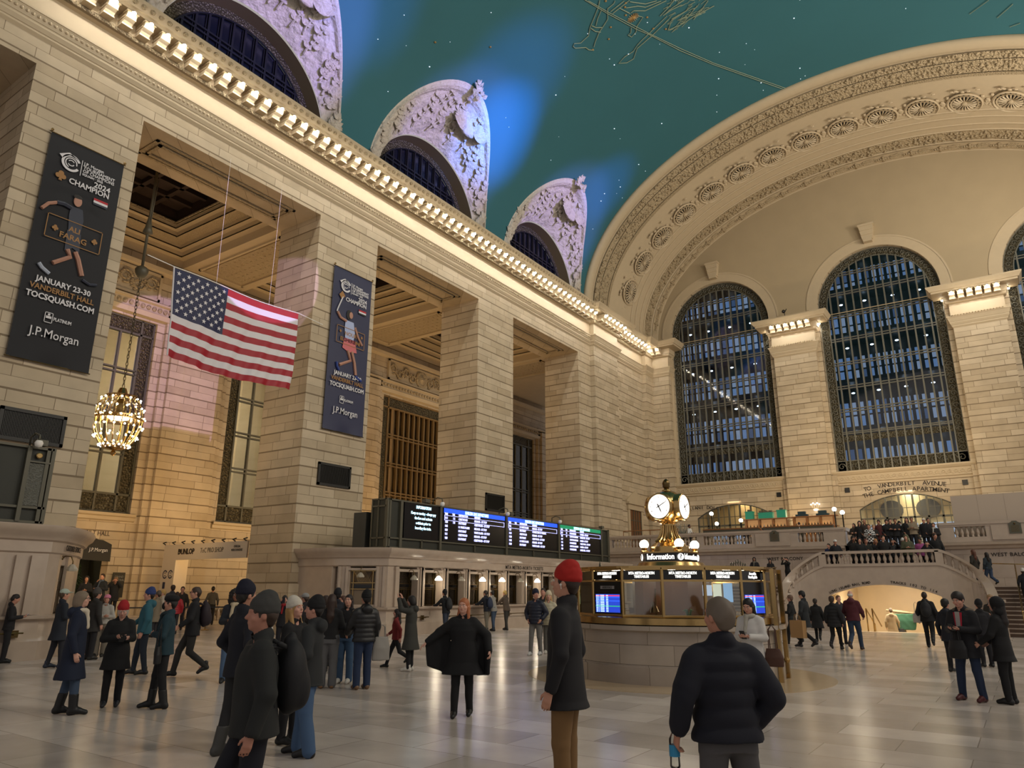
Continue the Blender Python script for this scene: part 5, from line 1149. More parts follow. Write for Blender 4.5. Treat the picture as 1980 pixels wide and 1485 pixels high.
# upper works
CK = empty('booth_clock', (BC.x,BC.y,2.18)); tag(CK, 'four-faced brass ball clock with an acorn finial on top of the booth', 'clock')
b = MB(); b.lathe([(.95,0),(.95,.03),(.74,.05),(.70,.12)], (0,0,0), 40); b.build('brass_skirt', M['brass'], CK, auto=30)
sq = [(.68*math.cos(BT+R_(20+90*k)), .68*math.sin(BT+R_(20+90*k))) for k in range(4)]
def chamf(r0, c_=.12):
    o_ = []
    for k in range(4):
        p = Vector(sq[k])*r0; q0 = Vector(sq[k-1])*r0; q1 = Vector(sq[(k+1) % 4])*r0
        o_ += [p+(q0-p)*c_, p+(q1-p)*c_]
    return [tuple(v) for v in o_]
b = MB(); b.prism(chamf(1.0), lambda u,v,w: (u,v,w), .13, .33); b.build('sign_box', M['blackgloss'], CK)
b = MB(); b.prism(chamf(1.04), lambda u,v,w: (u,v,w), .32, .35); b.prism(chamf(1.04), lambda u,v,w: (u,v,w), .11, .14); b.prism(chamf(.9), lambda u,v,w: (u,v,w), .03, .12); b.build('sign_box_rim', M['brass'], CK)
for k in range(4):
    p, q = Vector(sq[k]), Vector(sq[(k+1) % 4]); m_ = (p+q)/2; n_ = m_.normalized(); t = Vector((-n_.y,n_.x)); mm = m_+n_*.006
    text('Information', .165, frame((mm.x,mm.y,.235),(t.x,t.y,0),(0,0,1)), M['litwhite'], CK, bold=.004, wide=.83, ext=.002)
    c_ = p*.93; nn_ = p.normalized()
    F = frame((p.x*.965,p.y*.965,.23),(-nn_.y,nn_.x,0),(0,0,1)); text('?', .13, F @ Matrix.Translation((0,0,.0)), M['black'], CK, bold=.004, ext=.004)
    T = MB(); T.lathe([(.07,0),(.07,.004),(0,.004)], (0,0,0), 20)
    for i in range(len(T.v)): T.v[i] = tuple(F @ (Vector(T.v[i])-Vector((0,0,.012))))
    T.build('question_mark_disc', M['litwhite'], CK)
for k in range(4):
    x, y = sq[k]; x *= .86; y *= .86; T = MB(); T.lathe([(.07,.34),(.09,.36),(.05,.40),(.08,.44)], (x,y,0), 12); T.build('globe_holder', M['brass'], CK); T = MB(); T.ball((x,y,.51), .10, 18, 12); T.build('lit_globe', M['globe'], CK, smooth=True)
    l = bpy.data.lights.new('globe_light', 'POINT'); l.energy = 14; l.color = (1,.88,.7); l.shadow_soft_size = .1; o = bpy.data.objects.new('globe_light', l); COL.objects.link(o); o.parent = CK; o.location = (x*1.2,y*1.2,.66)
b = MB(); b.lathe([(.44,.34),(.44,.46),(.40,.48),(.36,.52),(.30,.57),(.27,.58),(.24,.62),(.20,.70),(.165,.80),(.15,.90),(.15,.96),(.19,.99),(.19,1.02),(.15,1.04),(.17,1.06),(.22,1.09),(.20,1.11),(.16,1.12),(.24,1.15)], (0,0,0), 40)
for k in range(20):
    a = 2*PI*k/20; b.tube([(.31*math.cos(a),.31*math.sin(a),.58),(.245*math.cos(a),.245*math.sin(a),.64),(.2*math.cos(a),.2*math.sin(a),.73),(.17*math.cos(a),.17*math.sin(a),.82),(.16*math.cos(a),.16*math.sin(a),.93)], .018, 5)
b.build('fluted_pedestal', M['brass'], CK, auto=40)
zc = 1.325; b = MB(); b.ball((0,0,zc), .405, 40, 24, (1,1,.97)); b.lathe([(.12,.37),(.09,.41),(.05,.43),(.05,.45)], (0,0,zc), 16); b.build('clock_ball', M['brass'], CK, smooth=True)
b = MB(); b.lathe([(.03,0),(.06,.02),(.085,.06),(.08,.10),(.09,.12),(.075,.17),(.05,.21),(.02,.235),(0,.24)], (0,0,zc+.42), 14); b.build('acorn_finial', M['brassd'], CK, smooth=True)
for k in range(4):
    a = BT+R_(-27+90*k); n_ = Vector((math.cos(a),math.sin(a),0)); F = frame((n_.x*.368,n_.y*.368,zc),(-n_.y,n_.x,0),(0,0,1))
    def FT(T): 
        T.v = [tuple(F @ Vector(v)) for v in T.v]; return T
    T = MB(); T.lathe([(.30,-.12),(.30,.04),(.275,.06),(.262,.045)], (0,0,0), 40, cap=False); FT(T).build('dial_bezel', M['brass'], CK, smooth=True)
    T = MB(); T.lathe([(.265,.04),(0,.05)], (0,0,0), 40, cap=False); dl = FT(T).build('clock_dial', M['dial'], CK, fix=False)
    T = MB()
    for m2 in range(60): t = 2*PI*m2/60; T.cbox((.245*math.cos(t),.245*math.sin(t),.052), (.005,.005,.004))
    FT(T).build('minute_mark', M['ink'], dl)
    for h in range(1,13): t = PI/2-h*PI/6; text(str(h), .052, F @ Matrix.Translation((.205*math.cos(t),.205*math.sin(t),.05)), M['ink'], dl, name='numeral', ext=.001)
    T = MB()
    for ang, L_, w in ((PI/2-2*PI*10.3/60,.235,.008),(PI/2-2*PI*5.17/12,.165,.012)):
        c_, s_ = math.cos(ang), math.sin(ang); T.add([(-c_*.06+s_*w,-s_*.06-c_*w,.06),(-c_*.06-s_*w,-s_*.06+c_*w,.06),(c_*L_*.6-s_*w,s_*L_*.6+c_*w,.06),(c_*L_,s_*L_,.06),(c_*L_*.6+s_*w,s_*L_*.6-c_*w,.06)], [(0,1,2,3,4)])
    T.lathe([(.022,.055),(.02,.065),(0,.066)], (0,0,0), 10); FT(T).build('clock_hand', M['black'], dl, fix=False)
# railing scrollwork on the booth roof
for a, lab in ((-150,'left'),(-5,'right')):
    r = empty('roof_cresting', (BC.x+1.55*math.cos(R_(a)), BC.y+1.55*math.sin(R_(a)), 2.18), R_(a+90)); b = MB()
    for k in range(7):
        x = -.36+.12*k; h = .09+.07*math.exp(-((k-3)/1.6)**2); b.tube([(x,0,0),(x,0,h)], .01, 5); b.tube([(x+.035*math.cos(t),0,h*.6+.035*math.sin(t)) for t in np.linspace(0,5,8)], .008, 4)
    b.box(-.4,.4,-.01,.01,0,.02); b.build('scrolled_ironwork', M['bronze'], r); tag(r, 'dark scrolled cresting on the %s side of the booth roof' % lab, 'cresting')
# ================================================================ side aisle things
GA = empty('shop_gate', (-30.6,19.8,0)); b = MB(); b.box(-3.3,3.1,-.04,.04,3.0,3.72); b.box(-3.3,-2.2,-.05,.05,0,3.0); b.box(-2.74,-2.21,.05,.6,0,3.71); b.build('white_panel', M['offwhite'], GA)
b = MB()
for k in range(9): x = -3.2+.78*k; b.tube([(x,-.06,3.72),(x-.1,-.14,3.8),(x+.1,-.1,3.84)], .03, 5)
b.build('clamp', M['black'], GA)
Pg = lambda u, v: frame((u,-.05,v),(1,0,0),(0,0,1))
text('DUNLOP', .34, Pg(-1.45,3.36), M['ink'], GA, bold=.014, wide=.95); text('ToC PRO SHOP', .31, Pg(.55,3.38), mat('grey_print','5a564e',.7), GA, wide=.82); text('OFFICIAL\nMERCHANDISE', .15, Pg(2.4,3.42), bpy.data.materials['grey_print'], GA, wide=.8)
T = MB()
for cx in (-2.95,-2.5):
    for r0, r1, a0, a1 in ((.2,.14,30,330),(.09,.06,30,150),(.09,.06,210,340)):
        n = 16; pts0 = [(cx+r0*math.cos(R_(a0+(a1-a0)*i/n)), -.055, 2.35+r0*math.sin(R_(a0+(a1-a0)*i/n))) for i in range(n+1)]; pts1 = [(cx+r1*math.cos(R_(a0+(a1-a0)*i/n)), -.055, 2.35+r1*math.sin(R_(a0+(a1-a0)*i/n))) for i in range(n+1)]
        for i in range(n): T.add([pts0[i],pts0[i+1],pts1[i+1],pts1[i]], [(0,1,2,3)])
T.box(-3.05,-2.85,-.056,-.05,1.7,2.0); T.build('printed_emblem', bpy.data.materials['banner_white_print'] if 0 else mat('navy_print','1c2444',.6), GA, fix=False)
T = MB(); T.prism([(-2.05,3.4),(-1.93,3.5),(-1.8,3.4),(-1.93,3.3)], lambda u,v,w: (u,w,v), -.056, -.05); T.build('arrow_emblem', M['ink'], GA)
tag(GA, 'white shop entrance arch reading DUNLOP ToC PRO SHOP in the side aisle', 'sign')
SH = empty('shop_sign', (-34.9,17.1,2.95)); b = MB(); b.prism([(-.62,0),(.65,-.05),(.62,.72),(.2,.9),(-.6,.95)], lambda u,v,w: (w,u,v), 0, .05); b.build('black_cloth', M['black'], SH)
text('J.P.Morgan', .23, frame((.06,.05,.45),(0,1,0),(0,0,1)), WT, SH, wide=.85); tag(SH, 'black J.P.Morgan cloth sign over the hall doorway at the left', 'sign')
text('VANDERBILT HALL', .3, frame((XB+.02,16.6,4.15),(0,1,0),(0,0,1)), M['ink'], TXT, wide=.8)
b = MB(); b.box(-36.8,-35.4,14.2,18,0,.02); b.box(-36.9,-36.8,14.2,18,0,4.2); b.box(-36.8,-35.3,17.78,17.85,0,4); b.build('wall_doorway_recess', mat('dark_doorway_green', '1c211a', .6), None)['kind'] = 'structure'
r = empty('doorway_tree', (-35.9,16.9,0)); b = MB(); rnd = random.Random(9); b.lathe([(.3,0),(.35,.5),(.3,.52)], (0,0,0), 14); b.build('pot', M['bronze'], r); b = MB()
for i in range(260):
    z = rnd.uniform(.6,2.7); q = .62*(1-(z-.6)/2.5); a = rnd.uniform(0,2*PI); b.tube([(q*.2*math.cos(a),q*.2*math.sin(a),z+.1),(q*math.cos(a),q*math.sin(a),z)], [.03,.008], 4)
b.build('needles', mat('fir_green', '24341c', .8), r); tag(r, 'dark fir tree standing in the hall doorway under the black sign', 'tree')
r = empty('wall_poster', (-34.75,18.2,1.3)); b = MB(); b.box(0,.04,-.28,.28,0,1.12); b.build('poster_board', M['black'], r); text('GRAND\nCENTRAL', .14, frame((.05,0,.85),(0,1,0),(0,0,1)), mat('grey_poster_print','8a8a86',.6), r, wide=.85); tag(r, 'tall black poster board beside the hall doorway', 'poster')
# queue posts with retractable belts
QP = [(-30.6,16.2),(-29.8,17.9),(-29.2,19.3),(-28.4,20.6)]
for i, (x, y) in enumerate(QP):
    r = empty('queue_post', (x,y,0)); b = MB(); b.lathe([(.17,0),(.17,.03),(.04,.05),(.03,.06),(.03,.93),(.045,.94),(.045,1.0),(0,1.01)], (0,0,0), 16); b.build('brass_post', M['brass'], r, smooth=False)
    if i < 3: q = Vector(QP[i+1])-Vector((x,y)); b = MB(); t = q.normalized(); b.add([(0,0,.92),(q.x,q.y,.92),(q.x,q.y,.97),(0,0,.97)], [(0,1,2,3)]); b.build('black_belt', M['black'], r, fix=False)
    tag(r, ['leftmost brass queue post near the hall doorway','second brass queue post with a black belt, before the shop arch','third brass queue post, beneath the shop arch lettering','last brass queue post, at the foot of the middle pier'][i], 'queue post')
r = empty('aisle_balustrade', (-34.2,22.5,0)); b = MB(); b.box(-.1,.1,-3,3,0,.15); b.box(-.12,.12,-3,3,.85,.98); b.build('rail', M['plain'], r)
bm3 = bal_mesh(.7, 1.0)
for k in range(20): link_mesh('baluster', bm3, None, r, (0,-2.85+.3*k,.15))
r['kind'] = 'structure'
r = empty('pier_door', (-23.9,18.9,0)); r['kind'] = 'structure'
# ================================================================ restaurant things on the west balcony
def globe_post(x, y, ztop, lab, h=None):
    r = empty('globe_lamp', (x,y,4.3)); H_ = ztop-4.3; b = MB(); b.lathe([(.12,0),(.12,.1),(.04,.16),(.035,H_-.16),(.07,H_-.13),(.05,H_-.1)], (0,0,0), 12); b.build('lamp_post', M['black'], r, smooth=True)
    b = MB(); b.ball((0,0,H_), .13, 16, 10); b.build('lit_globe', M['globe'], r, smooth=True); l = bpy.data.lights.new('globe_light', 'POINT'); l.energy = 20; l.color = (1,.82,.55); l.shadow_soft_size = .13; o = bpy.data.objects.new('globe_light', l); COL.objects.link(o); o.parent = r; o.location = (0,-.2,H_+.25); tag(r, lab, 'lamp')
globe_post(-8.87,47.1,6.45,'taller of the two globe lamps standing left of the crowded steps'); globe_post(-8.38,46.75,6.2,'lower right one of the two globe lamps left of the crowded steps')
globe_post(-16.9,48.4,6.72,'upper globe lamp beside the silvery bush on the balcony'); globe_post(-17.2,50.2,6.2,'small globe lamp low behind the silvery bush'); globe_post(-15.0,48.6,6.2,'globe lamp in front of the teal boxes on the balcony')
r = empty('silvery_bush', (-18.6,47.2,4.3)); b = MB(); b.lathe([(.3,0),(.36,.5),(.32,.55)], (0,0,0), 14); b.build('planter', M['wood'], r); b = MB(); rnd = random.Random(2)
for i in range(240):
    a = rnd.uniform(0,2*PI); e = rnd.uniform(.3,1.4); L_ = rnd.uniform(.6,1.35); dx, dy, dz = math.cos(a)*math.cos(e), math.sin(a)*math.cos(e), math.sin(e); b.tube([(0,0,.5),(dx*L_*.5,dy*L_*.5,.5+dz*L_*.55),(dx*L_*.95,dy*L_*.95,.5+dz*L_)], [.014,.01,.003], 3); b.ball((dx*L_*.9,dy*L_*.9,.5+dz*L_*.95), .03, 4, 3)
b.build('branches', mat('silver_grey_twigs', '8a8a80', .8), r, fix=False); tag(r, 'silvery bare-twigged bush in a planter behind the balcony balustrade', 'plant')
def bar_unit(name, x, y, w, lab, teal):
    r = empty(name, (x,y,4.3)); b = MB()
    for u in np.linspace(-w/2,w/2,4): b.box(u-.05,u+.05,-.25,.25,0,2.35)
    for z in (1.0,1.6,2.3): b.box(-w/2-.25,w/2+.25,-.28,.28,z,z+.06)
    b.box(-w/2,w/2,-.6,-.3,0,1.1); b.build('bar_shelving', mat('amber_wood', '8a5a30', .35) if 'amber_wood' not in bpy.data.materials else bpy.data.materials['amber_wood'], r)
    b = MB(); b.box(-w/2,w/2,.22,.24,1.1,2.3); b.build('lit_back_panel', bpy.data.materials.get('lit_amber_panel') or mat('lit_amber_panel', 'd09a60', .5, emit=(1,.55,.22), es=.22), r)
    tag(r, lab, 'bar')
    return r
bar_unit('bar_shelves', -14.6, 53.2, 2.9, 'bar shelving with teal boxes on top, on the left of the balcony', True)
bar_unit('bar_shelves', -11.35, 53.0, 2.6, 'bar shelving with glowing amber back and bottles, behind the white-shirted waiter', False)
TE = mat('teal_box_paint', '2a9a80', .6); rnd = random.Random(8)
for i, (x, w, h, lab) in enumerate(((-15.75,.55,.55,'leftmost teal box on the bar shelves'),(-14.6,1.0,.42,'wide teal box in the middle of the bar shelves'),(-13.5,.6,.55,'rightmost teal box on the bar shelves, under a small light'))):
    b = MB(); b.box(-w/2,w/2,-.2,.2,0,h); b.box(-w/2-.03,w/2+.03,-.22,.22,h*.9,h); r = empty('teal_box', (x,53.2,6.66)); b.build('box_body', TE, r); b = MB(); [b.box(-w/3+k*w/3-.12,-w/3+k*w/3+.12,-.1,.1,h,h+.14) for k in (range(3) if w > .8 else (1,))]; b.build('box_lid', M['bronze'], r); tag(r, lab, 'box')
for k, x in enumerate((-12.1,-10.75)):
    b = MB(); b.box(-.4,.4,-.2,.2,0,.14); b.box(-.25,.25,-.15,.15,.14,.34); r = empty('dark_display_tray', (x,53.0,6.66)); b.build('tray', mat('dark_teal_tray', '183038', .5) if k == 0 else bpy.data.materials['dark_teal_tray'], r); tag(r, 'dark stacked tray on top of the amber bar shelves, %s one' % ('left','right')[k], 'tray')
def bottle_mesh(m_):
    me = MB().lathe([(.035,0),(.04,.02),(.04,.17),(.015,.23),(.012,.3),(0,.3)], (0,0,0), 8).mesh('bottle'); me.materials.append(m_); return me
BMs = [bottle_mesh(mat('bottle_glass_%s' % c, c, .15)) for c in ('1a2a14','4a2a10','8a8f90','101418')]
for i in range(46):
    u = i % 23; bar = i // 23; x = (-15.9+.117*u) if bar == 0 else (-12.5+.1*u); z = 5.36 if u % 2 else 5.96
    o = link_mesh('bottle', BMs[rnd.randrange(4)], None, None, (x,52.95+rnd.uniform(-.06,.1),z)); o.location.y -= (.0)
    tag(o, 'bottle on the lit bar shelves '+('below the teal boxes' if bar == 0 else 'behind the white-shirted waiter'), 'bottle', 'bottles below the teal boxes' if bar == 0 else 'bottles on the amber bar')
for i, (x0, x1, lab) in enumerate(((-17.0,-13.4,'long brown counter table behind the balustrade, left one'),(-13.1,-11.0,'brown counter table below the amber bar'),(-10.9,-9.0,'brown counter table at the right end by the globe lamps'))):
    r = empty('counter_table', ((x0+x1)/2,47.1,4.3)); w = (x1-x0)/2; b = MB(); b.box(-w,w,-.3,.3,1.2,1.27); b.build('table_top', bpy.data.materials['amber_wood'], r); b = MB(); [b.box(u-.05,u+.05,-.25,.25,0,1.2) for u in (-w+.1,0,w-.1)]; b.box(-w,w,-.27,-.25,.95,1.2); b.build('leg', M['bronze'], r); tag(r, lab, 'table')
b = MB(); b.tube([(-22.6,46.5,5.65),(-18.6,46.5,5.65)], .035, 6)
for x in (-22.6,-20.6,-18.6): b.tube([(x,46.5,4.3),(x,46.5,5.65)], .025, 6)
tag(b.build('wooden_rail', bpy.data.materials['amber_wood'], None), 'thin brown rail along the balustrade left of the clock', 'rail')
r = empty('reflection_stand_in', (-11.62,55.3,7.35)); b = MB()  # added sconce shape; its glow stands for a chandelier's reflection
for k in range(5): b.tube([(0,0,0),(.12*(k-2),-.12,.05+.1*(k % 2)),(.14*(k-2),-.14,.28)], .012, 4)
b.build('arm', M['brass'], r); b = MB(); [b.ball((.14*(k-2),-.14,.33+.08*(k % 2)), .05, 6, 4) for k in range(5)]; b.ball((0,-.1,-.05),.1,8,6,(1.6,.6,.6)); b.build('bulb', M['globe'], r); tag(r, 'small candle-armed stand-in for a chandelier reflection on the pilaster above the bar', 'lamp')
r = empty('construction_hoarding', (4.0,46.6,4.3)); b = MB(); b.box(-6.75,8,-.03,.03,0,2.46); b.build('plain_panel', mat('beige_hoarding', 'b8a898', .8), r); b = MB(); [b.box(-6.75+1.22*k-.004,-6.75+1.22*k+.004,-.034,-.03,0,2.46) for k in range(1,12)]; b.build('panel_joint', mat('hoarding_joint','8a7c6e',.8), r); tag(r, 'plain beige construction hoarding above the balustrade at the right', 'hoarding')
for x, z, lab in ((-12.15,22.05,'black'),):
    r = empty('small_spotlight', (-12.3,55.1,22.0)); b = MB(); b.tube([(0,0,0),(0,0,.5),(.2,-.1,.75)], .03, 6); b.ball((-.05,-.05,.6),.14,8,6); b.build('spotlight_body', M['black'], r); tag(r, 'small black spotlight standing on the left pilaster capital', 'floodlight')
# ================================================================ figures: smooth surfaces from blended limbs
class SDF:
    def __init__(s, lo, hi, r):
        s.lo = np.array(lo, float); s.r = r; s.n = np.maximum(4, np.ceil((np.array(hi)-s.lo)/r).astype(int)+1); s.D = np.full(s.n, 9.0, np.float32)
    def blk(s, lo, hi):
        a = np.clip(np.floor((np.array(lo)-s.lo)/s.r).astype(int), 0, s.n-1); b = np.clip(np.ceil((np.array(hi)-s.lo)/s.r).astype(int)+1, 1, s.n)
        if (b <= a).any(): return None, None
        g = np.meshgrid(*[s.lo[i]+s.r*np.arange(a[i], b[i], dtype=np.float32) for i in range(3)], indexing='ij', sparse=True)
        return (slice(a[0],b[0]), slice(a[1],b[1]), slice(a[2],b[2])), g
    def op(s, sl, d, k, mode):
        D = s.D[sl]
        if mode == 'u':
            if k > 0: h = np.clip(.5+.5*(D-d)/k, 0, 1); s.D[sl] = D*(1-h)+d*h-k*h*(1-h)
            else: s.D[sl] = np.minimum(D, d)
        else:
            if k > 0: h = np.clip(.5-.5*(D+d)/k, 0, 1); s.D[sl] = D*(1-h)-d*h+k*h*(1-h)
            else: s.D[sl] = np.maximum(D, -d)
    def cap(s, a, b, ra, rb=None, k=.03, mode='u'):
        rb = ra if rb is None else rb; a = np.array(a, float); b = np.array(b, float); m = max(ra,rb)+k+3*s.r
        sl, g = s.blk(np.minimum(a,b)-m, np.maximum(a,b)+m)
        if sl is None: return
        ab = b-a; L2 = max(1e-9, ab@ab); P = [g[i]-a[i] for i in range(3)]
        t = np.clip((P[0]*ab[0]+P[1]*ab[1]+P[2]*ab[2])/L2, 0, 1)
        d = np.sqrt((P[0]-ab[0]*t)**2+(P[1]-ab[1]*t)**2+(P[2]-ab[2]*t)**2)-(ra+(rb-ra)*t)
        s.op(sl, d.astype(np.float32), k, mode)
    def ell(s, c, r, k=.03, mode='u', R=None):
        c = np.array(c, float); r = np.array(r, float); m = r.max()+k+3*s.r; sl, g = s.blk(c-m, c+m)
        if sl is None: return
        P = [g[i]-c[i] for i in range(3)]
        if R is not None: P = [R[0][i]*P[0]+R[1][i]*P[1]+R[2][i]*P[2] for i in range(3)]
        k0 = np.sqrt((P[0]/r[0])**2+(P[1]/r[1])**2+(P[2]/r[2])**2); k1 = np.sqrt((P[0]/r[0]**2)**2+(P[1]/r[1]**2)**2+(P[2]/r[2]**2)**2)
        s.op(sl, (k0*(k0-1)/np.maximum(k1,1e-6)).astype(np.float32), k, mode)
    def loft(s, rows, k=.03, mode='u', ridge=None, edge=.012):
        """rows (z, cx, cy, a, b): stacked ellipses"""
        rows = sorted(rows); Z = [q[0] for q in rows]; m = max(max(q[3],q[4]) for q in rows)+k+3*s.r; xs = [q[1] for q in rows]; yy = [q[2] for q in rows]
        sl, g = s.blk((min(xs)-m, min(yy)-m, Z[0]-k-3*s.r), (max(xs)+m, max(yy)+m, Z[-1]+k+3*s.r))
        if sl is None: return
        z = g[2]; I = lambda j: np.interp(z, Z, [q[j] for q in rows]).astype(np.float32); cx, cy, a, b = I(1), I(2), I(3), I(4)
        X, Y_ = g[0]-cx, g[1]-cy; q = np.sqrt((X/a)**2+(Y_/b)**2); d = (q-1)*np.minimum(a,b)*(1/(.55+.45*np.minimum(1,np.minimum(a,b)/np.maximum(a,b))))
        if ridge: d = d-ridge[1]*np.abs(np.sin(PI*z/ridge[0]))
        dz = np.maximum(Z[0]-z, z-Z[-1]); d = np.maximum(d, dz)
        s.op(sl, d.astype(np.float32), k, mode)
    def wrinkle(s, amp, f=14, seed=0):
        g = np.meshgrid(*[s.lo[i]+s.r*np.arange(s.n[i], dtype=np.float32) for i in range(3)], indexing='ij', sparse=True)
        w = np.sin(f*g[0]+seed+3*np.sin(f*.35*g[2]))*np.sin(f*.8*g[1]+1.7*seed)*.5+np.sin(f*1.1*g[2]+4*np.sin(f*.4*(g[0]+g[1]))+seed)*.5
        s.D = s.D+(amp*w).astype(np.float32)
    def mesh(s, name):
        D = s.D; I = D < 0; n = D.shape; C = np.zeros([q-1 for q in n], np.int8)
        for a in (0,1):
            for b in (0,1):
                for c in (0,1): C += I[a:n[0]-1+a, b:n[1]-1+b, c:n[2]-1+c]
        act = (C > 0) & (C < 8); idx = np.argwhere(act); N = len(idx)
        if N == 0: idx = np.zeros((0,3), int)
        pos = np.zeros((N,3)); cnt = np.zeros(N); cor = [(a,b,c) for a in (0,1) for b in (0,1) for c in (0,1)]
        for p in cor:
            for ax in range(3):
                if p[ax]: continue
                q = list(p); q[ax] = 1; vp = D[idx[:,0]+p[0], idx[:,1]+p[1], idx[:,2]+p[2]]; vq = D[idx[:,0]+q[0], idx[:,1]+q[1], idx[:,2]+q[2]]
                x = (vp < 0) != (vq < 0); t = np.where(x, vp/np.where(x, vp-vq, 1), 0); P = np.tile(np.array(p, float), (N,1)); P[:,ax] += t
                pos += P*x[:,None]; cnt += x
        pos = (idx+pos/np.maximum(cnt,1)[:,None])*s.r+s.lo
        vid = -np.ones(C.shape, np.int32); vid[tuple(idx.T)] = np.arange(N); F = []
        for ax in range(3):
            u, v = [(1,2),(2,0),(0,1)][ax]; sa = [slice(None)]*3; sb = [slice(None)]*3; sa[ax] = slice(0,-1); sb[ax] = slice(1,None)
            X = I[tuple(sa)] != I[tuple(sb)]; e = np.argwhere(X); e = e[(e[:,u] > 0) & (e[:,v] > 0) & (e[:,u] < n[u]-1) & (e[:,v] < n[v]-1)]
            if not len(e): continue
            def cell(du, dv): w = e.copy(); w[:,u] -= du; w[:,v] -= dv; return vid[tuple(w.T)]
            Q = np.stack([cell(1,1), cell(0,1), cell(0,0), cell(1,0)], 1); inn = I[tuple(e.T)]; Q[~inn] = Q[~inn][:,::-1]; F.append(Q)
        me = bpy.data.meshes.new(name); F = np.concatenate(F) if F else np.zeros((0,4), int); F = F[(F >= 0).all(1)]
        me.vertices.add(N); me.vertices.foreach_set('co', pos.astype(np.float32).ravel()); me.loops.add(len(F)*4); me.loops.foreach_set('vertex_index', F.ravel().astype(np.int32))
        me.polygons.add(len(F)); me.polygons.foreach_set('loop_start', np.arange(0,len(F)*4,4,dtype=np.int32)); me.polygons.foreach_set('loop_total', np.full(len(F),4,np.int32))
        me.update(calc_edges=True); me.validate(); me.polygons.foreach_set('use_smooth', [True]*len(me.polygons)); return me
MC = {}
def cm(kind, h, rough=.85, **k):
    key = kind+h
    if key not in MC: MC[key] = mat(kind+'_'+h, h, rough, **k)
    return MC[key]
def rotm(yaw, pitch, roll=0): return np.array((Matrix.Rotation(R_(yaw),3,'Z') @ Matrix.Rotation(R_(pitch),3,'X') @ Matrix.Rotation(R_(roll),3,'Y')))
ARMS = {   # elbow, wrist, palm normal, curl (for the +x side, mirrored for the other)
 'down': ((.265,-.03,1.13),(.275,.05,.89),(-1,0,0),.6), 'pocket': ((.31,-.07,1.15),(.21,.08,.97),(-1,0,0),.5), 'phone': ((.24,.03,1.15),(.07,.27,1.17),(0,-.3,1),1.2),
 'cam': ((.27,.2,1.36),(.10,.30,1.60),(-1,0,.2),1.2), 'up': ((.26,.16,1.42),(.16,.36,1.66),(0,1,0),.8), 'out': ((.42,.0,1.24),(.62,.06,1.10),(0,0,-1),.5), 'reach': ((.33,.14,1.28),(.36,.42,1.16),(0,0,-1),.5),
 'fold': ((.27,.03,1.14),(-.04,.20,1.16),(0,-1,0),.9), 'swing': ((.27,-.14,1.15),(.28,-.14,.90),(-1,0,0),.8), 'fwd': ((.26,.08,1.14),(.24,.27,1.0),(-1,0,0),.8), 'bag': ((.27,.0,1.13),(.27,.08,.90),(-1,0,0),1.6), 'point': ((.42,.05,1.36),(.66,.12,1.28),(0,0,-1),.2),
 'lean': ((.26,.26,1.18),(.18,.5,1.16),(0,0,-1),.5), 'rail': ((.24,.2,1.12),(.16,.42,1.1),(0,0,-1),.8), 'mouth': ((.27,.1,1.2),(.08,.2,1.45),(-1,0,0),1.2), 'strap': ((.3,.02,1.22),(.2,.16,1.34),(-1,0,0),1.4), 'flare': ((.40,-.05,1.20),(.46,.08,.98),(-1,0,0),1.0), 'vee': ((.26,.2,1.44),(.16,.3,1.70),(0,1,0),.25)}
LEGS = {   # knee, ankle for +x side then -x side
 'stand': (((.10,.02,.50),(.105,0,.08)),((-.10,.02,.50),(-.105,0,.08))), 'wide': (((.15,.03,.50),(.19,.0,.08)),((-.12,.02,.50),(-.15,0,.08))), 'stagger': (((.10,.09,.50),(.11,.12,.08)),((-.10,-.02,.50),(-.11,-.10,.08))),
 'walk': (((.09,.20,.51),(.09,.27,.09)),((-.09,.02,.48),(-.09,-.32,.20))), 'walk2': (((.09,.0,.48),(.09,-.36,.24)),((-.09,.18,.51),(-.09,.20,.08))), 'run': (((.09,.18,.50),(.09,.30,.08)),((-.09,-.12,.49),(-.09,-.42,.30))), 'cross': (((.07,.05,.5),(.12,.10,.08)),((-.08,-.02,.5),(-.08,-.04,.08))),
 'sit': (((.12,.40,.62),(.12,.42,.18)),((-.12,.40,.62),(-.12,.42,.18)))}
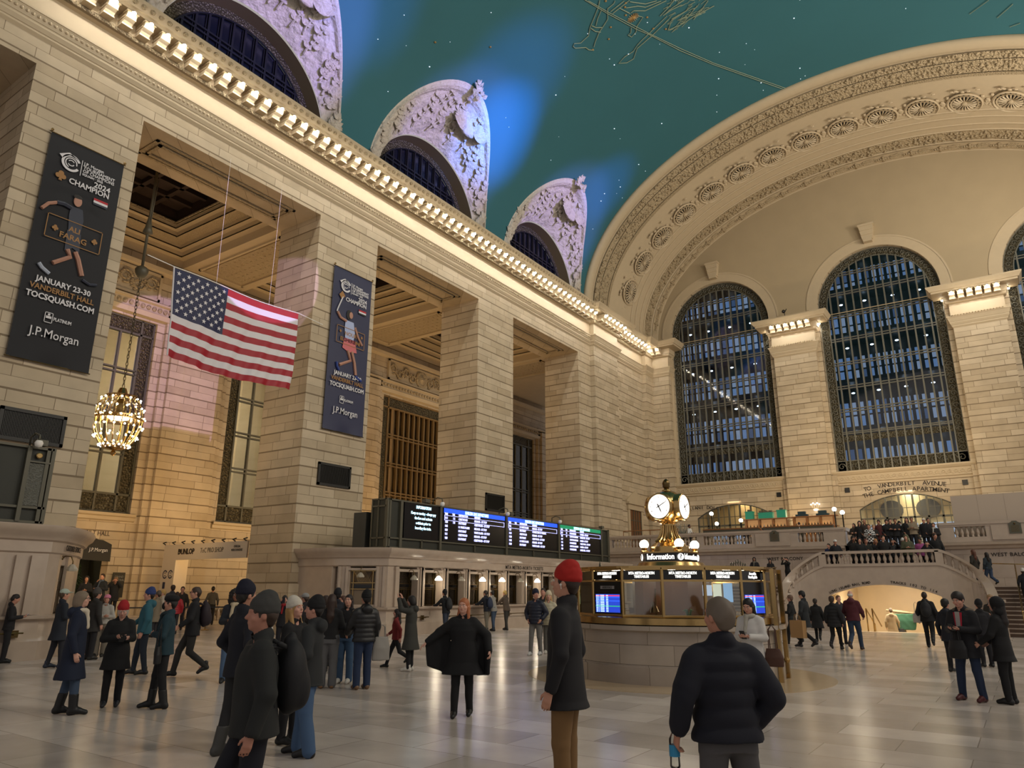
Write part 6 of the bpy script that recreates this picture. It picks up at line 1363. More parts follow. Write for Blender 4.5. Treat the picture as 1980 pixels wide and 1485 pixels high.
def person(loc, rz, H=1.72, legs='stand', aL='down', aR='down', coat=('1a1a1e',.82,1.0,'plain'), pants=('1c1c24',.0), shoes='111111', hair=('short','2a1c14'), hat=None, scarf=None, skin='c08a70',
           head=(0,0), lean=0.0, res=.016, label=None, group=None, key=None, belly=0.0, hood=None, fem=False, eyes=False, glasses=False, backpack=None, lift=None, parts=()):
    root = empty('person', loc, R_(rz)); s_ = H/1.75; root.scale = (s_,)*3; tag(root, label, 'person', group)
    SK_ = cm('skin', skin, .55); ck = ('pm', legs, aL if isinstance(aL,str) else str(aL), aR if isinstance(aR,str) else str(aR), coat[1:], pants[1], hair[0], hat and hat[0], head, lean, res, key, belly, hood is not None, fem, scarf is not None, backpack is not None)
    def Lz(p): p = np.array(p, float); p[1] += lean*max(0, p[2]-.95); return p
    out = MC.get(ck)
    if out is None:
        out = {}; r = res; sw = .93 if fem else 1.0
        A = []
        for sd, a in ((1,aR),(-1,aL)):
            e, w, n, c = ARMS[a] if isinstance(a, str) else a
            A.append((sd, Lz((sd*.185*sw,0,1.40)), Lz((sd*e[0]*sw,e[1],e[2])), Lz((sd*w[0]*sw,w[1],w[2])), np.array((sd*n[0],n[1],n[2]), float), c))
        K = LEGS[legs]; hips = [(.09,0,.92),(-.09,0,.92)]
        if legs == 'sit': hips = [(.09,0,.60),(-.09,0,.60)]
        pts = [q for a in A for q in a[1:4]]+[np.array(q) for l in K for q in l]+[Lz((0,0,1.8))]; lo = np.min(pts, 0)-[.22,.24,.1]; hi = np.max(pts, 0)+[.22,.26,.12]; lo[2] = -.02; hi[0] = max(hi[0],.3); lo[0] = min(lo[0],-.3); lo[1] = min(lo[1],-.3); hi[1] = max(hi[1],.3)
        HR = rotm(head[0], head[1]); piv = np.array((0,-.01,1.52)); off = Lz((0,0,1.52))-np.array((0,0,1.52))
        HP = lambda p: HR @ (np.array(p, float)-piv)+piv+off; RT = HR      # columns = head axes in body space
        he = lambda S_, c, rr, k=.02, mode='u': S_.ell(HP(c), rr, k, mode, R=RT)
        hc = lambda S_, a, b, ra, rb=None, k=.02, mode='u': S_.cap(HP(a), HP(b), ra, rb, k, mode)
        B = SDF(lo, hi, r)
        B.cap((0,0,.96 if legs != 'sit' else .66), Lz((0,0,1.34)), .08, .082, .03); B.cap(Lz((-.13,0,1.39)), Lz((.13,0,1.39)), .045, None, .05); B.cap(Lz((0,-.01,1.42)), HP((0,-.005,1.58)), .055, .052, .03)
        he(B, (0,0,1.665), (.076,.094,.108)); he(B, (0,.028,1.60), (.056,.064,.060), .03); he(B, (0,.078,1.69), (.05,.02,.012), .015)
        hc(B, (0,.088,1.672), (0,.110,1.638), .009, .015, .012); he(B, (0,.088,1.602), (.026,.012,.011), .01); he(B, (0,.07,1.568), (.026,.02,.018), .015)
        for q in (-1,1): he(B, (q*.033,.099,1.667), (.016,.012,.010), .012, 's'); he(B, (q*.079,-.005,1.648), (.011,.022,.033), .008); he(B, (q*.045,.06,1.63), (.022,.024,.022), .02)
        for sd, sh, el, wr, n, c in A:
            B.cap(sh, el, .042, .036, .03); B.cap(el, wr, .035, .025, .02); f = wr-el; f /= np.linalg.norm(f); n = n-f*(n@f); n /= max(1e-6,np.linalg.norm(n)); sv = np.cross(f, n)*sd
            pc = wr+f*.055
            for q in (-.022,-.007,.008,.023): B.cap(wr+f*.015+sv*q*.7, wr+f*.085+sv*q, .0125 if r < .013 else .015, None, .012)
            for q, L_ in zip((-.027,-.009,.009,.027), (.058,.072,.078,.070)):
                a0 = wr+f*.088+sv*q; c1 = c*.55; d1 = f*math.cos(c1)+n*math.sin(c1); a1 = a0+d1*L_*.5; c2 = c*1.25; d2 = f*math.cos(c2)+n*math.sin(c2); a2 = a1+d2*L_*.5
                fr_ = .0088 if r < .013 else .010; B.cap(a0, a1, fr_, fr_*.95, .005); B.cap(a1, a2, fr_*.95, fr_*.8, .004)
            t0 = wr+f*.03+sv*.026; t1 = t0+f*.03+sv*.024+n*.012; t2 = t1+f*.03+n*.014+sv*.004; B.cap(t0, t1, .0125, .011, .008); B.cap(t1, t2, .0105, .009, .004)
        for hp, (kn, an) in zip(hips, K): B.cap(hp, kn, .065, .045, .03); B.cap(kn, an, .043, .032, .02); B.cap(an, np.array(an)+[0,.10,-.035], .03, .025, .02)
        out['body'] = B.mesh('body')
        # coat or top
        cl, hem, fit, sty = coat; Cc = SDF(lo, hi, r); low = min(hem, .8); T = Cc; zt = 1.42; f_ = fit
        ridge = (.085,.011) if sty == 'puffer' else ((.11,.014) if sty == 'quilt' else None); yb = belly
        rows = [(zt+.03,0,lean*(zt-.92),.10*f_,.075*f_),(1.38,0,lean*.43,.175*f_*sw,.105*f_),(1.28,0,.005+lean*.33,.185*f_*sw,.122*f_),(1.12,0,.01+yb*.5+lean*.17,(.165 if not fem else .150)*f_,.122*f_+yb*.5),(.98,0,.005+yb*.4,.180*f_,.130*f_+yb*.4)]
        if legs == 'sit': rows = [q for q in rows if q[0] > 1.0]+[(.72,0,.0,.19,.15),(.6,0,.05,.19,.17)]
        else:
            if hem < .96: rows.append((max(hem,.80),0,0,.195*f_,.140*f_))
            if hem < .80: rows.append((hem,0,0,(.205+.06*(.8-hem)/.4)*f_*(1.12 if sty == 'flare' else 1),(.155+.05*(.8-hem)/.4)*f_))
            rows = [q for q in rows if q[0] >= hem]
        T.loft(rows, .02, ridge=ridge)
        for sd, sh, el, wr, n, c in A:
            ra = .066*f_; T.cap(sh*np.array([.93,1,1]), el, ra, .056*f_, .05); f = (wr-el)/np.linalg.norm(wr-el); T.cap(el, wr-f*.01, .056*f_, .043*f_, .025)
            if ridge:
                for q in np.arange(.12,1,.22): m_ = sh+(el-sh)*q; T.ell(m_, (.074*f_,)*3, .02); m_ = el+(wr-el)*q; T.ell(m_, (.058*f_,)*3, .02)
            T.cap(wr+f*.005, wr+f*.06, .033, .033, .006, 's')
        T.ell(Lz((0,-.014,1.515 if sty != 'crew' else 1.475)), (.083,.085,.075 if sty != 'crew' else .02), .03); [T.cap(Lz((q*.15,0,1.405)), Lz((q*.05,-.02,1.475)), .062, .05, .04) for q in (-1,1)]
        if sty == 'flare':
            for sd, sh, el, wr, n, c in A:
                for t in np.linspace(.15,1,9):
                    a_ = sh+(el-sh)*min(1,t*2) if t < .5 else el+(wr-el)*(t*2-1); e_ = np.array((a_[0]*.92+sd*.02, a_[1]-.03, hem+(.14 if sd > 0 else .02)*t)); T.cap(a_-[0,.02,.03], e_, .03, .022, .04)
        if hood: T.ell(Lz((0,-.105,1.46)), (.11,.07,.085), .03)
        T.cap(Lz((0,.0,1.50)), HP((0,.01,1.60)), .056, .066, .012, 's')
        T.wrinkle((.0035 if sty != 'puffer' else .0025)+(r*.08), 15, len(cl)+hem*9); out['coat'] = T.mesh('coat')
        # trousers
        Tr = SDF((lo[0],lo[1],0), (hi[0],hi[1],1.12), r); fl = pants[1]
        for hp, (kn, an) in zip(hips, K):
            kn = np.array(kn); an = np.array(an); Tr.cap(hp, kn, .100+.02*fl, .068+.025*fl, .03); d_2 = an-kn; Tr.cap(kn, an+d_2/np.linalg.norm(d_2)*.0, .068+.025*fl, .052+.055*fl, .02)
            Tr.cap(an+[0,.0,-.03], an+[0,.10,-.06], .036, .034, .005, 's') if fl < .1 else None
        if legs != 'sit': Tr.loft([(.84,0,0,.18,.125),(1.0,0,0,.165,.115),(1.05,0,0,.155,.11)], .04)
        else: Tr.ell((0,.0,.62), (.18,.16,.12), .04)
        Tr.wrinkle(.004, 17, fl*5+1); out['trousers'] = Tr.mesh('trousers')
        # shoes
        sh_ = []
        for kn, an in K:
            an = np.array(an); lift_ = max(0, an[2]-.09); tip = np.array((.0,.17,-.045-lift_*.35)) if an[1] > -.2 else np.array((0,.13,-.12)); a = SDF(an-[.09,.14,.2], an+[.09,.26,.14], min(r,.014))
            a.cap(an+[0,-.035,-.035], an+tip*.45, .046, .045, .02); a.cap(an+tip*.45, an+tip, .045, .036, .02); a.cap(an+[0,-.01,-.02], an+[0,-.005,.06], .048, .05, .02)
            if lift_ <= .03: a.D = np.maximum(a.D, (.002-(a.lo[2]+a.r*np.arange(a.n[2])))[None,None,:].astype(np.float32))
            if isinstance(shoes, str) and key == 'boots': kk = np.array(kn); a2 = SDF(an-[.12,.14,.2], an+[.12,.26,.34], min(r,.014)); a2.cap(an+[0,-.035,-.035], an+tip*.45, .046, .045, .02); a2.cap(an+tip*.45, an+tip, .045, .036, .02); a2.cap(an, an+(kk-an)*.5, .062, .068, .03); a2.D = np.maximum(a2.D, (.002-(a2.lo[2]+a2.r*np.arange(a2.n[2])))[None,None,:].astype(np.float32)) if lift_ <= .03 else a2.D; a2.D = np.maximum(a2.D, ((a2.lo[2]+a2.r*np.arange(a2.n[2]))-(an[2]+.22))[None,None,:].astype(np.float32)); a = a2
            sh_.append(a.mesh('shoe'))
        out['shoe'] = sh_
        # hair and head wear
        hl = lo.copy(); hl[2] = 1.0; hb = HP((0,0,1.66)); Hh = SDF(np.minimum(hb-[.24,.26,.62], hb-.2), hb+[.24,.24,.24], min(r,.014)); hs = hair[0]
        face = lambda: (he(Hh, (0,.105,1.632), (.062,.075,.082), .02, 's'))
        if hs == 'bald': he(Hh, (0,-.045,1.65), (.081,.062,.055), .01)
        elif hs in ('short','mid'):
            he(Hh, (0,-.012,1.688), (.086,.103,.098), .02); he(Hh, (0,-.05,1.65), (.080,.065,.085), .02); face(); he(Hh, (0,.09,1.60), (.09,.06,.06), .01, 's')
            Hh.wrinkle(.006, 48, 2)
            if hs == 'mid': he(Hh, (0,-.01,1.72), (.092,.105,.085), .03); face()
        elif hs == 'bob': he(Hh, (0,-.015,1.68), (.094,.108,.105), .02); he(Hh, (0,-.04,1.60), (.095,.085,.11), .03); face(); he(Hh, (0,.11,1.58), (.07,.09,.09), .02, 's')
        elif hs == 'curly': he(Hh, (0,-.03,1.67), (.15,.13,.14), .02); he(Hh, (0,-.03,1.55), (.16,.12,.11), .04); face(); he(Hh, (0,.13,1.6), (.07,.09,.11), .02, 's'); Hh.wrinkle(.012, 70)
        elif hs in ('long','bun'):
            he(Hh, (0,-.015,1.685), (.088,.106,.103), .02); he(Hh, (0,-.05,1.62), (.086,.07,.10), .03)
            if hs == 'long':
                hc(Hh, (0,-.075,1.62), (0,-.085,1.36), .075, .07, .04); hc(Hh, (.07,-.02,1.62), (.095,.02,1.40), .032, .028, .03); hc(Hh, (-.07,-.02,1.62), (-.095,.02,1.40), .032, .028, .03); hc(Hh, (0,-.085,1.36), (0,-.09,1.24), .075, .04, .04)
            else: he(Hh, (0,-.10,1.74), (.045,.045,.045), .02)
            face(); he(Hh, (0,.12,1.58), (.06,.09,.10), .02, 's'); Hh.wrinkle(.003, 60)
        out['hair'] = Hh.mesh('hair') if hs != 'none' else None
        if hat:
            Ht = SDF(hb-[.24,.26,.30], hb+[.24,.26,.28], min(r,.014)); hk = hat[0]
            if hk == 'beanie':
                he(Ht, (0,-.018,1.722), (.098,.112,.098), .02); he(Ht, (0,-.02,1.69), (.099,.113,.045), .015); he(Ht, (0,-.035,1.80), (.06,.06,.04), .04)
                he(Ht, (0,0,1.60), (.15,.15,.065), .008, 's'); he(Ht, (0,.06,1.648), (.09,.09,.05), .01, 's'); Ht.wrinkle(.002, 90)
            elif hk == 'beret': he(Ht, (0,-.02,1.735), (.115,.125,.07), .02); he(Ht, (0,0,1.60), (.15,.15,.08), .01, 's')
            elif hk == 'cap': he(Ht, (0,-.01,1.715), (.093,.108,.085), .02); he(Ht, (0,.12,1.708), (.065,.075,.012), .015); he(Ht, (0,0,1.60), (.15,.15,.09), .006, 's')
            elif hk == 'hood': he(Ht, (0,-.03,1.67), (.112,.125,.135), .02); he(Ht, (0,-.04,1.53), (.12,.10,.09), .04); he(Ht, (0,.10,1.645), (.068,.10,.095), .02, 's'); he(Ht, (0,.02,1.55), (.06,.09,.05), .02, 's')
            out['hat'] = Ht.mesh('hat')
        if scarf:
            c0 = Lz((0,0,1.49)); Sc = SDF(c0-[.2,.2,.3], c0+[.2,.25,.16], min(r,.014)); Sc.ell(c0+[0,.01,.0], (.105,.105,.055), .02); Sc.cap(c0+[.03,.10,-.02], c0+[.05,.14,-.25], .035, .03, .03); Sc.cap(HP((0,.0,1.50)), HP((0,.02,1.62)), .062, .07, .01, 's'); Sc.wrinkle(.004, 40); out['scarf'] = Sc.mesh('scarf')
        if eyes:
            e = MB(); [e.ball(HP((q*.033,.087,1.667)), .0105, 10, 6) for q in (-1,1)]; out['eye'] = e.mesh('eye')
            e = MB(); [e.ball(HP((q*.033,.0955,1.667)), .0045, 8, 5) for q in (-1,1)]; out['iris'] = e.mesh('iris')
            e = MB(); [e.tube([HP((q*.016,.098,1.686)), HP((q*.035,.098,1.691)), HP((q*.052,.088,1.685))], .004, 5) for q in (-1,1)]; out['eyebrow'] = e.mesh('eyebrow')
            e = MB(); e.ball(HP((0,.0965,1.602)), .02, 10, 6, (1,.35,.35)); out['lips'] = e.mesh('lips')
        if glasses:
            e = MB(); [e.tube([HP((q*.034+.024*math.cos(t),.108,1.667+.018*math.sin(t))) for t in np.linspace(0,2*PI,13)], .0028, 4) for q in (-1,1)]; e.tube([HP((-.01,.11,1.67)),HP((.01,.11,1.67))], .0025, 4); [e.tube([HP((q*.058,.107,1.67)),HP((q*.084,0,1.665))], .0025, 4) for q in (-1,1)]; out['glasses'] = e.mesh('glasses')
        MC[ck] = out
    def put_(nm, me, m_, par=root, name=None):
        if me is None or len(me.vertices) == 0: return None
        if len(me.materials) == 0: me.materials.append(m_)
        o = bpy.data.objects.new(name or nm, me); COL.objects.link(o); o.parent = par
        o.material_slots[0].link = 'OBJECT'; o.material_slots[0].material = m_; return o
    put_('body', out['body'], SK_); put_('coat', out['coat'], cm('puffer' if coat[3] == 'puffer' else 'cloth', coat[0], .5 if coat[3] == 'puffer' else .85)); put_('trousers', out['trousers'], cm('cloth', pants[0]))
    for sm in out['shoe']: put_('shoe', sm, cm('leather', shoes, .5))
    put_('hair', out['hair'], cm('hair', hair[1], .6))
    if hat: put_('hat', out.get('hat'), cm('knit', hat[1]), name={'beanie':'beanie','cap':'cap','hood':'hood','beret':'beret'}[hat[0]])
    if scarf: put_('scarf', out.get('scarf'), cm('knit', scarf))
    if eyes: put_('eye', out['eye'], cm('eyewhite','d8d0c8',.3)); put_('iris', out['iris'], cm('iris','1c1410',.2)); put_('eyebrow', out['eyebrow'], cm('hair', hair[1])); put_('lips', out['lips'], cm('lips','a05850',.5))
    if glasses: put_('glasses', out['glasses'], cm('spec','16161a',.3))
    if backpack: pass
    for fn in parts: fn(root)
    return root
def world_pt(p, q):      # point q in the person's own frame
    return p.matrix_basis @ Vector(q)
def held(name, p, q, build, label, cat, rz=0, group=None):
    r = empty(name, world_pt(p, q), p.rotation_euler.z+R_(rz)); build(r); return tag(r, label, cat, group)
def phone(p, q, label, tilt=-50):
    def bd(r):
        r.rotation_euler.x = R_(tilt); b = MB(); b.box(-.037,.037,-.004,.004,-.075,.075); b.build('phone_case', cm('plastic','101014',.3), r); b = MB(); b.box(-.034,.034,-.0055,-.004,-.07,.07); b.build('phone_screen', bpy.data.materials.get('phone_glow') or mat('phone_glow','203040',.3,emit=(.6,.75,1),es=.6), r)
    return held('phone', p, q, bd, label, 'phone')
def rucksack(p, color, label, lean=0, sc=1.0):
    def bd(r):
        r.scale = (sc,)*3; g = SDF((-.24,-.26,-.36), (.24,.14,.34), .014); g.ell((0,-.07,0), (.155,.11,.25), .02); g.ell((0,-.14,-.08), (.115,.075,.14), .03); g.cap((0,-.04,.24), (0,-.06,.26), .03, None, .03)
        for s in (-1,1): g.cap((s*.10,0,.2), (s*.12,.04,.22), .022, None, .02)
        g.wrinkle(.004, 22); me = g.mesh('pack_body'); o = link_mesh('pack_body', me, cm('nylon', color, .7), r)
        b = MB(); [b.tube([(s*.10,.0,.2),(s*.12,.10,.20),(s*.13,.21,.10),(s*.14,.20,-.05),(s*.13,.04,-.18)], .016, 6) for s in (-1,1)]; b.build('shoulder_strap', cm('nylon', color, .7), r, smooth=True)
    return held('backpack', p, (0,-.15+lean*.3,1.22), bd, label, 'backpack')
def bag(p, q, w, h, d, color, label, cat='bag', handle=.14, soft=True, name='handbag', rz=0):
    def bd(r):
        if soft:
            g = SDF((-w,-d-.04,-h-.05), (w,d+.04,.06), .012); g.loft([(-h,0,0,w*.5,d*.5),(-h*.5,0,0,w*.5,d*.55),(-.01,0,0,w*.38,d*.3)], .02); g.wrinkle(.003, 25); link_mesh('bag_body', g.mesh('bag_body'), cm('bag', color, .6), r)
        else: b = MB(); b.box(-w/2,w/2,-d/2,d/2,-h,0); b.build('bag_body', cm('paper', color, .7), r)
        b = MB(); [b.tube([(-w*.2,s*d*.25,-.01),(-w*.18,s*d*.1,handle*.8),(0,0,handle),(w*.18,s*d*.1,handle*.8),(w*.2,s*d*.25,-.01)], .008, 5) for s in (-1,1)]; b.build('bag_handle', cm('bag', color, .6), r)
    return held(name, p, q, bd, label, cat, rz)
# ================================================================ the people
p = person((-3.26,5.53,0.00), 106, 1.88, 'stand','down','down',('17161a',.74,1.08,'plain'),('7a5c38',.02),'3a2418',('short','2c1c14'),('beanie','a81c14'),None,'c49078',(0,4),0.0,.009,eyes=True, label='tall man in a red beanie and black overcoat with tan trousers, in the foreground')
EP = MB(); EP.ball((0,0,0),.011,8,6,(1,.7,1)); EP.tube([(0,0,0),(0,.006,-.035)],.0035,5); o = EP.build('white_earbud', M['white'], None); o.location = world_pt(p,(-.089,.008,1.640)); tag(o,'white earbud in the ear of the man in the red beanie','earbud')
p = person((-1.64,4.70,0.00), 43, 1.65, 'wide',((.30,-.05,1.17),(.32,.03,.95),(-1,0,0),1.1),'pocket',('10121f',.90,1.16,'quilt'),('4c4a4c',.08),'201810',('short','6a5e52'),None,None,'b9836c',(22,2),0.0,.009, label='grey-haired man in a navy quilted jacket seen from behind, lower right foreground')
def _bt(r):
    b = MB(); b.lathe([(.0,-.11),(.028,-.11),(.032,-.10),(.030,-.05),(.032,0),(.031,.05),(.014,.085),(.013,.10),(0,.10)], (0,0,0), 16); b.build('bottle_body', M['clear'], r, smooth=True); b = MB(); b.lathe([(.0325,-.045),(.0325,.02)], (0,0,0), 16, cap=False); b.build('bottle_label', cm('label','2a8ab8',.5), r); b = MB(); b.lathe([(.015,.085),(.015,.108),(0,.108)], (0,0,0), 12); b.build('bottle_cap', M['white'], r)
held('water_bottle', p, (-.325,.10,.84), _bt, 'clear plastic water bottle with a blue label held by the grey-haired man', 'bottle')
p = person((-4.43,3.38,0.00), 151, 1.63, 'walk','down','swing',('1e2020',.84,1.25,'plain'),('10121e',.06),'141414',('short','3a2c22'),('beanie','3a3a38'),None,'b07c68',(0,0),0.03,.010,backpack=True, label='man in a grey beanie walking left with a dark jacket, nearest on the left side')
rucksack(p,'0e0f14','large black backpack on the walking man in the grey beanie',0,1.0)
person((-7.28,5.29,0.00), 352, 1.74, 'stagger','pocket','pocket',('12141f',.80,1.12,'plain'),('242426',.0),'3a3a38',('short','1c1612'),('beanie','0e1024'),None,'b9866e',(0,0),0.0,.010,key='boots', label='tall man in a navy knit hat with grey boots, behind the walking man')
person((-7.33,6.05,0.00), 282, 1.57, 'stand','fold','fold',('131316',.86,1.0,'plain'),('101014',.0),'0c0c0c',('long','a8824e'),('beanie','c9c2b4'),None,'cf9c88',(0,8),0.0,.010,fem=True,eyes=True, label='blonde woman in a cream beanie leaning towards a companion in a black beanie')
p = person((-6.65,5.74,0.00), 119, 1.58, 'stagger','pocket','fwd',('222426',.78,1.12,'plain'),('40597a',.55),'101012',('short','151010'),('beanie','0d0d10'),None,'c08c78',(10,0),0.0,.010,hood=True, label='person in a black beanie and wide pale blue jeans facing the blonde woman')
person((-12.79,9.06,0.00), 227, 1.68, 'stand','down','phone',('20242c',.86,1.02,'plain'),('4c6482',.2),'1a1a1a',('curly','17110e'),None,'b8a88c','8a5c44',(0,0),0.0,.013,fem=True,eyes=True,glasses=True, label='woman with big dark curly hair, glasses and a pale scarf behind the navy-hatted man')
p = person((-12.82,9.87,0.00), 160, 1.54, 'stand','phone','down',('c9c6c0',.88,1.05,'puffer'),('1a1c22',.1),'222222',('bob','14100e'),None,None,'c08c78',(0,-14),0.0,.013,fem=True, label='woman with dark hair in a white puffer jacket looking at her lit phone')
phone(p,(-.07,.33,1.22),'glowing phone held by the woman in the white puffer',-60)
p = person((-16.96,13.56,0.00), 227, 1.52, 'stand','cam','cam',('15151a',.84,1.05,'plain'),('18181e',.1),'101010',('long','1a1410'),None,'9a2028','c08c78',(0,0),0.0,.014,fem=True, label='person with a red plaid scarf raising a phone towards the camera')
phone(p,(0,.36,1.64),'phone raised by the person with the red plaid scarf',0)
person((-10.67,9.61,0.00), 42, 1.60, 'stand','fold','fold',('0f0f12',.92,1.02,'plain'),('58585a',.55),'7a5a3c',('long','2e1c14'),None,None,'c08c78',(0,0),0.0,.012,fem=True, label='woman with very long brown hair seen from behind in wide grey trousers and tan boots')
person((-10.97,10.31,0.00), 207, 1.59, 'stand','fold','phone',('121216',.90,1.0,'plain'),('36506e',.35),'c8c4bc',('long','1c1210'),None,None,'cf9c86',(0,0),0.0,.011,fem=True,eyes=True, label='girl with long dark hair facing the camera in a black jacket, jeans and white shoes')
p = person((-10.06,9.88,0.00), 68, 1.64, 'stand','fwd','bag',('111114',.86,1.14,'puffer'),('1c2c48',.3),'6e5238',('short','151010'),('beanie','0c0c0e'),None,'b98670',(0,0),0.0,.011,hood=True, label='person in a black beanie and black puffer jacket with dark jeans seen from behind')
bag(p,(.36,-.02,.95),.34,.42,.12,'8a8680','grey speckled tote bag hanging beside the black puffer jacket','bag',.2)
person((-13.54,12.35,0.00), 68, 1.67, 'stand','down','down',('121622',.84,1.05,'plain'),('16161c',.1),'101010',('short','151010'),('beanie','16181e'),None,'b98670',(0,0),0.0,.015, label='person in a dark knit hat and red-edged jacket just behind the long-haired girls')
person((-13.71,11.93,0.00), 19, 1.56, 'stand','down','down',('191416',.86,1.0,'plain'),('16161c',.1),'101010',('short','3a2c24'),('hood','8a3c3c'),None,'b98670',(0,0),0.0,.015, label='person in a reddish striped hood at the back of the group')
person((-14.72,12.38,0.00), 110, 1.58, 'stand','down','down',('201c20',.86,1.0,'plain'),('16161c',.1),'101010',('short','3a2c24'),('cap','8c8c8a'),None,'b98670',(0,0),0.0,.015, label='man in a grey cap at the back behind the cream beanie')
person((-12.76,11.31,0.00), 58, 1.54, 'stand','down','down',('2a2420',.86,1.05,'puffer'),('16161c',.1),'101010',('mid','2c1c16'),None,None,'b98670',(0,0),0.0,.015, label='brown-haired person in a dark puffer beside the reddish hood')
person((-13.70,12.68,0.00), 167, 1.54, 'stand','down','down',('161418',.86,1.0,'plain'),('16161c',.1),'c8c4bc',('long','4a2c20'),None,None,'c99680',(0,0),0.0,.015,fem=True, label='girl with brown fringe looking left at the back of the group')
person((-11.37,12.59,0.00), 114, 1.56, 'stand','vee','vee',('343430',.50,1.14,'plain'),('121216',.0),'c8c4bc',('bob','120d0c'),None,None,'c08c78',(0,-10),0.0,.012,fem=True,hood=True, label='woman in a long olive parka with raised hands and white trainers')
person((-12.14,12.96,0.00), 127, 1.26, 'run','swing','fwd',('6e1c1c',.84,1.1,'plain'),('101014',.0),'101010',('long','1c1210'),None,None,'c08c78',(0,0),0.06,.014, label='child in a red jacket running left past the olive parka')
person((-6.85,8.71,0.00), 212, 1.57, 'stagger','flare','out',('0c0c0f',.62,1.30,'flare'),('0d0d10',.08),'0c0c0c',('long','a8643c'),None,None,'d0a08c',(-14,0),0.0,.009,fem=True,eyes=True, label='red-haired woman in a wide open black coat walking towards the camera in the centre')
p = person((-19.25,23.34,0), 88, 1.66, 'stagger','lean','lean',('101318',.86,1.05,'plain'),('2c3444',.12),'141414',('short','101014'),('beanie','101014'),None,'b98670',(0,0),.22,.016, label='man in a black jacket with a backpack leaning at the second lit ticket window')
rucksack(p,'1a1c20','dark grey backpack worn at the ticket counter, left one',.22,.95)
p = person((-19.25,26.10,0), 88, 1.66, 'stagger','lean','lean',('101420',.86,1.05,'plain'),('6a6458',.12),'141414',('short','2a1c14'),None,None,'b98670',(0,0),.22,.016, label='person with a blue backpack at the ticket counter under two lit lamps')
rucksack(p,'1c2840','blue backpack worn at the ticket counter, right one',.22,.95)
p = person((-19.25,26.58,0), 88, 1.66, 'stagger','lean','lean',('8c8880',.86,1.05,'plain'),('3a4a60',.12),'141414',('short','1c1410'),None,None,'b98670',(0,0),.22,.016, label='person in a pale jacket beside the blue backpack at the ticket counter')
p = person((-19.25,27.56,0), 88, 1.66, 'stagger','lean','lean',('4a3e34',.86,1.05,'plain'),('34322e',.12),'141414',('short','a88c4c'),None,None,'b98670',(0,0),.22,.016, label='person in a brown coat leaning at the fourth lit ticket window')
person((-11.33,17.62,0.00), 191, 1.68, 'stagger','pocket','pocket',('12182c',.84,1.14,'puffer'),('6e6c6a',.1),'b8b8b8',('short','3a2418'),('beanie','101830'),None,'c08c78',(40,0),0.0,.013,eyes=True, label='bearded man in a navy puffer and knit hat with grey sweatpants, beside the red beanie')
person((-11.30,18.26,0.00), 210, 1.63, 'stand','down','down',('b0a890',.82,1.1,'puffer'),('5a5854',.1),'c0bcb4',('long','b08c58'),('beanie','c8bca0'),None,'d0a08c',(0,0),0.0,.014,fem=True,eyes=True, label='blonde woman in a cream beanie and cream puffer jacket beside the navy puffer man')
person((-12.20,19.40,0.00), 202, 1.74, 'stand','down','down',('181a20',.84,1.0,'plain'),('20222a',.1),'141414',('short','2c2018'),None,None,'c08c78',(0,0),0.0,.015, label='man with short brown hair standing behind the cream puffer jacket')
p = person((-11.47,5.52,0.00), 328, 1.65, 'stagger','down','down',('101a30',.50,1.12,'plain'),('38485e',.02),'0c0c0e',('bob','7a6a58'),None,'c8bca8','d0a08c',(0,0),0.0,.010,fem=True,eyes=True,glasses=True,hood=True,key='boots', label='woman with grey bobbed hair and glasses in a long navy coat and black boots')
p = person((-11.70,6.28,0.00), 238, 1.48, 'stand','phone','fold',('121214',.62,1.12,'plain'),('0e0e12',.1),'1c2028',('bob','b8b0a4'),('beanie','9c1a20'),None,'cc9a86',(0,-24),0.0,.010,fem=True,eyes=True, label='older woman in a red knit hat and black coat looking down at her phone')
phone(p,(-.06,.36,1.19),'phone held by the older woman in the red knit hat',-20)
p = person((-10.94,6.59,0.00), 143, 1.58, 'stagger','fold','down',('16323c',.84,1.10,'plain'),('0e0e12',.02),'0c0c0e',('short','1a1412'),('beret','0b0b0d'),'14282e','b98670',(0,0),0.0,.010,fem=True,key='boots', label='woman in a black hat, black mask and dark teal jacket facing left')
bag(p,(-.27,.06,1.0),.26,.26,.1,'0e0e10','black shoulder bag of the woman in the dark teal jacket','bag',.3)
o = MB().ball((0,0,0),.055,10,7,(.9,.6,1)).build('face_mask', cm('cloth','0c0c0e'), None, smooth=True); o.location = world_pt(p,(0,.088,1.615)); tag(o,'black face mask on the woman in the black hat','mask')
person((-15.46,8.81,0.00), 152, 1.67, 'stagger','down','fwd',('2a5a68',.84,1.10,'plain'),('1c2430',.02),'141414',('short','2a1c14'),('beanie','28386a'),None,'c08c78',(0,0),0.0,.013,hood=True, label='person in a bright teal coat and blue patterned hat behind the black-hatted woman')
p = person((-14.33,9.19,0.00), 153, 1.72, 'walk','fwd','swing',('16161a',.80,1.08,'plain'),('2c2a28',.06),'141414',('short','3a2a20'),None,None,'c49078',(0,0),0.04,.012,glasses=True, label='man with glasses in a dark jacket walking left with a maroon backpack')
rucksack(p,'241820','dark maroon backpack on the man with glasses',.04)
person((-18.16,8.34,0.00), 351, 1.66, 'stagger','point','phone',('1c222c',.62,1.1,'plain'),('20222a',.02),'202838',('short','4a3828'),('cap','a8b4a8'),None,'c49078',(0,0),0.0,.013, label='person in a pale green cap and dark coat stretching an arm out to the left')
person((-20.17,10.35,0.00), 228, 1.52, 'stand','fold','fold',('a8a49c',.94,1.0,'plain'),('6e665a',.7),'141414',('long','1a1210'),('cap','c87890'),None,'b98670',(0,0),0.0,.014,fem=True, label='woman in a pink cap, white top and long beige skirt')
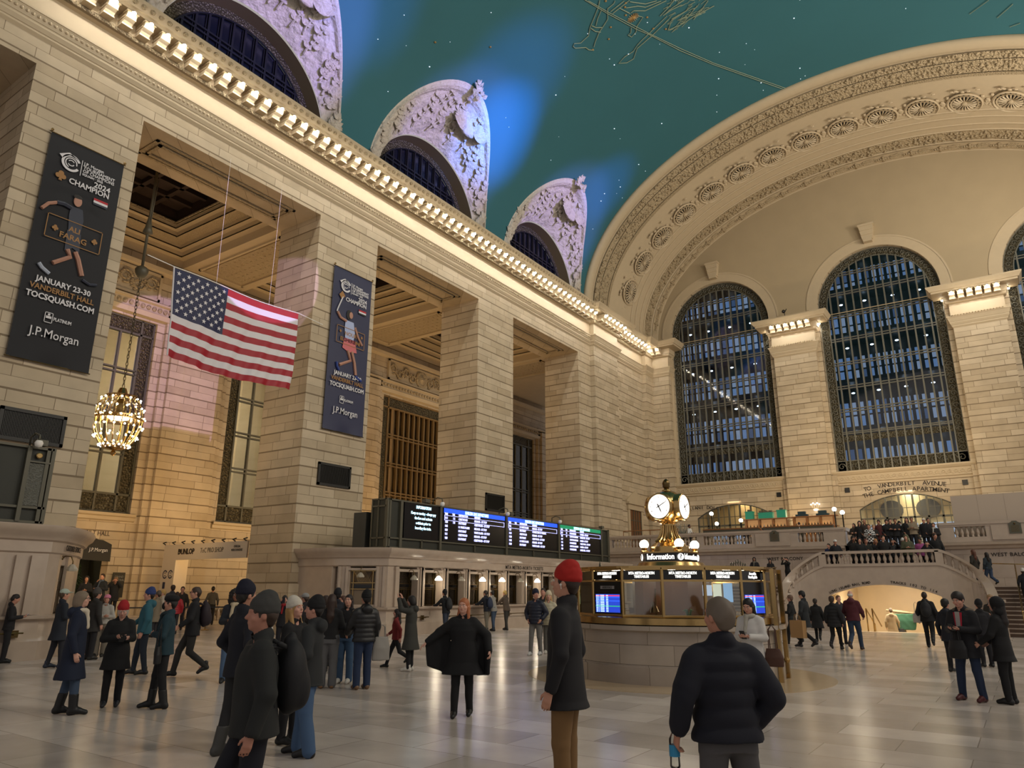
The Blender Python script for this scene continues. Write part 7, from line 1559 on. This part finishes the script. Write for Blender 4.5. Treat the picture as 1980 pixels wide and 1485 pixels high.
person((-19.53,9.76,0.00), 3, 1.66, 'stand','down','down',('2c2a28',.70,1.12,'plain'),('1a1a1e',.1),'141414',('short','2a2018'),('beanie','4a4440'),None,'c08c78',(0,0),0.0,.015, label='person in a grey-brown beanie and dark coat between the navy coat and the pink cap')
p = person((-20.32,8.18,0.00), 336, 1.55, 'stand','phone','phone',('121216',.84,1.02,'plain'),('121216',.1),'101010',('short','1a1210'),None,None,'b98670',(0,-18),0.0,.013, label='dark-haired man looking at his phone, cut off by the left edge')
phone(p,(.0,.36,1.2),'phone of the man at the left edge',-50)
person((-32.40,15.65,0.5), 242, 1.67, 'stand','phone','phone',('121216',.84,1.08,'plain'),('16161c',.1),'101010',('short','1a1210'),('hood','14100e'),None,'b08068',(0,0),0.0,.016, label='person in a dark fur-edged hood by the hall doorway')
person((-33.00,16.59,0.5), 213, 1.79, 'stand','fold','mouth',('1c2026',.80,1.1,'plain'),('16161c',.1),'101010',('short','2c2018'),None,'4a5666','c49078',(0,0),0.0,.016, label='man in a grey coat with a hand at his mouth by the hall doorway')
person((-33.20,17.29,0.5), 238, 1.65, 'stand','cam','cam',('14161c',.70,1.1,'plain'),('16161c',.1),'101010',('mid','7a6248'),('hood','5a4c3c'),None,'b98670',(0,0),0.0,.016, label='woman in a fur-trimmed hood filming beside the black poster board')
person((-29.50,17.39,0), 159, 1.61, 'stand','down','down',('b8b0a4',.74,1.08,'plain'),('2a2a30',.1),'101010',('mid','b8985c'),None,None,'c99680',(0,0),0.0,.016, label='blonde person in a pale coat under the shop arch')
person((-30.00,18.10,0), 69, 1.81, 'stand','down','down',('33343c',.84,1.05,'plain'),('2a2a30',.1),'101010',('mid','2c1c14'),None,None,'c08c78',(0,0),0.0,.016, label='dark-haired person in a slate jacket with back turned at the shop arch')
person((-30.20,18.68,0), 236, 1.77, 'stand','down','down',('2a2622',.84,1.05,'plain'),('2a2a30',.1),'101010',('short','2c1c14'),None,None,'c08c78',(0,0),0.0,.016, label='man with short dark hair facing the camera under the shop arch')
person((-27.80,16.99,0), 79, 1.56, 'stand','down','down',('a01c28',.84,1.12,'puffer'),('2a2a30',.1),'101010',('short','2c1c14'),None,None,'c08c78',(0,0),0.0,.016, label='person in a shiny red puffer jacket behind the man with glasses')
person((-33.40,22.29,0), 60, 1.79, 'stand','down','down',('4a4846',.94,1.0,'crew'),('141418',.1),'101010',('short','14100e'),None,None,'a87860',(0,0),0.0,.016, label='man in a grey shirt with his back turned by the aisle balustrade')
person((-26.50,15.44,0), 120, 1.57, 'stand','down','down',('7a6f5e',.6,1.1,'plain'),('2a2a30',.1),'101010',('short','2c1c14'),('beanie','5a5048'),None,'c08c78',(0,0),0.0,.016, label='person in a tan coat partly hidden behind the walking man with glasses')
p = person((-3.53,11.50,0.00), 175, 1.59, 'stand','phone','phone',('c9c6c2',.84,1.08,'plain'),('101014',.3),'101010',('long','0f0c0c'),None,'a8a498','c99680',(0,-22),0.0,.011,fem=True,eyes=True, label='woman with long black hair in a white jacket looking at her phone beside the booth')
phone(p,(.0,.36,1.2),'phone held by the woman in the white jacket',-40)
bag(p,(-.34,.0,1.0),.28,.26,.12,'4a2c1e','brown leather shoulder bag of the woman in the white jacket','bag',.32)
person((-6.62,26.07,0.00), 84, 1.55, 'walk','phone','down',('131316',.80,1.0,'plain'),('1e2022',.5),'101010',('mid','6a5040'),None,None,'c08c78',(0,0),0.0,.014,fem=True, label='woman in black with a grey-brown hat walking beside the paper bag')
p = person((-5.94,24.94,0.00), 79, 1.68, 'walk','bag','down',('1e2226',.64,1.1,'plain'),('15151a',.06),'2a2a2c',('mid','0c0a0a'),None,None,'cf9c86',(0,-10),0.0,.013, label='young man with black hair in a dark coat carrying a large paper bag')
bag(p,(-.30,.12,.86),.52,.52,.16,'a07c50','large brown paper shopping bag carried by the young man','bag',.2,False,'shopping_bag',70)
person((-6.24,27.89,0.00), 7, 1.42, 'walk2','down','bag',('0f0f12',.58,1.15,'plain'),('0e0e10',.0),'101010',('mid','2a2018'),None,None,'c08c78',(0,0),0.0,.015,fem=True, label='woman in a long black coat seen from behind, right of the paper bag')
person((-5.02,24.63,0.00), 356, 1.53, 'walk','down','down',('16161a',.76,1.12,'quilt'),('0e0e10',.0),'101010',('mid','3c2c22'),None,None,'c08c78',(0,0),0.0,.013,fem=True, label='woman in a black quilted coat walking away beside the maroon hoodie')
person((-5.35,27.34,0.00), 221, 1.55, 'stand','down','down',('24242a',.84,1.0,'plain'),('1c1c24',.1),'101010',('short','6a4a34'),None,None,'c99680',(0,0),0.0,.016, label='brown-haired person half hidden between the quilted coat and the maroon hoodie')
person((-4.50,24.79,0.00), 356, 1.70, 'walk','fwd','fwd',('4a1a24',.88,1.14,'plain'),('28384e',.12),'2c1c14',('bald','c8c4bc'),None,None,'c89a88',(0,0),0.0,.012,hood=True, label='white-haired man in a maroon hoodie and jeans walking away')
p = person((-2.77,27.36,0.00), 2, 1.67, 'walk2','down','down',('0f1014',.84,1.16,'plain'),('0e0e12',.12),'101010',('short','2c2018'),None,None,'c08c78',(0,0),0.0,.012,hood=True, label='man in a black jacket and trousers walking alone towards the stair arch')
rucksack(p,'101116','black backpack on the man walking alone to the stair arch')
bag(p,(-.30,.0,1.10),.26,.3,.10,'a8a098','pale tote bag with a black base on the man walking alone','bag',.34)
p = person((-5.36,38.6,-.72), 8, 1.66, 'walk','down','bag',('8a7a62',.66,1.12,'plain'),('14141a',.1),'101010',('short','4a3c30'),None,None,'c08c78',(0,0),.05,.014,hood=True, label='woman in a beige parka going down the steps under the arch')
bag(p,(.30,.1,.84),.40,.28,.2,'101014','black handbag hanging from the hand of the woman in the beige parka','bag',.34)
r = empty('green_bundle', (-4.99,39.6,0.29)); g = SDF((-.75,-.3,-.4),(.75,.3,.75),.02); g.loft([(-.3,0,0,.45,.14),(.1,.0,0,.52,.16),(.4,0,0,.5,.14)],.05); g.wrinkle(.01,16); link_mesh('folded_cloth', g.mesh('folded_cloth'), cm('cloth','1c4634'), r)
b = MB(); b.tube([(-.7,0,.56),(-.2,.02,.50),(.55,0,.42)],[.05,.07,.04],8); b.build('tan_roll', cm('cloth','7a6c54'), r, smooth=True); b = MB(); b.tube([(0,0,-.3),(0,.0,-1.6)],.04,6); b.build('carrying_pole', cm('cloth','4a4438'), r); tag(r,'green folded fabric bundle with a tan roll on top, carried down under the arch','bundle')
p = person((-0.98,14.74,0.00), 156, 1.68, 'wide','phone','phone',('14141a',.70,1.16,'plain'),('1c2a44',.14),'4a1418',('mid','1e1410'),None,None,'c89480',(0,-18),0.0,.009,eyes=True,hood=True, label='bearded man in a dark open parka with a red lining looking at his phone')
phone(p,(.0,.37,1.2),'phone held by the man in the red-lined parka',-40)
b = MB(); b.add([(-.075,.130,1.44),(-.04,.142,1.44),(-.035,.160,1.16),(-.05,.157,1.12)],[(0,1,2,3)]); b.add([(.075,.130,1.44),(.04,.142,1.44),(.035,.160,1.16),(.05,.157,1.12)],[(0,1,2,3)]); b.build('red_lining', cm('cloth','a01c30'), p, fix=False); b = MB(); b.add([(-.04,.143,1.45),(.04,.143,1.45),(.035,.162,1.12),(-.035,.162,1.12)],[(0,1,2,3)]); b.build('grey_tee', cm('cloth','a09c98'), p, fix=False)
g = SDF((-.2,-.25,1.3),(.2,.1,1.6),.012); g.ell((0,-.12,1.47),(.15,.07,.06),.02); g.ell((.11,-.03,1.47),(.05,.08,.045),.03); g.ell((-.11,-.03,1.47),(.05,.08,.045),.03); g.wrinkle(.008,90); link_mesh('fur_trim', g.mesh('fur_trim'), cm('fur','5a4c3e'), p)
bag(p,(.02,.26,1.0),.3,.3,.14,'0c0c10','black crossbody bag in front of the man in the red-lined parka','bag',.2)
person((-0.48,14.69,0.00), 74, 1.60, 'stand','fwd','fwd',('0f0f12',.70,1.1,'plain'),('0d0d10',.1),'0c0c0e',('long','1a1210'),('hood','0d0d10'),None,'c99680',(0,0),0.0,.010,fem=True,eyes=True, label='woman in a black hood and coat facing left at the right edge')
person((-0.98,26.99,0.00), 174, 1.59, 'stand','fold','down',('2a2622',.6,1.1,'plain'),('1a1a1e',.1),'101010',('mid','8a6c4c'),None,'3a3834','c99680',(0,0),0.0,.014,fem=True,glasses=True, label='woman with glasses and a grey scarf behind the black-hooded woman')
person((-1.59,19.60,0.00), 335, 1.52, 'stand','down','down',('101420',.74,1.1,'plain'),('14141a',.1),'101010',('mid','14100e'),None,None,'c08c78',(0,0),0.0,.014,hood=True, label='dark-haired person partly hidden behind the red-lined parka, left side')
person((-1.04,21.39,0.00), 23, 1.48, 'stand','down','down',('16161c',.84,1.1,'plain'),('14141a',.1),'101010',('short','14100e'),('beanie','101014'),None,'c08c78',(0,0),0.0,.015, label='person in a black hat behind the red-lined parka, right side')
person((-1.87,41.00,1.95), 53, 1.64, 'walk','down','down',('2a2620',.84,1.05,'plain'),('20242c',.3),'141414',('long','5a3424'),None,None,'c99680',(0,0),0.0,.015,fem=True, label='long-haired woman going up the right flight of the west stairs')
person((-1.33,40.40,1.95), 42, 1.48, 'walk2','down','fwd',('1c2830',.88,1.05,'plain'),('30405a',.35),'141414',('long','1a1410'),None,'a8b040','c99680',(0,0),0.0,.015,fem=True, label='woman with a yellow-green scarf and flared jeans on the right flight')
person((-0.06,37.60,1.14), 10, 1.46, 'walk','down','down',('12141c',.84,1.05,'plain'),('14141a',.1),'101010',('short','2c2018'),('beanie','c8c4bc'),None,'c08c78',(0,0),0.0,.016, label='person in a white hat climbing at the right edge of the stairs')
person((-12.55,42.50,1.95), 194, 1.56, 'stand','fold','fold',('101014',.7,1.15,'plain'),('14141a',.1),'101010',('short','14100e'),('hood','101014'),'6e6a60','8a6450',(0,0),0.0,.016, label='person in black with a pale chain scarf on the left flight, leftmost of three')
person((-11.67,42.50,1.95), 191, 1.46, 'stand','fold','phone',('101014',.8,1.0,'plain'),('14141a',.1),'101010',('short','14100e'),('hood','101014'),None,'9a7460',(0,0),0.0,.016,fem=True, label='masked person in a black hood on the left flight, middle of three')
person((-11.27,44.50,1.95), 164, 1.61, 'cross','cam','cam',('0f0f12',.9,.95,'plain'),('101014',.0),'101010',('short','14100e'),None,None,'b98670',(0,0),0.0,.016,fem=True, label='slim person in black filming on the left flight, rightmost of three')
person((-17.98,47.00,4.3), 261, 1.63, 'stand','fold','fold',('c8c8c6',.94,1.0,'crew'),('101014',.1),'101010',('short','14100e'),None,None,'6a4636',(0,0),0.0,.016, label='waiter in a white shirt behind the balustrade right of the clock')
person((-11.04,47.80,4.3), 33, 1.56, 'stand','rail','rail',('c8c8c8',.94,1.1,'crew'),('101014',.1),'101010',('short','2a2018'),None,None,'b98670',(0,-30),.5,.016, label='person in a white shirt bending over the brown counter table')
person((-10.71,52.00,4.3), 272, 1.70, 'stand','reach','fwd',('0f0f12',.94,1.0,'crew'),('101014',.1),'101010',('short','14100e'),None,None,'b98670',(0,0),0.0,.016, label='bartender in black working at the amber bar')
person((-15.75,48.60,4.3), 178, 1.34, 'stand','fold','fold',('2a2020',.94,1.0,'plain'),('101014',.1),'101010',('short','14100e'),None,None,'b98670',(0,0),0.0,.018, label='diner in a dark brown top at the balcony tables, below the teal boxes')
person((-14.71,48.60,4.3), 357, 1.34, 'stand','fold','fold',('18181c',.94,1.0,'plain'),('101014',.1),'101010',('short','14100e'),None,None,'b98670',(0,0),0.0,.018, label='diner in black with back turned at the balcony tables, below the teal boxes')
person((-13.64,48.60,4.3), 56, 1.34, 'stand','fold','fold',('101018',.94,1.0,'plain'),('101014',.1),'101010',('short','14100e'),None,None,'b98670',(0,0),0.0,.018, label='diner in a navy top at the balcony tables, by the plaque')
person((-17.52,48.60,4.3), 110, 1.34, 'stand','fold','fold',('a8a098',.94,1.0,'plain'),('101014',.1),'101010',('short','14100e'),None,None,'b98670',(0,0),0.0,.018, label='diner in a pale top beside the silvery bush')
person((-7.70,45.90,3.836), 180, 1.61, 'stand','fold','fold',('2c2420',.70,1.1,'plain'),('16161c',.1),'101010',('long','15100e'),None,None,'b98670',(-20,0),0.0,.018, label='long-haired woman in a brown coat, leftmost of the back row on the steps')
person((-7.37,45.80,3.836), 191, 1.71, 'stand','down','down',('14161a',.84,1.1,'plain'),('16161c',.1),'101010',('short','14100e'),('hood','121214'),None,'c99680',(-3,0),0.0,.018, label='person in a black hood in the back row beside the bald man')
person((-7.11,45.80,3.836), 203, 1.80, 'stand','pocket','pocket',('2e2620',.84,1.0,'plain'),('16161c',.1),'101010',('bald','8a7464'),None,None,'a87860',(14,0),0.0,.018, label='bald man at the back left of the crowd')
person((-6.70,44.40,3.528), 190, 1.71, 'stand','phone','phone',('c4c4c4',.78,1.15,'plain'),('16161c',.1),'101010',('short','3a2c20'),None,None,'b98670',(-9,0),0.0,.018, label='person in a black and white checked jacket in the crowd')
person((-6.64,45.60,3.682), 201, 1.61, 'stand','fold','fold',('201c1c',.84,1.0,'plain'),('16161c',.1),'101010',('mid','a08868'),None,None,'c99680',(8,0),0.0,.018, label='fair-haired person peering over between the checked jacket and the dark red coat')
person((-6.37,45.80,3.836), 188, 1.72, 'stand','down','down',('48181a',.66,1.15,'plain'),('16161c',.1),'101010',('mid','2a1a14'),None,None,'a87860',(-15,0),0.0,.018, label='tall woman in a dark red coat standing in the crowd')
person((-5.98,45.80,3.836), 199, 1.72, 'stand','pocket','pocket',('141418',.84,1.1,'plain'),('16161c',.1),'101010',('mid','1a1210'),None,None,'b98670',(2,0),0.0,.018, label='person in an open black jacket and white shirt in the crowd')
person((-5.79,45.80,3.836), 186, 1.77, 'stand','phone','phone',('1a1c20',.84,1.0,'plain'),('16161c',.1),'101010',('short','1a1210'),None,None,'c99680',(19,0),0.0,.018, label='short-haired man at the back behind the open black jacket')
person((-5.53,45.80,3.836), 198, 1.76, 'stand','fold','fold',('121216',.80,1.15,'plain'),('16161c',.1),'101010',('short','2a1c14'),None,None,'a87860',(-4,0),0.0,.018, label='man in a plain black coat right of the open black jacket')
person((-5.41,46.40,3.836), 185, 1.63, 'stand','down','down',('16181c',.84,1.1,'puffer'),('16161c',.1),'101010',('short','14100e'),('beanie','101014'),None,'b98670',(13,0),0.0,.018, label='person in a black puffer and black beanie in the back row')
person((-4.96,45.80,3.836), 196, 1.79, 'stand','pocket','pocket',('121214',.84,1.0,'plain'),('16161c',.1),'101010',('long','0e0c0c'),None,None,'c99680',(-10,0),0.0,.018, label='black-haired woman behind the tan jacket')
person((-4.72,45.80,3.836), 183, 1.80, 'stand','phone','phone',('8a7c68',.86,1.15,'plain'),('16161c',.1),'101010',('short','2a1c16'),None,None,'a87860',(7,0),0.0,.018, label='man in a light tan jacket, tallest in the crowd')
person((-4.62,46.40,3.836), 195, 1.59, 'stand','fold','fold',('6a6458',.84,1.05,'plain'),('16161c',.1),'101010',('mid','8a7a64'),None,None,'b98670',(-16,0),0.0,.018, label='person in a greyish parka right of the tan jacket')
person((-4.13,45.80,3.836), 181, 1.69, 'stand','down','down',('15171c',.72,1.2,'plain'),('16161c',.1),'101010',('short','2a1c16'),('cap','d0ccc4'),None,'c99680',(1,0),0.0,.018, label='person in a white cap and black coat in the crowd')
person((-3.93,45.80,3.836), 193, 1.71, 'stand','pocket','pocket',('202024',.84,1.1,'plain'),('16161c',.1),'101010',('short','1a1210'),None,None,'a87860',(18,0),0.0,.018, label='dark-haired man behind the white cap')
person((-3.63,45.00,3.528), 180, 1.69, 'stand','phone','phone',('17171a',.62,1.2,'plain'),('16161c',.1),'101010',('short','2a1c16'),None,'b8b4ac','b98670',(-5,0),0.0,.018, label='person in a long black coat with a white striped scarf, far right of the crowd')
person((-7.39,37.00,2.45), 176, 1.39, 'stand','fold','fold',('18264a',.84,1.1,'plain'),('16161c',.1),'101010',('short','2a1c16'),None,None,'c99680',(-25,-8),0.0,.018, label='person in a royal blue jacket leaning on the landing rail at the far left')
person((-7.10,37.00,2.45), 205, 1.55, 'stand','pocket','pocket',('10131c',.84,1.15,'plain'),('16161c',.1),'101010',('short','2a1c16'),('cap','c8c8c6'),None,'b98670',(-2,-8),0.0,.018, label='person in a white cap and navy jacket at the left end of the landing')
person((-6.53,38.20,2.45), 203, 1.76, 'stand','cam','cam',('1c1a1a',.70,1.15,'plain'),('16161c',.1),'101010',('mid','1a1210'),None,None,'9a6c58',(21,-8),0.0,.018, label='person in a dark coat standing at the left end of the landing behind the rail')
person((-6.06,37.10,2.45), 201, 1.61, 'stand','down','down',('121416',.84,1.1,'plain'),('16161c',.1),'101010',('short','14100e'),('hood','101214'),None,'c99680',(-6,-8),0.0,.018, label='person in a black hood at the landing rail, left of the pinkish face')
person((-5.89,37.65,2.45), 200, 1.59, 'stand','phone','phone',('1a1c18',.84,1.1,'plain'),('16161c',.1),'101010',('short','6a3c30'),None,None,'b98670',(17,-8),0.0,.018, label='ruddy-faced person in dark green at the landing rail')
person((-5.55,38.20,2.45), 198, 1.61, 'stand','fold','fold',('141416',.84,1.1,'plain'),('16161c',.1),'101010',('long','b07840'),None,None,'9a6c58',(-10,-8),0.0,.018, label='woman with orange-blonde hair at the landing rail')
person((-5.08,37.10,2.45), 197, 1.69, 'stand','pocket','pocket',('101012',.84,1.2,'plain'),('16161c',.1),'101010',('short','14100e'),None,None,'c99680',(13,-8),0.0,.018, label='person in plain black between the orange-blonde hair and the pink bag')
person((-4.77,37.65,2.45), 195, 1.53, 'stand','cam','cam',('14161a',.84,1.1,'puffer'),('16161c',.1),'101010',('short','2a1c16'),None,None,'b98670',(-14,-8),0.0,.018, label='person in a black puffer at the middle of the landing rail')
person((-4.41,38.20,2.45), 194, 1.57, 'stand','down','down',('222632',.84,1.0,'plain'),('16161c',.1),'101010',('short','2a1c16'),('beanie','c8c8c8'),None,'9a6c58',(9,-8),0.0,.018, label='child in a white beanie at the landing rail')
person((-4.13,37.10,2.45), 192, 1.67, 'stand','phone','phone',('4a4c38',.84,1.1,'plain'),('16161c',.1),'101010',('short','2a1c16'),('hood','5a5a44'),None,'c99680',(-18,-8),0.0,.018, label='person in an olive fur hood behind the white beanie')
person((-4.11,37.65,2.45), 191, 1.44, 'stand','fold','fold',('15171c',.84,1.1,'plain'),('16161c',.1),'101010',('short','2a1c16'),('hood','c8c4bc'),'c8c4bc','b98670',(5,-8),0.0,.018, label='person in a white hood and white scarf at the landing rail')
person((-3.71,38.20,2.45), 190, 1.59, 'stand','pocket','pocket',('9a4a80',.88,1.12,'crew'),('16161c',.1),'101010',('mid','2a2220'),None,None,'9a6c58',(-22,-8),0.0,.018, label='person in a pink-purple sweater at the landing rail')
person((-3.36,37.10,2.45), 188, 1.36, 'stand','cam','cam',('18181c',.84,1.0,'plain'),('16161c',.1),'101010',('mid','1a1412'),None,None,'c99680',(1,-8),0.0,.018, label='dark-haired person right of the pink-purple sweater')
person((-3.06,37.65,2.45), 187, 1.73, 'stand','down','down',('121214',.60,1.15,'plain'),('16161c',.1),'101010',('short','14100e'),None,None,'b98670',(24,-8),0.0,.018, label='person in a long dark coat at the right end of the landing')
for _o in list(bpy.data.objects):
    if _o.get('label') == 'person in a black and white checked jacket in the crowd':
        for ch in _o.children:
            if ch.name.startswith('coat'):
                cmk = mat('checked_wool', 'c0c0c0', .85); nt = cmk.node_tree; tc = nt.nodes.new('ShaderNodeTexCoord'); ck_ = nt.nodes.new('ShaderNodeTexChecker'); ck_.inputs['Scale'].default_value = 11; ck_.inputs['Color1'].default_value = (.6,.6,.6,1); ck_.inputs['Color2'].default_value = (.01,.01,.01,1); nt.links.new(tc.outputs['Object'], ck_.inputs['Vector']); nt.links.new(ck_.outputs[0], nt.nodes['Principled BSDF'].inputs['Base Color']); ch.material_slots[0].material = cmk
b = MB(); b.prism([(-30.4,0),(-32.0,.5),(-35,.5),(-35,0)], lambda u,v,w: (u,w,v), 13.4, 19.2); tag(b.build('floor_ramp', M['floor'], None), kind='structure')
